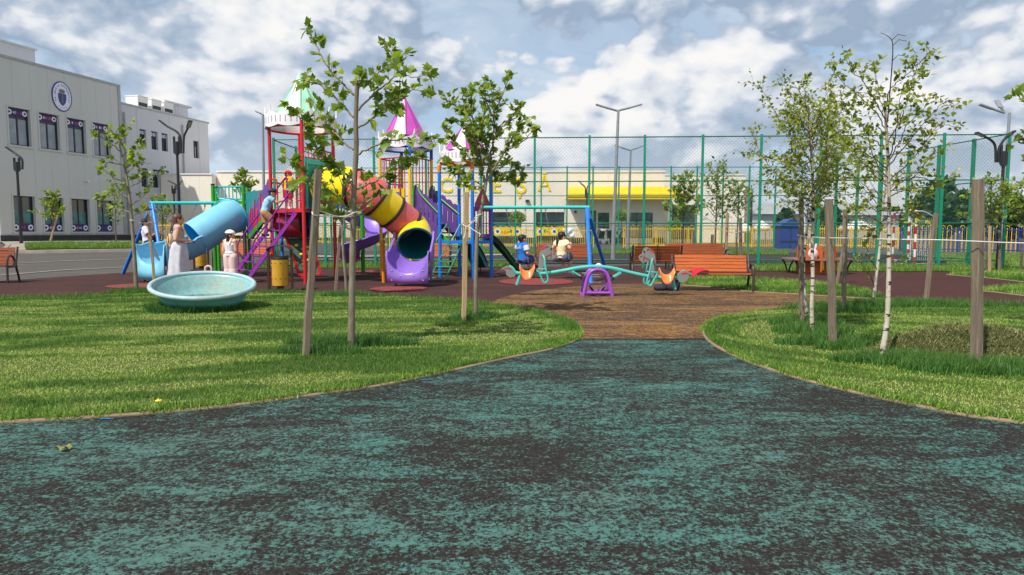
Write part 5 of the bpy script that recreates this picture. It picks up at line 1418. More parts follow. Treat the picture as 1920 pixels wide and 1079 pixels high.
swing_set('blue legged swing with turquoise beam beside the light blue tube slide', apl, bxl, [G(230.5, 20.2), G(310, 17.6)],
          [(P(296,383,18.87), P(310,383,18.93), SW3, 0, -1.2), (P(367,383,19.18), P(384,383,19.25), SW3b, 0, .4)])

# ------------------------------------------------------------------ see-saw
M_sst = C_('seesaw_turquoise', (88,196,184), .3); M_sso = C_('orange_plastic', (248,138,72), .3); M_ssg = pm('grey_plate', (136,136,134), .5, .08, 6); M_sspur = C_('seesaw_purple', (158,84,188), .32); M_black = pm('black_paint', (24,24,28), .5, .1, 6)
def seesaw():
    c = gp(1121, 557.5); c.y += .2; t = thing('seesaw', 'turquoise seesaw with grey horse heads and orange saddles on a purple frame', 'seesaw', c, rz=0)
    t.rotation_euler = (0, 0, 0); k = c.y/1280; X = lambda px: (px-1121)*k; Zz = lambda py: CAMZ-(py-HOR)*k
    TL = Matrix.Rotation(radians(1.6), 3, 'Y')
    T0 = V((0, 0, Zz(500)))
    def W(px, py, y=0.0):                                   # seesaw plane point, before tilt
        q = V((X(px), y, Zz(py))); return c+T0+(q-T0)
    def L(x, z, y=0.0): return c+T0+TL @ V((x, y, z))
    S = lambda px: (px-1121)*k                              # pixels to metres
    half = [(0, 0), (32, -3.0), (60, -9), (95, -15.5), (125, -17.5), (152, -16.5)]
    bp = [L(S(1121-a), b*k) for a, b in half[::-1]]+[L(S(1121+a), b*k) for a, b in half[1:]]
    m = MB(); m.tube(catmull(bp, 5), .037, 12); beam = m.build('beam', M_sst, t)
    for sg in (-1, 1):
        A = lambda a, b, y=0.0: L(sg*a*k, b*k, y)
        # curled tail tube and foot bar at the outer end
        m = MB(); m.tube(catmull([A(140,-16.5), A(152,-15), A(158,-8), A(165,-4)], 5), .030, 8); m.tube([A(143,-18), A(146,-30), A(149,-39)], .032, 8); m.build('end_foot', M_sst, beam)
        m = MB(); M = basis(A(151,-12,-.012), TL @ V((sg,0,0)), Zv); tail = [(-2,-3),(4,5),(10,9),(18,9),(26,5),(29,1),(24,2),(20,0),(19,-8),(12,-13),(4,-12)]
        m.prism([(x*k, y*k) for x, y in tail], .024, M); tl_ = m.build('tail_plate', M_ssg, beam)
        m = MB(); m.prism([(8*k,4*k),(16*k,6*k),(24*k,3*k),(16*k,3.5*k),(9*k,1.5*k)], .032, M @ Matrix.Translation(V((0,0,-.004)))); m.build('stripe', M_r, tl_)
        # saddle: U shaped shell draped over the beam
        m = MB(); rows = []
        for j in range(15):
            x = -1+2*j/14; row = []
            for i in range(11):
                a = -1+2*i/10
                row.append(A(131+x*14, -15+(3+13*(abs(x)**2.6))+(-17*max(0, abs(a)-.25)/.75)*(1-.62*abs(x)**3), 0)+V((0, a*.13*(1-.15*abs(x)), 0)))
            rows.append(row)
        m.grid(rows); m.build('saddle', M_sso, beam, solid=.014, smooth=70)
        # horse head plate with painted mane, eye and bridle
        hd = [(93,31),(97,34),(101,37),(107,39),(111,37),(114,32),(115,26),(119,24),(121,20),(119,14),(113,10),(108,11),(104,13),(101,13),(99,8),(98,0),(97,-16),(87,-16),(88,-4),(89,10),(90,22)]
        ff = lambda x: (198-x)                               # mirror so that the muzzle points inwards
        M = basis(L(0, 0, -.012), TL @ V((sg,0,0)), Zv)
        pts = [(ff(x)*k, (y)*k) for x, y in hd]
        m = MB(); m.prism(pts if sg > 0 else pts, .024, M); hh = m.build('horse_head', M_ssg, beam, smooth=0)
        def dec(poly, mat, nm):
            m = MB(); m.prism([(ff(x)*k, y*k) for x, y in poly], .034, M @ Matrix.Translation(V((0,0,-.005)))); m.build(nm, mat, hh, smooth=0)
        dec([(93,28),(95,31),(96.5,28.5),(98.5,33),(100,30),(102,35),(100.5,36),(99.5,33.5),(98,35),(96,31),(94.5,33),(93,30)], M_r, 'mane')
        dec([(109,29),(111,33),(112.5,32),(111.5,28)], M_black, 'eye'); dec([(102,35),(106,32),(106.5,33),(103,36.5)], M_black, 'ear_mark'); dec([(115.5,22.5),(118,22),(117.5,20.5),(115.5,21)], M_black, 'nostril')
        dec([(99,10),(103,15.5),(110,18.5),(110,20),(102.5,17.5),(98,11)], M_dred, 'bridle'); dec([(110.5,24),(112,24),(112,12.5),(110.5,11.5)], M_dred, 'bridle')
        # handle loop and foot rest
        for yy in (-.16, .16):
            m = MB(); m.tube(catmull([A(103,16,0), A(102,18,yy*.6), A(99,10,yy), A(96,-8,yy), A(92,-24,yy), A(95,-31,yy), A(100,-31,yy), A(104,-23,yy), A(110,-11,yy)], 4), .017, 8); m.build('handle', M_sst, beam)
        m = MB(); m.tube([A(112,-11,-.16), A(112,-11,.16)], .016, 6); m.tube([A(96,-7,-.17), A(96,-7,.17)], .016, 6); m.tube([A(96,-7,-.16), A(112,-7,-.16)], .014, 6); m.build('crossbar', M_sst, beam)
        m = MB(); m.tube([A(46,-6), A(43,-14), A(42,-15)], .03, 6); m.box(A(38,-14), (.17, .2, .03), Matrix.Rotation(sg*-.55, 3, 'Y')); m.build('buffer', M_sst, beam)
        for q in range(3): 
            m = MB(); m.box(A(34-q*2.4,-18-q*3), (.10, .15, .012), Matrix.Rotation(sg*-.6, 3, 'Y')); m.build('buffer_pad', M_black, beam)
    # purple arched stand
    for y in (-.2, .16):
        m = MB(); arch = [(-27.5,-57.5),(-24,-40),(-20,-22),(-14,-10),(-6,-5.5),(0,-5),(6,-5.5),(14,-10),(20,-22),(24,-40),(27.5,-57.5)]
        m.tube(catmull([c+V((a*k, y, Zz(500)+b*k-(0 if abs(a) < 27 else .0))) for a, b in arch], 5), .036, 10); m.build('arch_frame', M_sspur, t)
    m = MB(); m.tube([c+V((-22*k, -.2, Zz(548))), c+V((22*k, -.2, Zz(548)))], .028, 8); m.tube([c+V((-22*k, .16, Zz(548))), c+V((22*k, .16, Zz(548)))], .028, 8)
    for s in (-1, 1): m.tube([c+V((s*10*k, -.2, Zz(548))), c+V((s*10*k, .16, Zz(548)))], .026, 8)
    m.build('crossbar', M_sspur, t); m = MB(); m.tube([c+V((0, -.2, Zz(504.5))), c+V((0, .16, Zz(504.5)))], .03, 10); m.build('axle', M_sspur, t)
    m = MB()
    for s in (-1, 1):
        for j in range(5): m.box(c+V((s*(7+j*1.6)*k, -.02, Zz(544-j*1.4))), (.02, .22, .11), Matrix.Rotation(s*.5, 3, 'Y'))
    m.build('rubber_buffer', M_sspur, t)
    m = MB()
    for py, w_ in ((515, 19), (519, 15), (529.5, 18), (512, 8)): m.box(c+V(((-1 if py != 512 else -24)*k, -.02, Zz(py))), (w_*k, .10, .014))
    m.build('bolt_plate', M_bolt, t)
seesaw()

# ------------------------------------------------------------------ tilted turquoise bowl with stale water
def bowl():
    c = gp(367, 584); c.y += .1; c.x += .09; t = thing('play_bowl', 'tilted turquoise plastic bowl with stale rain water standing in the lawn', 'play bowl', c)
    k = N('bowl_plastic'); cc = k.coord(); a = k.noise(cc, 3, 6, .65, .5); b = k.noise(k.coord((1,1,.3)), 9, 5, .6)
    col = k.mix(k.ramp(a, [(.3, 0), (.7, 1)]), (.14,.50,.56), (.22,.60,.65)); col = k.mix(k.ramp(b, [(.5, 0), (.75, .35)]), col, (.30,.36,.30))
    Mo = k.done(k.bsdf(col, .35, 0, None, .5))
    k = N('bowl_inside'); cc = k.coord(); a = k.noise(cc, 16, 6, .7); b = k.noise(cc, 2.2, 4, .6)
    col = k.mix(k.ramp(a, [(.35, 0), (.65, 1)]), (.15,.36,.38), (.26,.48,.47)); col = k.mix(k.ramp(b, [(.4, 0), (.7, .5)]), col, (.34,.34,.22))
    Mi = k.done(k.bsdf(col, .6, 0, k.bump(a, .3, .004), .3))
    Mr = pm('bowl_rim', (170,196,200), .4, .15, 4)
    R = (Matrix.Rotation(radians(10.5), 4, 'X') @ Matrix.Rotation(radians(4.6), 4, 'Y')); T = Matrix.Translation(c+V((0,0,.405))) @ R @ Matrix.Scale(.95, 4)
    m = MB(); m.lathe([(.30,-.46), (.42,-.44), (.52,-.38), (.60,-.28), (.68,-.16), (.755,-.02), (.79,.0)], 64, T, 0)
    m.lathe([(.775,-.005), (.72,-.06), (.64,-.18), (.55,-.27), (.40,-.32), (.0001,-.34)], 64, T, 1)
    bw = m.build('bowl', [Mo, Mi], t, smooth=60)
    m = MB(); m.tube([T @ V((.80*cos(2*pi*i/72), .80*sin(2*pi*i/72), .005)) for i in range(72)], .036, 10, closed=True); m.build('rim', Mr, bw)
    # water lies level, lowest at the front right
    k = N('stale_water'); cc = k.coord(); a = k.noise(cc, 5, 5, .6, .8)
    col = k.ramp(a, [(.3, (.055,.075,.06)), (.62, (.10,.115,.085)), (.75, (.20,.20,.13))])
    Mw = k.done(k.bsdf(col, .12, 0, k.bump(k.noise(cc, 9, 2, .5), .03, .01), .6))
    wz = c.z+.225; inv = T.inverted(); poly = []
    prof = [(.0001,-.34), (.40,-.32), (.55,-.27), (.64,-.18), (.72,-.06), (.775,-.005)]
    def depth(r):
        for i in range(len(prof)-1):
            if prof[i][0] <= r <= prof[i+1][0]: return lerp(prof[i][1], prof[i+1][1], (r-prof[i][0])/(prof[i+1][0]-prof[i][0]))
        return .5
    cw_ = c+V((.07,-.20,0)); cw_.z = wz
    for i in range(64):
        a = 2*pi*i/64; lo, hi = 0, 1.1
        for _ in range(24):
            mid = (lo+hi)/2; q = inv @ V((cw_.x+mid*cos(a), cw_.y+mid*sin(a), wz))
            r = sqrt(q.x**2+q.y**2)
            if r < .775 and q.z > depth(r): lo = mid
            else: hi = mid
        poly.append((lo*cos(a), lo*sin(a)))
    m = MB(); vs = [cw_+V((x, y, 0)) for x, y in poly]; m.add(vs+[cw_], [(i, (i+1) % 64, 64) for i in range(64)]); m.build('water', Mw, bw)
    m = MB()
    for i in range(46):
        a = rng.uniform(0, 2*pi); r = .62*sqrt(rng.random()); q = cw_+V((r*cos(a), r*sin(a), .004)); q2 = inv @ q
        if q2.z < depth(sqrt(q2.x**2+q2.y**2)): continue
        m.prism([(.02*rng.uniform(.4,1)*cos(e), .012*sin(e)) for e in [2*pi*j/6 for j in range(6)]], .003, Matrix.Translation(q) @ Matrix.Rotation(rng.uniform(0, 3), 4, 'Z'))
    m.build('floating_leaves', pm('rotten_leaf', (96,86,52), .8, .3, 30), bw)
bowl()

# ------------------------------------------------------------------ benches, bins
M_slat = wood('bench_slat_orange', (190,98,42), (140,64,24), 1.2, .45, 0, .15); M_slatd = wood('bench_slat_brown', (150,72,34), (92,42,20), 1.2, .45, 0, .15)
M_iron = pm('brown_cast_iron', (62,46,42), .4, .15, 5)
def bench(label, loc, rz, Lb=1.75, slat=M_slat, stay=False):
    t = thing('park_bench', label, 'bench', loc, 'slatted park benches with looped arms', rz, world=False)
    for i in range(5):                                   # back slats, sitter faces -Y
        z = .50+i*.082; y = .20+i*.028; m = MB(); m.box((0, y, z), (Lb-.10, .028, .072), Matrix.Rotation(-.30, 3, 'X')); m.build('back_slat', slat, t)
    for i in range(5):
        m = MB(); m.box((0, -.24+i*.092, .435-.006*i), (Lb-.10, .08, .03)); m.build('seat_slat', slat, t)
    for s in (-1, 1):
        x = s*Lb/2; m = MB()
        m.tube(catmull([(x, -.30, -.02), (x, -.29, .25), (x, -.27, .50), (x, -.20, .64), (x, -.05, .68), (x, .08, .60), (x, .09, .50), (x, .0, .43), (x, -.15, .41)], 5), .026, 8)
        m.tube(catmull([(x, .34, -.02), (x, .27, .20), (x, .18, .42), (x, .25, .66), (x, .33, .88)], 5), .026, 8)
        m.bar((x, -.28, .40), (x, .22, .40), .045, .04); m.build('end_frame', M_iron, t)
    if stay:
        m = MB(); m.tube(catmull([(0, .40, .90), (.0, .33, .70), (-.02, .24, .48), (-.05, .22, .38)], 5), .016, 6); m.build('back_stay', M_iron, t)
    return t
def mid(px0, py0, px1, py1): a, b = gp(px0, py0), gp(px1, py1); return (a+b)/2
bench('orange slatted bench facing the camera, nearest, with a red cloth on its seat', G(1334, 14.5), radians(-8), 1.60).scale = (1, 1, .87)
bench('brown slatted bench seen from behind, beside the grey horse head on the right', gp(1232, 519)+V((0,.25,0)), radians(177), 1.35, M_slatd, True)
bench('red brown slatted bench far behind the tree stakes, left of the white gazebo', G(1305, 22.4), radians(-4), 1.9, M_slatd)
bench('red brown slatted bench behind the two children on the swing', G(1056, 21.3), radians(-2), 1.75, M_slatd)
bench('bench at the left edge of the picture by the road, only its arm in view', gp(-34, 532), radians(14), 1.35, M_slatd)
bench('orange slatted bench behind the green posts and the girl in pink trousers', G(458, 24.0), radians(2), 1.9, M_slat)
bench('orange slatted bench behind the yellow and coral tube slide exit', G(796, 22.9), radians(1), 1.75, M_slat)
M_bin = pm('ochre_bin', (226,170,56), .4, .12, 5)
def bin_(label, loc, rz):
    t = thing('litter_bin', label, 'litter bin', loc, 'yellow litter bins in tall brown frames', rz, world=False)
    m = MB(); m.lathe([(.0001,.13), (.165,.13), (.170,.15), (.170,.655), (.176,.675), (.165,.675), (.155,.64), (.155,.16), (.0001,.15)], 28); b_ = m.build('bucket', M_bin, t)
    m = MB()
    for z in (.28, .60):
        for k in range(10):
            a = 2*pi*k/10; m.ell((.169*cos(a), .169*sin(a), z), (.012,.012,.012), 6, 5)
    m.build('rivet', M_black, b_)
    m = MB(); m.lathe([(.174,.672), (.178,.70), (.15,.73), (.10,.745), (.06,.74), (.06,.73), (.15,.71)], 20); m.box((.03,0,.715), (.26,.10,.05), Matrix.Rotation(-.15, 3, 'Y')); m.build('ash_lid', M_black, b_)
    for s in (-1, 1):
        m = MB(); m.box((s*.238, 0, .43), (.045, .06, .90)); m.build('frame_post', M_iron, t)
    m = MB(); rows = []
    for j in range(11):
        a = pi*(1-j/10); rows.append([V((.23*cos(a)*1.05, y, .86+.10*sin(a)+z)) for y, z in ((-.14, 0), (.14, 0), (.14, .016), (-.14, .016))])
    m.grid(rows, closed=True); m.build('arched_cover', M_iron, t)
    m = MB(); m.box((0, 0, .045), (.44, .05, .03)); m.box((0,.0,.09), (.12,.10,.08)); m.build('foot_rail', M_iron, t)
    m = MB()
    for s in (-1, 1): m.tube([(s*.16, 0, .55), (s*.22, 0, .55)], .014, 6)
    m.build('pivot', M_iron, t); return t
bin_('ochre litter bin in a brown frame in front of the purple ladder', gp(526.5, 547), .05)
bin_('ochre litter bin in the distance below the light blue tube slide', G(379, 22.6), .0)
# clutter
def lump(name, label, cat, c, parts, mat):
    m = MB()
    for (o, r) in parts: m.ell(c+V(o), r, 12, 8)
    o = m.build(name, mat, org=c); setp(o, label, cat); return o
M_navyf = pm('navy_fabric', (40,44,66), .8, .2, 12, bump=.3); M_redf = pm('red_fabric', (214,24,52), .8, .1, 8); M_pinkf = pm('pink_plush', (244,206,214), .9, .08, 20, bump=.4)
c = G(1254, 14.45)
t = thing('backpack', 'dark navy bag lying under the left end of the nearest bench', 'bag', c)
m = MB(); m.ell(c+V((.05,.02,.13)), (.20,.14,.15), 16, 10); m.ell(c+V((-.17,0,.07)), (.16,.12,.08), 12, 8); m.ell(c+V((.06,-.11,.10)), (.12,.05,.09), 12, 8); m.build('bag_body', M_navyf, t)
m = MB(); m.tube(catmull([c+V((-.05,-.02,.25)), c+V((0,-.02,.33)), c+V((.1,-.02,.32)), c+V((.14,-.02,.24))], 5), .012, 6); m.build('strap', M_black, t)
c = P(1312, 509, 14.25); m = MB(); rows = []
for j in range(7):
    f = j/6; rows.append([c+V((-.17+f*.33, -.10+i*.045+.02*sin(j*1.7), .004+.05*sin(f*3)*(1-abs(i-2.5)/4)+.015*cos(i*2+j)-(.15*max(0, 1-f*2.2) if i < 2 else 0))) for i in range(6)])
m.grid(rows); o = m.build('cloth', M_redf, org=c, solid=.012); setp(o, 'crumpled red cloth left on the seat of the nearest bench', 'cloth')
c = G(1122, 22.5)+V((0,0,.12)); o = MB(); o.ell(c, .11, 16, 12)
for k in range(5): a = 2*pi*k/5; o.tube([c+V((.111*cos(a), .111*sin(a)*.3, .08)), c+V((.112*cos(a), .112*sin(a)*.3, -.08))], .004, 4)
o = o.build('ball', M_wht, org=c-V((0,0,.12))); setp(o, 'small white ball on the ground between the swing legs', 'ball')
# hexagonal seat round a slatted trunk guard, with a pink rabbit backpack
def hexbench():
    c = G(1529, gp(1528, 517).y+.75); t = thing('tree_bench', 'hexagonal brown bench round an orange slatted tree guard behind the birches', 'bench', c)
    M_hs = wood('hex_seat', (150,104,92), (104,68,60), 1, .5, 0, .15)
    R0, R1, z = 1.02, .58, .47
    for k in range(6):
        a0, a1 = pi/6+k*pi/3, pi/6+(k+1)*pi/3
        for j in range(4):
            r0, r1 = lerp(R1, R0, j/4)+.008, lerp(R1, R0, (j+1)/4)-.008
            m = MB(); q = [c+V((r*cos(a), r*sin(a), z+dz)) for dz in (0, -.04) for r, a in ((r0, a0), (r1, a0), (r1, a1), (r0, a1))]
            m.add(q, [(0,1,2,3),(7,6,5,4),(0,4,5,1),(1,5,6,2),(2,6,7,3),(3,7,4,0)]); m.build('seat_slat', M_hs, t)
    for k in range(6):
        a = pi/6+k*pi/3; d = V((cos(a), sin(a), 0)); m = MB()
        m.tube(catmull([c+d*.62+Zv*.43, c+d*.72+Zv*.25, c+d*.78+Zv*-.02], 4), .025, 8); m.tube(catmull([c+d*.96+Zv*.43, c+d*.86+Zv*.25, c+d*.80+Zv*-.02], 4), .025, 8); m.bar(c+d*.58+Zv*.425, c+d*1.0+Zv*.425, .03, .03); m.build('leg', M_iron, t)
    for k in range(13):
        a = 2*pi*k/13; m = MB(); m.box(c+V((.54*cos(a), .54*sin(a), .43)), (.025, .15, .80), Matrix.Rotation(a, 3, 'Z')); m.build('guard_slat', M_slat, t)
    q = c+V((-.43, -.72, .473)); t = thing('rabbit_backpack', 'small pale pink backpack with two rabbit ears on the hexagonal bench', 'backpack', q)
    m = MB(); m.ell(q+Zv*.15, (.14,.10,.16), 16, 12); b = m.build('bag_body', M_pinkf, t)
    for s in (-1, 1):
        m = MB(); m.ell(q+V((s*.075, 0, .36)), (.035,.025,.09), 10, 8, Matrix.Rotation(s*.12, 3, 'Y')); m.build('ear', M_pinkf, b)
hexbench()
for px, Y, lab in ((392, 20.5, 'small white and pink toy on the ground left of the green post'),):
    c = G(px, Y)+V((0,0,.012)); t = thing('toy', lab, 'toy', c); m = MB(); m.tube([c+V((.10*cos(e), 0, .12+.10*sin(e))) for e in [2*pi*k/18 for k in range(18)]], .03, 8, closed=True); m.build('ring', M_pinkf, t); m = MB(); m.box(c+V((.08, .05, .03)), (.2, .1, .06)); m.build('base', M_wht, t)
# small litter on the path, paint spots on the kerb
for px, py, lab, mt, s in ((122, 848, 'yellowing leaf lying on the left of the teal path', pm('dry_leaf', (150,140,62), .8, .3, 30), .042),):
    q = gp(px, py, .012); m = MB(); n = 9; ce = q+V((0,0,.018)); ring_ = [q+V((s*(1+.5*(i % 2))*cos(2*pi*i/n)*.6, s*(1+.5*(i % 2))*sin(2*pi*i/n)*.6, .004+.012*(i % 3))) for i in range(n)]
    m.add(ring_+[ce], [(i, (i+1) % n, n) for i in range(n)]); o = m.build('fallen_leaf', mt, org=q, smooth=0); setp(o, lab, 'leaf')
q = gp(298, 771, .05); m = MB(); m.tube([q-V((0,0,.05)), q+V((0,0,.02))], .003, 5, mi=1)
for i in range(11): a = 2*pi*i/11; m.ell(q+V((.014*cos(a), .014*sin(a), .024)), (.010,.010,.006), 6, 4)
m.ell(q+V((0,0,.028)), .010, 8, 5); o = m.build('dandelion', [M_yel, M_grn], org=q-V((0,0,.05))); setp(o, 'single yellow dandelion flower at the edge of the left lawn', 'flower')
M_bsp = pm('blue_paint_spot', (44,104,140), .8, .4, 12)
for px, py, r in ((205, 786.5, .05), (798, 713, .05), (1069, 651, .07)):
    q = gp(px, py); sheet('path', [V((q.x+r*(1+.4*sin(k*2.7))*cos(2*pi*k/11), q.y-.03+r*.45*(1+.4*cos(k*1.9))*sin(2*pi*k/11), 0)) for k in range(11)], M_bsp, .0135)
# ------------------------------------------------------------------ trees
def leaf_mat(name, lo, mid, hi, trans=.35, yel=(.42,.42,.08)):
    k = N(name); r = k.attr('rnd')
    col = k.ramp(r, [(0, lo), (.5, mid), (.86, hi), (1, yel)])
    c = k.coord(); col = k.mix(k.ramp(k.noise(c, 30, 3, .6), [(.4, 0), (.7, .25)]), col, tuple(x*.5 for x in lo))
    p = k.bsdf(col, .42, 0, None, .45); t = k.n('BsdfTranslucent'); k.l(k.mix(1, col, (1.25,1.3,.6), 'MULTIPLY'), t.inputs[0])
    mx = k.n('MixShader'); mx.inputs[0].default_value = trans+.03; k.l(p, mx.inputs[1]); k.l(t.outputs[0], mx.inputs[2]); return k.done(mx.outputs[0])
ML_plane = leaf_mat('plane_leaves', (.060,.125,.014), (.20,.31,.032), (.44,.51,.08), .44)
ML_birch = leaf_mat('birch_leaves', (.07,.12,.013), (.235,.30,.030), (.48,.49,.08), .44)
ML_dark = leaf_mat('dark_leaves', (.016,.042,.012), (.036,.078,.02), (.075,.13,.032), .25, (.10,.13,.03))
def bark(name, a, b, sc=1.0, marks=None):
    k = N(name); c = k.coord((9*sc, 9*sc, 2.2*sc)); n1 = k.noise(c, 1.5, 6, .65, .4)
    col = k.ramp(n1, [(.3, b), (.65, a)])
    if marks:
        zc = k.n('SeparateXYZ'); tcz = k.n('TexCoord'); k.l(tcz.outputs['Object'], zc.inputs[0]); col = k.mix(k.ramp(k.math('MULTIPLY', zc.outputs[2], .4), [(.35, 0), (.85, .8)]), col, (.36,.25,.17))
        m = k.noise(k.coord((5, 5, 20)), 1.3, 2, .5, .4); col = k.mix(k.ramp(m, [(.57, 0), (.61, 1)]), col, marks)
    return k.done(k.bsdf(col, .8, 0, k.bump(n1, .4, .01), .25))
MB_plane = bark('plane_bark', (.30,.255,.185), (.15,.125,.088)); MB_birch = bark('birch_bark', (.66,.60,.50), (.42,.36,.28), 1, (.05,.04,.035)); MB_far = bark('grey_bark', (.16,.13,.10), (.07,.06,.05))
MB_twig = bark('birch_twig_bark', (.14,.095,.068), (.08,.055,.04))
LT = {}
def _mirror(r): return r+[(-x, y) for x, y in r[::-1] if x > 1e-6]
pl = [(0,0),(.10,-.02),(.26,-.10),(.30,.03),(.54,.06),(.40,.22),(.60,.46),(.34,.45),(.30,.56),(.20,.72),(.0,1.02)]
def fanleaf(out, cz=.06, droop=.16):
    pts = out+[(-x, y) for x, y in out[::-1][1:-1]]; v = [(0, .30, cz)]+[(x, y, -droop*(x*x+max(0, y-.4)**2)) for x, y in pts]; n = len(pts)
    return np.array(v), [(0, 1+i, 1+(i+1) % n) for i in range(n)]
LT['plane'] = fanleaf(pl)
LT['birch'] = fanleaf([(0,0),(.22,.05),(.36,.26),(.24,.58),(0,1.0)], .03, .22)
LT['simple'] = (np.array([(0,0,0),(.3,.4,-.05),(0,1,-.1),(-.3,.4,-.05),(0,.45,.05)]), [(0,1,4),(1,2,4),(2,3,4),(3,0,4)])
LT['clump'] = (np.array([(0,0,0),(.45,.25,.1),(.3,.8,-.05),(0,1,.12),(-.35,.75,-.08),(-.45,.3,.05),(0,.5,.22)]), [(i, i+1 if i < 5 else 0, 6) for i in range(6)])
def leaf_object(name, kind, pos, out, size, mat, parent, hang=0.0, up=.8):
    """leaves at pos, growing roughly along out"""
    v, f = LT[kind]; n = len(pos); pos = np.array(pos); out = np.array(out)
    nz = nr.normal(0, .50, (n, 3)); nz[:, 2] += up*.35; nz += np.array(SUN[:])*.75      # blades turn to the light
    d = out+nr.normal(0, .55, (n, 3)); d[:, 2] -= hang
    d /= np.linalg.norm(d, axis=1)[:, None]+1e-9
    nz -= d*(nz*d).sum(1)[:, None]; nz /= np.linalg.norm(nz, axis=1)[:, None]+1e-9
    r = np.cross(d, nz); s = size*nr.uniform(.6, 1.25, n)
    co = pos[:, None, :]+s[:, None, None]*(v[None, :, 0:1]*r[:, None, :]+v[None, :, 1:2]*d[:, None, :]+v[None, :, 2:3]*nz[:, None, :])
    F = np.array([q for q in f]); fl = (np.arange(n)*len(v))[:, None, None]+F[None]
    nf = n*len(F); rn = np.clip(nr.beta(2.3, 2.0, n), 0, 1)
    return nmesh(name, co.reshape(-1, 3), fl.ravel(), np.arange(nf)*3, np.full(nf, 3), mat, parent=parent, attrs=dict(rnd=np.repeat(rn, len(v))), smooth=True)
def rnd_dir(d, k): return (d.normalized()+V((rng.gauss(0, k), rng.gauss(0, k), rng.gauss(0, k)))).normalized()
def grow_tree(name, label, group, base, trunks, limbs, leaf, size, mat, bmat, twig=.28, tstep=.10, per=4, start=.18, up=.35, hang=0.0, twmat=None, cat='tree', lup=.8, sub=True, extra=0, tr_=.0035):
    """trunks/limbs: (points, r0, r1); twigs and leaves sprout along the limbs"""
    t = thing(name, label, cat, base, group); m = MB(); pos, out = [], []
    for pts, r0, r1 in trunks:
        q = catmull(pts, 6); m.tube(q, [lerp(r0, r1, i/(len(q)-1)) * (1+.05*sin(i*1.9)) for i in range(len(q))], 10)
    for pts, r0, r1 in limbs:
        q = catmull(pts, 5); q = [p+V((rng.gauss(0, .006), rng.gauss(0, .006), rng.gauss(0, .006))) for p in q]
        m.tube(q, [max(.0015, lerp(r0, r1, (i/(len(q)-1))**.8)) for i in range(len(q))], 7, mi=1)
        L = [0]
        for i in range(1, len(q)): L.append(L[-1]+(q[i]-q[i-1]).length)
        s = L[-1]*start
        while s < L[-1]:
            i = next(j for j in range(1, len(L)) if L[j] >= s); f = (s-L[i-1])/max(1e-6, L[i]-L[i-1]); p = lerp(q[i-1], q[i], f); d = (q[i]-q[i-1]).normalized()
            side = rnd_dir(V((rng.gauss(0, 1), rng.gauss(0, 1), rng.gauss(0, .6))), .1)
            td = (d*.8+side*.9+V((0,0,up-hang*.8))).normalized(); tl = twig*rng.uniform(.45, 1.25)*(1.1-.35*s/L[-1])
            e = p+td*tl; mid = p+td*tl*.5+V((0,0,.02-hang*.0)); e = e-V((0,0,hang*tl*.35))
            m.tube([p, mid, e], [max(tr_, r1*.8), tr_*.8, tr_*.5], 5, mi=1)
            n = max(1, int(per*rng.uniform(.6, 1.4)))
            for k in range(n):
                g = (k+1)/n*.85+.15; pp = lerp(p, mid, g*2) if g < .5 else lerp(mid, e, g*2-1)
                pos.append((pp+V((rng.gauss(0, .012), rng.gauss(0, .012), rng.gauss(0, .012))))[:]); o = (td*.7+rnd_dir(side, .8)*.8); out.append(o[:])
            s += tstep*rng.uniform(.6, 1.4)
        for k in range(max(2, int(per))): pos.append((q[-1]+V((rng.gauss(0, .02), rng.gauss(0, .02), rng.gauss(0, .02))))[:]); out.append((q[-1]-q[-2]).normalized()[:])
    tr = m.build('trunk', [bmat, twmat or bmat], t, smooth=60)
    if pos: leaf_object('crown', leaf, pos, out, size, mat, t, hang, lup)
    return t
def trace(Y, pts, drift=0.0): n = len(pts); return [P(px, py, Y+drift*(i/(n-1))) for i, (px, py) in enumerate(pts)]
# --- plane sapling in the foreground lawn
b = gp(659, 655); Y = b.y; D = lambda: rng.uniform(-.55, .55)
tk = [b-V((0,0,.05))]+trace(Y, [(659,620),(660,560),(660.5,500),(662,430),(664,350),(668,277),(667,230),(669.5,158)])
br = [[(663,179),(644,158),(620,135),(599,99),(584,66),(574,54)], [(664,221),(641,194),(617,173),(596,158),(578,154),(565,152)], [(670,160),(700,144),(724,126),(748,105),(767,93)],
      [(671,206),(706,173),(724,158),(748,141),(777,145),(807,136)], [(669,241),(700,221),(724,197),(748,182),(774,170),(798,173)], [(700,221),(722,210),(747,206)], [(664,283),(640,262),(624,246),(605,223),(582,190)],
      [(663,338),(628,311),(596,281),(568,232),(553,212)], [(661,436),(637,408),(612,379),(590,345),(570,322),(550,304),(536,296)], [(665,355),(698,343),(721,327),(754,311),(791,292)], [(662,397),(698,372),(719,355),(744,330),(758,312)],
      [(667,290),(700,275),(730,264),(770,262),(822,268)], [(596,281),(585,255),(580,235)], [(748,141),(742,120),(735,105),(728,90)], [(724,197),(745,190),(757,178)], [(590,345),(575,345),(560,352)], [(669.5,160),(672,150),(676,140)]]
limbs = [(trace(Y, p, D()), .0125 if len(p) > 4 else .008, .003) for p in br]
grow_tree('plane_tree', 'young lobed leaf sapling with a cut top, nearest tree on the left lawn', 'young trees planted on the lawns', b, [(tk, .040, .022)], limbs, 'plane', .092, ML_plane, MB_plane, .13, .060, 3.6, .14, .25)
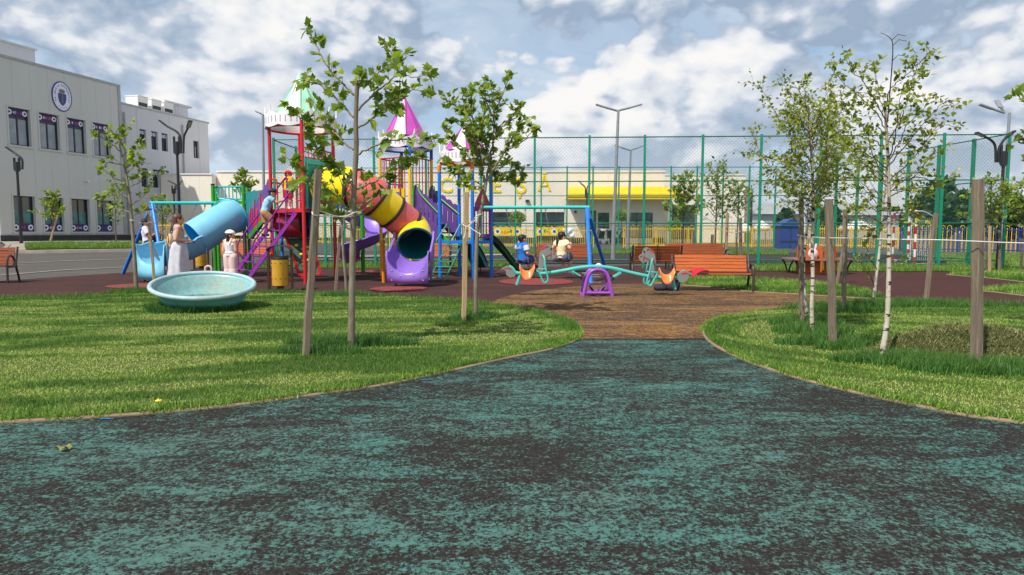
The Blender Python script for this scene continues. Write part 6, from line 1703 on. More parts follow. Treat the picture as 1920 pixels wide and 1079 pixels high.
# --- second plane sapling
b = gp(893, 600); Y = b.y
tk = [b-V((0,0,.05))]+trace(Y, [(892,560),(893,480),(897,420),(906,375),(911,343)])
for i in range(16):
    y0 = rng.uniform(300, 430); a = rng.choice((-1, 1)); x0 = 1667; dx = a*rng.uniform(30, 100); dy = -rng.uniform(5, 60); br.append([(x0, y0), (x0+dx*.5, y0+dy*.7), (x0+dx, y0+dy)])
lim = [[(911,343),(916,315),(924,266),(928,231),(936,194),(947,165),(955,140)], [(911,340),(924,321),(945,284),(967,247),(984,223),(1000,244)], [(910,345),(904,321),(897,276),(881,227),(862,208),(848,192),(836,188)],
       [(924,266),(940,240),(958,222),(975,200)], [(897,276),(888,240),(885,205),(884,178)], [(928,231),(915,200),(905,180),(903,168)], [(924,321),(950,305),(970,318),(980,326)], [(904,321),(880,296),(860,280),(842,258),(835,240)],
       [(906,350),(885,338),(865,330),(848,318),(838,302)], [(945,284),(965,275),(985,262),(998,246)], [(936,194),(925,180),(917,162)], [(881,227),(872,205),(868,185)], [(918,300),(908,265),(905,235),(908,210)], [(911,338),(935,340),(955,335),(968,345)], [(897,300),(890,262),(868,240),(850,228)], [(909,348),(893,355),(878,352),(862,345)]]
limbs = [(trace(Y, p, rng.uniform(-.5, .5)), .020 if len(p) > 5 else .011, .004) for p in lim]
grow_tree('plane_tree', 'bushy young sapling tied to a square stake beside the blue play tower', 'young trees planted on the lawns', b, [(tk, .032, .024)], limbs, 'plane', .076, ML_plane, MB_plane, .18, .044, 5.2, .10, .35)
# --- thin sapling behind the first one
b = gp(650, 556); Y = b.y
tk = [b-V((0,0,.05))]+trace(Y, [(648,520),(644,480),(642,430),(640,395),(643,350),(645,318)])
lim = [[(642,420),(625,395),(612,368),(606,350)], [(642,405),(660,385),(676,360),(684,338)], [(641,392),(630,360),(622,335),(618,318)], [(643,375),(658,350),(664,322)], [(642,410),(620,405),(606,392)], [(642,400),(672,398),(692,385)], [(643,355),(636,330),(634,312)], [(641,415),(655,408),(668,412)]]
grow_tree('plane_tree', 'thin sapling in front of the yellow tube, behind the nearest stake', 'young trees planted on the lawns', b, [(tk, .032, .012)], [(trace(Y, p, rng.uniform(-.4, .4)), .010, .003) for p in lim], 'plane', .080, ML_plane, MB_plane, .16, .065, 3.8, .15, .3)
# --- sapling at the left
b = gp(256, 549); Y = b.y
tk = [b-V((0,0,.05))]+trace(Y, [(254,510),(250,450),(247,410),(243,370),(237,330),(228,290),(222,262),(218,245)])
lim = [[(224,270),(232,252),(240,240)], [(226,285),(205,268),(190,258),(182,256)], [(229,295),(245,278),(258,268),(266,270)], [(232,310),(210,305),(195,302)], [(236,325),(252,312),(262,300)], [(239,340),(215,335),(200,322),(190,318)], [(241,352),(262,342),(280,330),(300,322)], [(243,370),(225,365),(205,368),(186,370)], [(245,385),(265,372),(276,358),(284,345)],
       [(246,398),(228,395),(212,388)], [(224,272),(212,258),(208,246)], [(247,405),(265,398),(275,392)], [(239,338),(255,330),(262,320)], [(235,318),(246,305),(250,290)]]
grow_tree('plane_tree', 'slender tall sapling in front of the school corner, left of the blue swing leg', 'young trees planted on the lawns', b, [(tk, .045, .010)], [(trace(Y, p, rng.uniform(-.5, .5)), .013, .004) for p in lim], 'plane', .098, ML_plane, MB_plane, .20, .08, 3.4, .15, .3)
# --- birches
def birch(label, b, tk, r0, r1, lim, **kw):
    return grow_tree('birch_tree', label, 'young birches on the right lawn', b, [(tk, r0, r1)], lim, 'birch', .047, ML_birch, MB_birch, twmat=MB_twig, cat='birch tree', tr_=.0016, **kw)
b = gp(1651, 684); Y = b.y
tk = [b-V((0,0,.04))]+trace(Y, [(1655,655),(1660,628),(1664,590),(1666,530),(1667,470),(1667,420),(1667,370),(1665,300),(1661,230),(1659,190)])
br = [[(1664,230),(1668,180),(1672,130),(1674,95),(1672,76),(1661,66),(1651,62)], [(1662,225),(1640,190),(1618,155),(1595,130),(1583,108)], [(1663,250),(1645,215),(1625,195),(1600,170),(1575,150),(1556,122)], [(1661,210),(1668,170),(1690,150),(1710,130),(1745,98)],
      [(1664,265),(1690,225),(1700,190),(1712,150),(1722,120),(1735,108)], [(1666,310),(1700,270),(1730,235),(1755,205),(1775,190),(1792,200)], [(1667,340),(1705,305),(1740,260),(1765,230),(1790,240)], [(1666,280),(1640,262),(1615,235),(1590,212),(1570,190)], [(1666,320),(1640,300),(1610,280),(1580,250),(1560,232)],
      [(1667,355),(1635,322),(1605,295),(1585,270)], [(1667,365),(1690,340),(1715,330),(1740,300),(1760,290)], [(1667,370),(1690,360),(1720,362),(1750,352)], [(1666,385),(1640,370),(1615,340),(1590,325)], [(1667,395),(1645,395),(1625,388),(1600,392)], [(1664,240),(1655,205),(1648,170),(1640,130)],
      [(1668,300),(1690,262),(1700,235),(1722,215),(1745,185)], [(1667,420),(1690,402),(1705,396),(1722,402)], [(1667,335),(1650,318),(1640,300),(1630,270),(1625,240)], [(1666,300),(1680,255),(1684,215),(1690,180)], [(1690,340),(1725,332),(1760,345),(1785,330)], [(1667,410),(1648,420),(1632,440)]]
lim = [(trace(Y, p, rng.uniform(-.5, .5)), .0058, .0018) for i, p in enumerate(br)]
birch('nearest birch with a bent white trunk standing alone right of the stakes', b, tk, .028, .010, lim[1:], twig=.20, tstep=.040, per=5.5, start=.12, up=.2, hang=.25, lup=.3)
m = MB(); q = catmull(lim[0][0], 5); m.tube(q, [lerp(.0065, .0018, i/(len(q)-1)) for i in range(len(q))], 7)
for i in (12, 17, 20): m.tube([q[i], q[i]+V((.05, 0, .05)), q[i]+V((.14, .03, .045))], [.004, .003, .002], 5)
tr = bpy.data.objects['birch_tree']; m.build('bare_leader', MB_twig, tr, smooth=60)
b = gp(1524, 629); Y = b.y
tk = [b-V((0,0,.04))]+trace(Y, [(1522,580),(1524,520),(1523,460),(1525,400),(1524,340),(1521,280),(1519,238),(1516,200)])
br = []
for i in range(36):
    f = i/35; y0 = lerp(425, 225, f); a = rng.choice((-1, 1)); s_ = rng.uniform(.5, 1.15)*lerp(1.0, .75, f)
    x0 = 1523-(400-y0)*.02; dx = a*s_*rng.uniform(40, 105); dy = -rng.uniform(45, 100)*lerp(.8, .72, f)
    br.append([(x0, y0), (x0+dx*.35, y0+dy*.45), (x0+dx*.72, y0+dy*.82), (x0+dx, y0+dy)])
br += [[(1519,260),(1500,215),(1480,175),(1465,148)], [(1520,300),(1480,250),(1450,205),(1425,165),(1412,160)], [(1519,250),(1540,210),(1552,170),(1560,150)], [(1521,330),(1470,310),(1430,290),(1392,285)], [(1522,350),(1460,330),(1420,275),(1418,240)], [(1516,225),(1510,185),(1507,150)]]
birch('tall leafy birch with a straight white trunk between two square stakes', b, tk, .026, .010, [(trace(Y, p, rng.uniform(-.75, .75)), .0048, .0016) for p in br], twig=.22, tstep=.046, per=5.5, start=.2, up=.15, hang=.3, lup=.3)
b = gp(1513, 606); Y = b.y
tk = [b-V((0,0,.04))]+trace(Y, [(1511,585),(1506,545),(1503,500),(1500,440),(1510,390),(1540,340),(1545,290),(1556,240)])
tk = [b-V((0,0,.04))]+trace(Y, [(1512,585),(1508,545),(1507,500),(1512,440),(1522,390),(1538,340),(1548,290),(1552,240)])
br = []
for i in range(24):
    f = i/23; y0 = lerp(415, 240, f); a = rng.choice((-1, 1)); x0 = lerp(1518, 1551, f); dx = a*rng.uniform(30, 78); dy = -rng.uniform(30, 80)
    br.append([(x0, y0), (x0+dx*.4, y0+dy*.5), (x0+dx, y0+dy)])
birch('birch with a thin curved trunk hidden beside the left square stake', b, tk, .024, .009, [(trace(Y, p, rng.uniform(-.7, .7)), .0045, .0016) for p in br], twig=.22, tstep=.055, per=5, start=.2, up=.15, hang=.3, lup=.3)
b = gp(1638, 574); Y = b.y
tk = [b-V((0,0,.04))]+trace(Y, [(1641,535),(1646,495),(1650,460),(1655,400),(1660,350),(1662,310)])
br = [[(1641,540),(1630,515),(1618,500),(1608,480)], [(1643,530),(1665,505),(1685,488),(1700,478)], [(1645,505),(1632,485),(1625,465)]]
for i in range(12):
    f = i/11; y0 = lerp(455, 320, f); a = rng.choice((-1, 1)); x0 = lerp(1650, 1662, f); dx = a*rng.uniform(25, 65); dy = -rng.uniform(20, 60); br.append([(x0, y0), (x0+dx*.5, y0+dy*.5), (x0+dx, y0+dy)])
birch('small spotted birch at the back edge of the right lawn', b, tk, .030, .010, [(trace(Y, p, rng.uniform(-.6, .6)), .008, .003) for p in br], twig=.2, tstep=.07, per=4.4, start=.3, up=.15, hang=.3, lup=.3)
# --- tree just outside the right edge
b = G(2010, 8.2); Y = b.y
tk = [b-V((0,0,.04))]+trace(Y, [(2010,560),(2006,430),(2000,330),(1996,240)])
br = [[(2003,330),(1960,250),(1925,200),(1908,180)], [(2003,350),(1960,290),(1920,262),(1896,268)], [(2000,300),(1960,220),(1930,185)], [(2004,340),(1960,310),(1925,300)], [(2000,300),(2030,240),(2060,200)], [(2002,320),(2050,280),(2080,250)], [(1996,250),(1990,200),(1985,150)], [(2004,360),(1970,350),(1935,285)]]
grow_tree('plane_tree', 'leafy branches reaching in at the right edge above the lamp', 'young trees planted on the lawns', b, [(tk, .05, .02)], [(trace(Y, p, rng.uniform(-.3, .3)), .012, .004) for p in br], 'plane', .095, ML_plane, MB_plane, .18, .08, 3.6, .3, .2)
# --- generic young trees further away
def young(label, base, H, r, z0, lf=.14, nb=16, kind='simple', mat=None, group='young trees further away', trunk_r=.04, per=4, tstep=.16, seed=0, lean=0.0, name='young_tree', twig=.3, el=(.5, 1.1), cat='tree'):
    rng.seed(seed); t = [base-V((0,0,.05)), base+V((lean*.3, 0, H*.3)), base+V((lean*.7+.03, .02, H*.65)), base+V((lean, 0, H))]
    tt = catmull(t, 6); lim = []
    for i in range(nb):
        f = (i+.5)/nb; z = lerp(z0, H*.97, f); k = z/H*(len(tt)-1); p = lerp(tt[int(k)], tt[min(int(k)+1, len(tt)-1)], k-int(k))
        a = i*2.4+rng.uniform(-.4, .4); e = rng.uniform(*el); L = r*(1.15-.75*f**1.6)*rng.uniform(.7, 1.15)
        d = V((cos(a)*cos(e), sin(a)*cos(e), sin(e))); d2 = V((d.x, d.y, d.z*.6+.1))
        lim.append(([p, p+d*L*.5, p+d*L*.5+d2*L*.6], trunk_r*.3, .004))
    return grow_tree(name, label, group, base, [(t, trunk_r, trunk_r*.25)], lim, kind, lf, mat or ML_plane, MB_far, twig, tstep, per, .15, .3, cat=cat)
ZH = lambda py, Y: P(960, py, Y).z
def yt(label, px, Y, pytop, rpx, py0, **kw):
    b = G(px, Y); H = ZH(pytop, Y)-b.z; return young(label, b, H, rpx*Y/1280, ZH(py0, Y)-b.z, **kw)
yt('small young tree on the grass island by the lower school windows', 103, 36.5, 362, 26, 420, seed=1, lean=.12, lf=.20, nb=22, per=5, tstep=.2)
yt('young tree at the right end of the grass island, half behind the tall left sapling', 222, 36.8, 345, 28, 425, seed=2, lf=.17, nb=16, tstep=.22)
yt('young tree by the annex, between the blue swing legs and the woman', 309, 33, 372, 24, 425, seed=4, lf=.19, nb=18, tstep=.18)
yt('tree top showing above the green tower in front of the cream wall', 464, 29, 320, 22, 378, seed=3, lf=.19, nb=16, tstep=.15, per=5)
yt('tall young tree before the right end of the yellow canopy', 1278, 25.2, 333, 36, 422, seed=5, lf=.17, nb=30, tstep=.13, per=5)
yt('tall thin young tree behind the benches, middle one of the group', 1339, 26.2, 312, 46, 420, seed=6, lf=.15, nb=30, tstep=.15, per=4)
yt('young tree tied by white rope, right one behind the benches', 1379, 25.6, 345, 34, 412, seed=7, lf=.14, nb=22, tstep=.16, per=4)
yt('bushy young tree left of the right corner lamp behind the thick stake', 1848, 20.6, 338, 50, 425, seed=8, lf=.12, nb=26, tstep=.12, per=4)
yt('round leafy tree at the far right edge behind the corner lamp', 1912, 21.5, 345, 62, 430, seed=9, lf=.13, nb=30, tstep=.11, per=5)
# clipped ball trees by the creche
for px, Y, py, lab in ((971, 46, 408, 'small clipped ball tree in front of the creche window'), (1163.5, 46, 404.5, 'small clipped ball tree behind the tall grey lamp'), (1262, 46.4, 424, 'low clipped ball tree below the right end of the yellow canopy')):
    b = G(px, Y); z = ZH(py, Y); R = .46; t = thing('ball_tree', lab, 'topiary tree', b, 'clipped ball trees by the creche'); m = MB(); m.tube([b-V((0,0,.03)), V((b.x, b.y, z))], .03, 7); m.build('trunk', MB_far, t)
    n = 700; q = nr.normal(0, 1, (n, 3)); q /= np.linalg.norm(q, axis=1)[:, None]; rr = R*nr.uniform(.35, 1.05, n)[:, None]*np.array([1.15, 1.15, .72]); leaf_object('crown', 'simple', q*rr+np.array([b.x, b.y, z]), q, .17, ML_plane, t)
# dark mature trees on the horizon
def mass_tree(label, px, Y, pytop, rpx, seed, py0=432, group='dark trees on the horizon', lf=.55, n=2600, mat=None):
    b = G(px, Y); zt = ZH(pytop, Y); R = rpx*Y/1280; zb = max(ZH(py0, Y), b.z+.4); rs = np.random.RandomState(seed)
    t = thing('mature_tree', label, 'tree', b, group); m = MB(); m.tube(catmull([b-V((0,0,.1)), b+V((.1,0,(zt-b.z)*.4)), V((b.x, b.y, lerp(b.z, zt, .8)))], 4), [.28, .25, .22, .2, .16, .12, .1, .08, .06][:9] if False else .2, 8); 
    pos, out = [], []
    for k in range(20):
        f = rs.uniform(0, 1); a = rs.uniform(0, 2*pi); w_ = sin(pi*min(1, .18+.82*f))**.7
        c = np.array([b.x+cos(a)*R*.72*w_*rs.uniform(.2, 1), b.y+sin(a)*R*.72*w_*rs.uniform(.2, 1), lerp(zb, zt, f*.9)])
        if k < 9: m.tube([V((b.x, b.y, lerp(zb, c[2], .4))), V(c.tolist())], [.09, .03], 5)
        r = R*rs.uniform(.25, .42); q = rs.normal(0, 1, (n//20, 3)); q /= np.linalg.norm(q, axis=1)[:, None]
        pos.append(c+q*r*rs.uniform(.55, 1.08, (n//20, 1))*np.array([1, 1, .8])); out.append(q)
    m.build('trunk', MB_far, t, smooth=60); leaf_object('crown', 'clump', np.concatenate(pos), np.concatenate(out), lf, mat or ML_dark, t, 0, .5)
for i, (px, Y, pt, rp, lab) in enumerate(((1757, 62, 334, 36, 'tall dark tree on the horizon left of the thick stake'), (1802, 66, 362, 34, 'round dark tree on the horizon behind the thick stake'), (1718, 72, 372, 30, 'dark tree on the horizon above the basketball stand'), (1885, 60, 372, 44, 'broad dark tree on the horizon at the right edge'),
        (1668, 82, 392, 26, 'low dark tree on the horizon behind the nearest birch'), (1630, 86, 398, 24, 'low dark tree on the horizon right of the thin stake'), (1470, 70, 398, 22, 'low dark tree on the horizon above the blue cabinet'), (1435, 84, 404, 20, 'small dark tree on the horizon right of the creche'),
        (1550, 78, 396, 30, 'dark tree on the horizon behind the leafy birch'), (1960, 66, 380, 40, 'dark tree on the horizon beyond the right edge'))):
    mass_tree(lab, px, Y, pt, rp, 40+i)
# ------------------------------------------------------------------ stakes and ropes
M_stake = wood('weathered_stake', (136,122,104), (84,75,66), .8, .85, 2, .6); M_stake2 = wood('pale_stake', (186,158,120), (140,112,82), .8, .8, 2, .4); M_rope = pm('white_rope', (226,222,214), .8, .1, 20)
def stake(label, pb, pt, w, mat=None, Y=None, rot=.4):
    b = gp(*pb) if Y is None else G(pb[0], Y); t_ = P(pt[0], pt[1], b.y); d = (t_-b).normalized(); R = V((0,0,1)).rotation_difference(d).to_matrix() @ Matrix.Rotation(rot, 3, 'Z')
    L = (t_-b).length+.06; w = w/1.28; m = MB(); rows = []; n = 9; h = w/2; bev = w*.12
    for j in range(n+1):
        z = -.06+L*j/n; wob = V((rng.gauss(0, .0022), rng.gauss(0, .0022), 0)) if 0 < j < n else V((0,0,0)); s = 1+rng.gauss(0, .012)
        rows.append([b+R @ (V((x*s, y*s, z))+wob) for x, y in ((h-bev,-h),(h,-h+bev),(h,h-bev),(h-bev,h),(-h+bev,h),(-h,h-bev),(-h,-h+bev),(-h+bev,-h))])
    m.grid(rows, closed=True); m.add(rows[-1], [tuple(range(8))]); o = m.build('stake', mat or M_stake, org=b, smooth=30); setp(o, label, 'stake', 'wooden tree stakes'); return b
stake('leaning weathered stake in the left lawn, nearest beside the lobed leaf sapling', (573,672), (597,318), .085, rot=.5)
stake('short tapered stake beside the thin sapling before the purple spiral slide', (629,551), (638.5,425), .075)
stake('pale square stake tied to the bushy sapling by the blue tower', (870,606), (874.5,361), .085, M_stake2, rot=.2)
stake('thin stake standing behind the turquoise bowl on the left', (291,546), (277,386), .07, M_stake2)
stake('square stake left of the straight birch trunk', (1503,614), (1502,375), .068, rot=.15)
stake('square stake right of the straight birch trunk', (1562,656), (1554,374), .085, rot=.15)
stake('stake behind the two birch stakes at the back of the lawn', (1582,587), (1585,393), .072)
stake('short leaning stake in front of the hexagonal bench', (1569,533), (1588,430), .075, rot=.1)
stake('leaning stake standing alone at the back edge of the right lawn', (1735,572), (1755,400), .085, rot=.2)
stake('thickest square stake, nearest at the right, in front of the grass heap', (1831,699), (1834,337), .098, rot=.28)
stake('thin stake leaning by the small tree on the school grass island', (97,463), (108,404), .09, M_stake2, Y=36.3)
stake('pale stake behind the near bench, left of the white rope', (1299,485), (1300,432), .10, None, Y=24.4)
stake('pale stake behind the near bench under the middle young tree', (1333,485), (1336,440), .10, None, Y=24.2)
stake('tall stake behind the right end of the near bench, tied with white rope', (1359,490), (1364,400), .12, M_stake2, Y=24.6)
stake('tall stake to the right of the rope tied one behind the near bench', (1388,488), (1388,409), .12, None, Y=24.8)
stake('pale stake left of the black corner lamp post', (1854,518), (1856,424), .085, M_stake2, Y=20.4)
stake('grey stake right of the green corner post', (1872,512), (1875,432), .085, None, Y=20.9)
def rope(label, pts, r=.006, loops=()):
    m = MB(); q = catmull(pts, 6); m.tube(q, r, 6)
    for c, rad, ax in loops: m.tube([V(c)+V((rad*cos(e), rad*sin(e), .012*sin(2*e))) for e in [2*pi*k/16 for k in range(16)]], r, 6, closed=True)
    o = m.build('rope', M_rope, org=pts[0]); setp(o, label, 'rope', 'white ropes tying trees to stakes')
y1 = gp(573,672).y; y2 = gp(659,655).y
rope('white rope tying the nearest leaning stake to the lobed leaf sapling', [P(585,398,y1-.06), P(590,404,y1-.07), P(620,407,(y1+y2)/2-.05), P(650,405,y2-.06), P(664,399,y2-.06), P(670,400,y2+.03), P(664,406,y2+.07), P(630,406,(y1+y2)/2), P(600,396,y1+.06), P(588,396,y1)], .006)
y1 = gp(870,606).y; y2 = gp(893,600).y
rope('knotted white rope between the pale square stake and the bushy sapling', [P(876,426,y1-.07), P(882,420,y1-.06), P(893,406,y2-.07), P(902,402,y2-.05), P(905,404,y2+.05), P(896,408,y2+.07), P(880,424,y1-.02), P(872,424,y1-.07), P(866,420,y1-.03)], .006)
rope('loose white rope end hanging from the pale square stake', [P(873,424,y1-.075), P(872,440,y1-.08), P(869,448,y1-.08), P(872,438,y1-.078), P(876,425,y1-.075), P(890,433,y1-.12), P(902,440,y1-.15)], .005)
ya, yb_, yc, yd = gp(1503,614).y, gp(1562,656).y, gp(1651,684).y, gp(1831,699).y
rope('long white rope strung past the birch stakes to the thick stake and beyond', [P(1496,441,ya-.05), P(1503,443,ya-.06), P(1524,445,gp(1524,629).y-.05), P(1557,446.5,yb_-.065), P(1600,447,lerp(yb_,yc,.5)), P(1667,449,yc-.05), P(1755,450,lerp(yc,yd,.5)), P(1834,453,yd-.08), P(1880,455,yd-.1), P(1990,458,yd-.2)], .0045)
yl = gp(256,549).y; yk = gp(291,546).y
rope('white rope between the slender left sapling and the thin stake behind the bowl', [P(243,413,yl-.06), P(250,414,yl-.06), P(268,419,lerp(yl,yk,.5)), P(281,417,yk-.05), P(290,418,yk-.04), P(294,420,yk), P(283,420,yk+.05), P(262,418,yl)], .008)
rope('white rope slack between two stakes behind the near bench', [P(1336,424,24.3), P(1350,430,24.45), P(1363,434,24.5), P(1378,437,24.7), P(1388,434,24.7)], .012)
# ------------------------------------------------------------------ people
M_skin = pm('skin', (226,172,142), .55, .06, 12, dirt=.05); M_skin2 = pm('tanned_skin', (178,124,96), .55, .06, 12, dirt=.05)
M_hair = pm('dark_brown_hair', (58,40,32), .5, .3, 40, bump=.5); M_hairb = pm('black_hair', (34,28,28), .5, .3, 40, bump=.5)
def fab(n, c, v=.08): return pm(n, c, .85, v, 9, bump=.25, bscale=35, dirt=.06)
def stripes(name, a, b, step):
    k = N(name); tc = k.n('TexCoord'); sp = k.n('SeparateXYZ'); k.l(tc.outputs['Object'], sp.inputs[0])
    f = k.math('FRACT', k.math('DIVIDE', sp.outputs[2], step)); return k.done(k.bsdf(k.mix(k.ramp(f, [(.5, 0), (.56, 1)]), s2l(a), s2l(b)), .85))
def remesh(mb, name, mats, parent, vox, smooth_it=2, cut=None):
    o = mb.build(name, mats, None, smooth=0)
    md = o.modifiers.new('r', 'REMESH'); md.mode = 'VOXEL'; md.voxel_size = vox; md.use_smooth_shade = True
    if smooth_it: s = o.modifiers.new('s', 'SMOOTH'); s.iterations = smooth_it; s.factor = .5
    bpy.context.view_layer.update()
    me = bpy.data.meshes.new_from_object(o.evaluated_get(bpy.context.evaluated_depsgraph_get()))
    old = o.data; bpy.data.objects.remove(o); bpy.data.meshes.remove(old)
    me.name = name; me.shade_smooth()
    o = bpy.data.objects.new(name, me); COL.objects.link(o); o.parent = parent; return o
def limb(m, a, b, ra, rb, n=12, balls=True):
    a, b = V(a), V(b); m.tube([lerp(a, b, i/4) for i in range(5)], [lerp(ra, rb, i/4)*(1+.06*sin(i/4*pi)) for i in range(5)], n)
    if balls: m.ell(a, ra, 12, 8); m.ell(b, rb, 12, 8)
def hand(m, w, d, up, s, side):
    """palm and five fingers from the wrist w along d; up = back of the hand, side = thumb side"""
    d = d.normalized(); up = (up-d*up.dot(d)).normalized(); x = d.cross(up)*side
    R = Matrix((x, d, up)).transposed()
    m.ell(w+d*.045*s, (.036*s, .05*s, .016*s), 10, 8, R)
    for i, (o, l) in enumerate(((.026, .062), (.009, .072), (-.009, .068), (-.026, .052))):
        p = w+d*.082*s+x*o*s; q = p+(d*.75-up*.45)*l*.5*s; e = q+(d*.35-up*.9)*l*.5*s
        m.tube([p-d*.02*s, p, q, e], [.0095*s, .0095*s, .0085*s, .007*s], 7); m.ell(e, .007*s, 6, 5)
    p = w+d*.03*s+x*.03*s; q = p+(x*.7+d*.6-up*.3)*.032*s; e = q+(d*.9-up*.4+x*.1)*.028*s; m.tube([w+d*.02*s, p, q, e], [.012*s, .0115*s, .010*s, .008*s], 7); m.ell(e, .008*s, 6, 5)
def stand(H, child=False):
    hw = .055*H; sw = (.105 if not child else .10)*H
    J = dict(pel=V((0,0,.52*H)), wai=V((0,.005,.61*H)), che=V((0,.0,.73*H)), nec=V((0,-.005,.835*H)), hea=V((0,.015,.925*H)),
             shR=V((sw,0,.805*H)), shL=V((-sw,0,.805*H)), elR=V((sw+.03*H,-.01,.63*H)), elL=V((-sw-.03*H,-.01,.63*H)), waR=V((sw+.035*H,.03*H,.49*H)), waL=V((-sw-.035*H,.03*H,.49*H)),
             hiR=V((hw,0,.50*H)), hiL=V((-hw,0,.50*H)), knR=V((hw*1.05,.01,.275*H)), knL=V((-hw*1.05,.01,.275*H)), anR=V((hw*1.05,-.015,.045*H)), anL=V((-hw*1.05,-.015,.045*H)),
             toR=V((hw*1.2,.085*H,.018*H)), toL=V((-hw*1.2,.085*H,.018*H)), H=H, child=child, look=0.0)
    if child: J['hea'] = V((0,.015,.905*H)); J['nec'] = V((0,-.005,.815*H)); J['shR'].z = J['shL'].z = .785*H
    return J
def person(label, loc, rz, J, skin, cloth, group=None):
    H = J['H']; t = thing('person', label, 'person', loc, group, rz, world=False); m = MB(); c = J['child']; k = H*(1.0 if not c else 1.06)
    hr = .066*H if not c else .078*H
    # trunk
    m.ell(J['pel'], (.088*k, .068*k, .075*k), 16, 10); limb(m, J['pel'], J['wai'], .075*k, .066*k); limb(m, J['wai'], J['che'], .066*k, .082*k)
    m.ell(J['che'], (.095*k, .066*k, .085*k), 16, 10); ch = lerp(J['che'], J['nec'], .55)
    for s in 'RL':
        limb(m, ch, J['sh'+s], .052*k, .044*k); limb(m, J['sh'+s], J['el'+s], .040*k, .030*k); limb(m, J['el'+s], J['wa'+s], .029*k, .019*k)
        d = J['wa'+s]-J['el'+s]; up = J.get('hup'+s, V((.9 if s == 'R' else -.9, .1, .2))); hand(m, J['wa'+s], J.get('hd'+s, d), up, H/1.72*(1.0 if not c else 1.05), 1 if s == 'R' else -1)
        limb(m, J['hi'+s], J['kn'+s], .066*k, .043*k); limb(m, J['kn'+s], J['an'+s], .042*k, .024*k)
        mid = lerp(J['kn'+s], J['an'+s], .3); m.ell(mid-V((0,.008,0)), (.040*k,.043*k,.07*k), 10, 8)
    limb(m, J['nec']-V((0,0,.03*H)), lerp(J['nec'], J['hea'], .7), .034*k, .031*k)
    # head with face
    hc = J['hea']; Rz = Matrix.Rotation(J['look'], 3, 'Z'); hp = lambda x, y, z: hc+Rz @ V((x*hr, y*hr, z*hr))
    m.ell(hc+V((0,0,.10*hr)), (.92*hr, 1.04*hr, 1.06*hr), 18, 14, Rz); m.ell(hp(0,.22,-.52), (.66*hr,.72*hr,.58*hr), 14, 10, Rz); m.ell(hp(0,.66,-.92), (.26*hr,.22*hr,.2*hr), 8, 6, Rz)
    m.tube([hp(0,.95,.18), hp(0,1.10,-.12), hp(0,1.22,-.28)], [.10*hr,.13*hr,.17*hr], 8); m.ell(hp(0,1.14,-.30), (.19*hr,.16*hr,.12*hr), 8, 6, Rz)
    for s in (-1, 1): m.ell(hp(s*.92,-.05,-.08), (.10*hr,.20*hr,.30*hr), 8, 8, Rz); m.ell(hp(s*.42,.80,.22), (.22*hr,.14*hr,.08*hr), 8, 6, Rz)
    m.ell(hp(0,.98,-.60), (.27*hr,.10*hr,.09*hr), 8, 6, Rz)
    body = remesh(m, 'body', skin, t, .0085 if H < 1.3 else .010, 2)
    e = MB()
    for s in (-1, 1): e.ell(hp(s*.38,.93,.05), (.12*hr,.07*hr,.07*hr), 8, 6, Rz)
    e.build('eye', M_black, t)
    e = MB(); e.ell(hp(0,1.06,-.60), (.25*hr,.05*hr,.05*hr), 8, 6, Rz); e.build('mouth', M_dred, t)
    cloth(t, J, k, hr, hp, Rz); return t
def shirt(t, J, k, mat, sleeve=.45, tank=False, loose=1.15, low=-.035, name='shirt'):
    m = MB(); a = J['pel']+V((0,0,low*J['H'])) if isinstance(low, float) else J['pel']
    q = [a, J['wai'], J['che'], lerp(J['che'], J['nec'], .62)]; rows = []
    cq = catmull(q, 5); n = 20; N_ = len(cq); rx = [.094, .083, .103, .088 if not tank else .07]; ry = [.078, .070, .078, .052]
    for i, p in enumerate(cq):
        f = i/(N_-1)*3; j = min(int(f), 2); X_ = lerp(rx[j], rx[j+1], f-j)*k*loose; Y_ = lerp(ry[j], ry[j+1], f-j)*k*loose
        tt = (cq[min(i+1, N_-1)]-cq[max(0, i-1)]).normalized(); sx = (J['hiR']-J['hiL']).lerp(J['shR']-J['shL'], min(1, i/(N_-1))).normalized(); sy = tt.cross(sx).normalized()
        rows.append([p+sx*cos(2*pi*e/n)*X_*(1+.03*sin(e*3+i))+sy*sin(2*pi*e/n)*Y_*(1+.03*cos(e*2+i*1.3)) for e in range(n)])
    m.grid(rows, closed=True); m.add(rows[0], [tuple(range(n-1, -1, -1))]); m.add(rows[-1], [tuple(range(n))])
    ch = lerp(J['che'], J['nec'], .55)
    if not tank:
        for s in 'RL':
            limb(m, ch, J['sh'+s], .056*k, .052*k*loose*.95); p = J['sh'+s]; e = lerp(p, J['el'+s], sleeve); m.tube([p, lerp(p, e, .5), e], [.050*k*loose, .049*k*loose, .050*k*loose], 14); m.ell(p, .050*k*loose, 12, 8)
    else:
        for s in 'RL': m.tube(catmull([J['che']+V((.045*k*(1 if s == 'R' else -1), -.075*k, .01)), lerp(ch, J['sh'+s], .55)+V((0,-.02*k,.05*k)), J['che']+V((.045*k*(1 if s == 'R' else -1), .08*k, .01))], 5), .016*k, 8)
    return remesh(m, name, mat, t, .010, 2)
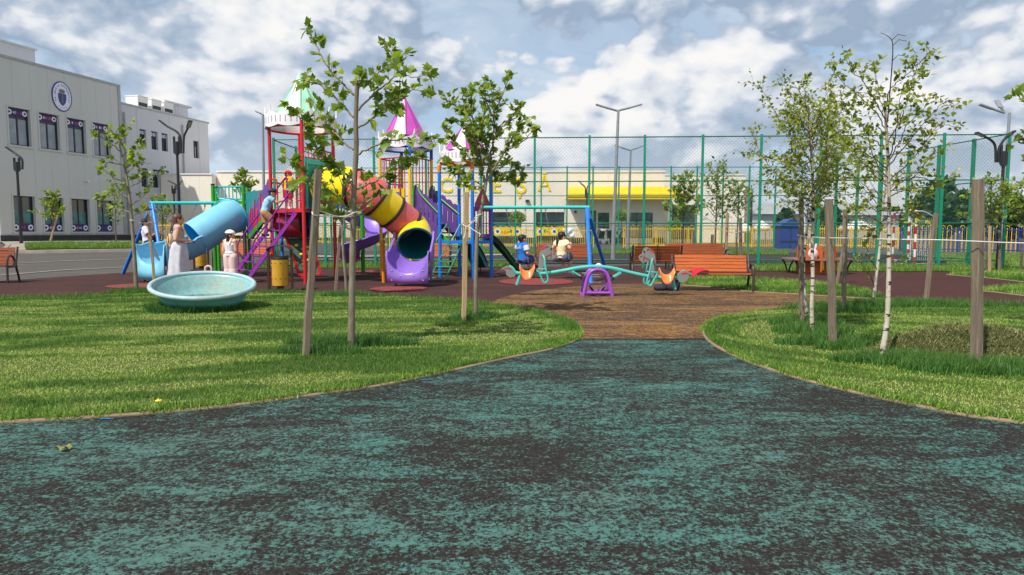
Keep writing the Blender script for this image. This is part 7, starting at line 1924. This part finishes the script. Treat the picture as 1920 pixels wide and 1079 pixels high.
def trousers(t, J, k, mat, frac=1.0, ru=.075, rk=.058, rl=.05, name='trousers', top=.035):
    m = MB(); m.ell(J['pel'], (.098*k,.080*k,.078*k), 16, 10); m.tube([J['pel'], J['pel']+V((0,0,top*J['H']))], [.092*k,.085*k], 16)
    for s in 'RL':
        h, kn, an = J['hi'+s], J['kn'+s], J['an'+s]; m.ell(h, ru*k, 12, 8)
        if frac <= .5: e = lerp(h, kn, frac*2); m.tube([h, lerp(h, e, .5), e], [ru*k, ru*k*1.0, ru*k*.97], 16)
        else:
            e = lerp(kn, an, (frac-.5)*2); m.tube([h, lerp(h, kn, .5), lerp(h, kn, .9)], [ru*k, lerp(ru, rk, .4)*k, rk*k], 16); m.ell(kn, rk*k, 12, 8); m.tube([lerp(kn, e, .05), lerp(kn, e, .35), lerp(kn, e, .7), e], [rk*k, lerp(rk, rl, .3)*k, rl*1.02*k, rl*k], 16)
    return remesh(m, name, mat, t, .011, 2)
def shoes(t, J, k, mat, name='shoe'):
    for s in 'RL':
        m = MB(); a, b = J['an'+s], J['to'+s]; d = (b-a); d2 = d.normalized(); dn = V((0,0,-1)); dn = (dn-d2*dn.dot(d2)*.6).normalized()
        base = a+dn*.022*k; m.ell(a+dn*.015*k-d2*.012*k, .031*k, 10, 8); limb(m, base, b, .030*k, .026*k); m.ell(b, .027*k, 10, 8); remesh(m, name, mat, t, .008, 1)
def cap(t, hc, hr, Rz, mat, tilt=.12, brim=1.0, bmat=None):
    m = MB(); R = Rz @ Matrix.Rotation(-tilt, 3, 'X'); rows = []; n = 20
    for j in range(8):
        a = radians(2+j*12.4); rows.append([hc+R @ V((1.09*hr*cos(a)*cos(2*pi*e/n), 1.20*hr*cos(a)*sin(2*pi*e/n), .30*hr+.98*hr*sin(a))) for e in range(n)])
    m.grid(rows, closed=True); m.add(rows[-1], [tuple(range(n))]); m.ell(hc+R @ V((0,0,1.28*hr)), .07*hr, 6, 5)
    o = m.build('cap', mat, t, smooth=60, solid=.006)
    m = MB(); rows = []
    for j in range(5):
        f = j/4; rows.append([hc+R @ V((.98*hr*cos(a)*(1-.12*f), 1.10*hr*sin(a)+f*.95*hr*sin(a)*brim, .33*hr-.12*hr*f-.14*hr*cos(a)**2*f)) for a in [radians(18+e*12) for e in range(13)]])
    m.grid(rows); m.build('brim', bmat or mat, o, smooth=60, solid=.008)
    return o
def short_hair(t, hp, hr, Rz, mat):
    m = MB(); m.ell(hp(0,-.12,.30), (1.0*hr,1.06*hr,.98*hr), 16, 12, Rz); m.ell(hp(0,-.48,-.18), (.84*hr,.62*hr,.62*hr), 14, 10, Rz); m.ell(hp(.1,.62,.78), (.55*hr,.42*hr,.28*hr), 10, 8, Rz)
    for i in range(22): a = rng.uniform(0, 2*pi); r = rng.uniform(.2, .85); m.ell(hp(r*cos(a), r*sin(a)-.1, 1.12-.45*r*r), (.22*hr,.22*hr,.14*hr), 8, 6)
    return remesh(m, 'hair', mat, t, .008, 1)
# --- woman in a long pale skirt-like outfit with a beige backpack
def c_woman(t, J, k, hr, hp, Rz):
    H = J['H']; shirt(t, J, k, stripes('striped_top', (222,228,238), (120,150,186), .045), tank=True, loose=1.05, low=.03, name='tank_top')
    m = MB(); rows = []; n = 36
    for i in range(15):
        f = i/14; z = lerp(J['wai'].z-.005*H, .075*H, f); r = lerp(.090, .152, f**.45)*k
        rows.append([V((r*1.08*cos(a)+.0, r*.95*sin(a)-.01*f, z))*1.0+V((cos(a), sin(a), 0))*(.026*f**.5*sin(a*6+1.8*sin(f*3))+.016*sin(a*11+f*4)*f) for a in [2*pi*e/n for e in range(n)]])
    m.grid(rows, closed=True); m.build('skirt', fab('pale_grey_linen', (206,208,216), .1), t, smooth=70, solid=.006)
    m = MB(); m.ell(hp(0,-.15,.26), (1.05*hr,1.10*hr,1.02*hr), 16, 12, Rz); m.ell(hp(0,-.55,-.25), (.92*hr,.66*hr,.8*hr), 14, 10, Rz)
    for i in range(26):
        x = rng.uniform(-.75, .75); y = rng.uniform(-.95, -.35); a = hp(x, y, .1); l = rng.uniform(2.2, 3.9)
        m.tube(catmull([a, hp(x*1.15, y-.25, -1.0), hp(x*1.1+rng.uniform(-.25,.25), y-.55, -1.9), hp(x+rng.uniform(-.3,.3), y-.45+rng.uniform(-.2,.2), -l-.4)], 4), [.30*hr,.12*hr], 7)
    for s in (-1, 1): m.ell(hp(s*.72,.12,.35), (.30*hr,.55*hr,.55*hr), 10, 8, Rz)
    remesh(m, 'hair', pm('chestnut_hair', (92,58,44), .5, .35, 30, bump=.5), t, .010, 1)
    M_bp = fab('beige_leatherette', (214,184,146)); c = V((0,-.175,.625*H))
    m = MB(); m.ell(c, (.125,.075,.165), 18, 14); m.box(c+V((0,.02,-.06)), (.21,.10,.18)); o = remesh(m, 'backpack', M_bp, t, .010, 4)
    m = MB(); m.ell(c+V((0,-.055,-.055)), (.085,.045,.075), 14, 10); m.build('pocket', M_bp, o); m = MB(); m.tube([c+V((.115*cos(a), -.045, .02+.135*sin(a))) for a in [radians(-30+e*12) for e in range(21)]], .006, 6); m.tube([c+V((.085*cos(a), -.085, -.05+.06*sin(a))) for a in [radians(0+e*12) for e in range(16)]], .005, 6); m.build('zip', M_iron, o)
    m = MB()
    for s in (-1, 1): m.tube(catmull([c+V((s*.06,.05,.13)), V((s*.075*k, -.03*k, J['nec'].z-.01*H)), V((s*.078*k, .065*k, .78*H)), V((s*.095*k, .05*k, .66*H)), c+V((s*.10,.05,-.10))], 5), .014, 6)
    m.build('strap', M_bp, o)
    m = MB(); q = J['waR']+V((0,.10,.0)); m.box(q, (.075,.012,.14), Matrix.Rotation(.5, 3, 'X')); m.build('phone', M_black, t); shoes(t, J, k, M_wht, 'sandal')
J = stand(1.68); H = 1.68
J.update(elR=V((.20,-.06,1.08)), waR=V((.13,.20,1.04)), elL=V((-.20,-.03,1.08)), waL=V((-.08,.21,1.05)), hupR=V((.3,.2,.9)), hupL=V((-.3,.2,.9)), look=.0)
person('woman with long wavy hair, beige backpack and long pale skirt by the blue slide', G(338, 16.2), radians(-62), J, M_skin, c_woman)
# --- girl in a white cap and pink trousers
def c_girl(t, J, k, hr, hp, Rz):
    shirt(t, J, k, fab('white_top', (240,234,238), .05), tank=True, loose=1.08, low=.035, name='sleeveless_top'); trousers(t, J, k, fab('pale_pink_trousers', (240,208,204), .08), 1.0, .080, .074, .082)
    m = MB(); m.ell(hp(0,-.12,.25), (1.03*hr,1.08*hr,.95*hr), 16, 12, Rz)
    for i in range(18): x = rng.uniform(-.8, .8); y = rng.uniform(-.95, -.2); m.tube(catmull([hp(x,y,.1), hp(x*1.05,y-.12,-.9), hp(x*1.05+rng.uniform(-.15,.15), y-.1, -1.75+rng.uniform(-.25,.3))], 4), [.26*hr,.10*hr], 7)
    remesh(m, 'hair', M_hair, t, .009, 1); cap(t, J['hea'], hr, Rz, fab('white_cap', (244,238,238), .04)); shoes(t, J, k, M_wht)
    m = MB(); q = J['waR']+V((.02,.07,-.07)); m.ell(q, (.035,.035,.05), 10, 8); m.build('toy_cup', M_lav, t)
J = stand(1.30, True)
J.update(elR=V((.16,.0,.80)), waR=V((.17,.15,.70)), elL=V((-.165,-.03,.80)), waL=V((-.185,.02,.60)), look=radians(-55))
person('girl in a white cap, white top and pale pink trousers seen from behind', G(434, 16.6), radians(-14), J, M_skin, c_girl)
# --- boy in a light blue shirt climbing the purple ladder
def c_boyb(t, J, k, hr, hp, Rz):
    shirt(t, J, k, fab('light_blue_shirt', (148,206,230), .06), .55, loose=1.2); trousers(t, J, k, fab('khaki_shorts', (176,136,92)), .46, .078, .06); short_hair(t, hp, hr, Rz, M_hair); cap(t, J['hea'], hr, Rz, fab('navy_cap', (34,44,74)), .05)
    shoes(t, J, k, fab('dark_trainer', (60,60,66), .2)); 
J = stand(1.16, True); 
J.update(pel=V((0,-.02,.585)), wai=V((0,.02,.69)), che=V((0,.075,.83)), nec=V((0,.125,.945)), hea=V((0,.175,1.055)), shR=V((.115,.11,.905)), shL=V((-.115,.10,.905)), elR=V((.15,.26,.82)), waR=V((.10,.40,.87)), elL=V((-.20,-.03,.80)), waL=V((-.17,.06,.67)),
         hiR=V((.062,-.02,.56)), hiL=V((-.062,-.03,.56)), knR=V((.075,.13,.40)), anR=V((.07,.07,.165)), toR=V((.07,.17,.125)), knL=V((-.065,.01,.30)), anL=V((-.065,-.06,.05)), toL=V((-.065,.05,.02)), look=radians(-8), hupR=V((.2,.1,1)), hupL=V((-.2,.1,1)))
bz = P(499, 442.5, 16.95)
person('boy in a light blue shirt and navy cap climbing the purple ladder', bz, radians(-68), J, M_skin, c_boyb)
# --- small boy in yellow on the platform
def c_boyy(t, J, k, hr, hp, Rz):
    shirt(t, J, k, fab('yellow_shirt', (246,182,32), .06), .5, loose=1.18); trousers(t, J, k, fab('red_shorts', (206,34,46)), .44, .082, .07); short_hair(t, hp, hr, Rz, M_hair); cap(t, J['hea'], hr, Rz, fab('red_cap', (224,30,44)), .1); shoes(t, J, k, M_wht)
J = stand(.97, True); J.update(elL=V((-.16,.02,.63)), waL=V((-.22,.12,.55)), elR=V((.15,.02,.62)), waR=V((.15,.13,.53)), look=radians(-60))
person('small boy in a yellow shirt, red shorts and red cap on the red platform', V((P(541, 391, 17.1).x, 17.1, PZ+.002)), radians(-18), J, M_skin, c_boyy)
# --- children on the swings: seat at the origin, thighs forward
def sit(H, lean=0.0):
    J = stand(H, True); h = .085*H; tilt = lambda y, z: V((0, y*cos(lean)-z*sin(lean)*1.0, h+z*cos(lean)+y*sin(lean)))
    def T(x, y, z): q = tilt(y, z); return V((x, q.y, q.z))
    J.update(pel=T(0,0,.02*H), wai=T(0,0,.115*H), che=T(0,.0,.235*H), nec=T(0,.0,.325*H), hea=T(0,.02,.415*H), shR=T(.10*H,0,.29*H), shL=T(-.10*H,0,.29*H), hiR=V((.055*H,.0,h)), hiL=V((-.055*H,.0,h)),
             knR=V((.07*H,.235*H,h+.01*H)), knL=V((-.07*H,.235*H,h+.01*H)), anR=V((.07*H,.27*H,h-.22*H)), anL=V((-.07*H,.25*H,h-.22*H)), toR=V((.075*H,.36*H,h-.255*H)), toL=V((-.075*H,.34*H,h-.255*H)))
    return J
def c_swb(t, J, k, hr, hp, Rz):
    s = shirt(t, J, k, fab('royal_blue_shirt', (20,116,206), .07), .62, loose=1.16)
    for sd in 'RL':
        m = MB(); p, e = J['sh'+sd], J['el'+sd]; m.tube([lerp(p, e, .12), lerp(p, e, .4), lerp(p, e, .66)], [.061*k,.060*k,.061*k], 16); m.ell(lerp(p, e, .12), .061*k, 12, 8); remesh(m, 'sleeve', fab('white_printed_sleeve', (220,224,236), .2), t, .010, 1)
    m = MB()
    for i, w in enumerate((.10, .13)):
        for j in range(8): x = -.5+j/7; m.box(J['che']+V((x*w, -.078*k*1.16-.006+.02*x*x, .012-i*.028)), (.011, .010, .012))
    m.build('back_print', M_wht, s)
    trousers(t, J, k, fab('patterned_blue_shorts', (70,92,160), .35), .46, .078, .062); short_hair(t, hp, hr, Rz, M_hairb); shoes(t, J, k, fab('dark_trainer', (60,60,66), .2))
J = sit(1.30, .05); J.update(elL=V((-.24,.02,.36)), waL=V((-.21,.08,.57)), elR=V((.19,-.02,.28)), waR=V((.20,.15,.24)), hupL=V((0,-1,.2)), look=radians(-10))
J.update(anR=V((.10,.48,-.06)), toR=V((.11,.60,-.09)), anL=V((-.08,.36,-.18)), toL=V((-.08,.47,-.22)))
person('boy in a blue shirt with white sleeves sitting on the left swing, one hand raised', SW1+V((0,0,.005)), radians(-44), J, M_skin, c_swb)
def c_swg(t, J, k, hr, hp, Rz):
    shirt(t, J, k, fab('cream_shirt', (240,226,180), .06), .5, loose=1.14); trousers(t, J, k, fab('grey_print_shorts', (104,108,132), .35), .48, .082, .068)
    m = MB(); m.ell(hp(0,-.12,.28), (1.04*hr,1.10*hr,1.0*hr), 16, 12, Rz); m.ell(hp(0,-.5,-.2), (.85*hr,.62*hr,.66*hr), 12, 10, Rz); m.ell(hp(0,-1.15,-.15), (.3*hr,.3*hr,.3*hr), 8, 8); m.tube(catmull([hp(0,-1.15,-.15), hp(.05,-1.45,-.9), hp(.0,-1.4,-1.9), hp(-.1,-1.3,-2.7)], 5), [.30*hr,.36*hr,.12*hr][0:1]*15+[.12*hr], 9); remesh(m, 'hair', M_hairb, t, .009, 1)
    shoes(t, J, k, fab('pale_trainer', (224,200,206), .1))
J = sit(1.34, .0); J.update(elL=V((-.25,-.03,.36)), waL=V((-.20,.13,.47)), elR=V((.25,-.03,.36)), waR=V((.20,.13,.47)), look=radians(-35), hupL=V((-.6,-.6,.1)), hupR=V((.6,-.6,.1)))
J.update(anR=V((.09,.30,-.27)), toR=V((.10,.42,-.31)), anL=V((-.07,.26,-.28)), toL=V((-.07,.38,-.33)))
person('girl with a dark ponytail and cream shirt sitting on the right swing', SW2+V((0,0,.005)), radians(-30), J, M_skin, c_swg)
def c_sww(t, J, k, hr, hp, Rz):
    shirt(t, J, k, fab('white_tshirt', (236,226,236), .05), .6, loose=1.2); trousers(t, J, k, fab('black_trousers', (36,36,40)), .95, .078, .060, .052); short_hair(t, hp, hr, Rz, M_hairb); shoes(t, J, k, M_wht)
    m = MB(); q = J['waR']+V((-.05,.10,.02)); rows = [[q+V((x*.16, .02+.04*sin(y*3+x), y*.12)) for x in (-1,-.5,0,.5,1)] for y in (-1,-.5,0,.5,1)]; m.grid(rows); m.build('straw_hat', fab('straw', (226,178,130)), t, solid=.01, smooth=60)
J = sit(1.32, .10); J.update(elR=V((.20,.10,.28)), waR=V((.12,.27,.40)), elL=V((-.20,.08,.28)), waL=V((-.12,.28,.38)), hupR=V((0,-.3,1)), hupL=V((0,-.3,1)))
person('child in a white tshirt and black trousers on the swing behind the left stake', SW3+V((0,0,.005)), radians(-72), J, M_skin2, c_sww)
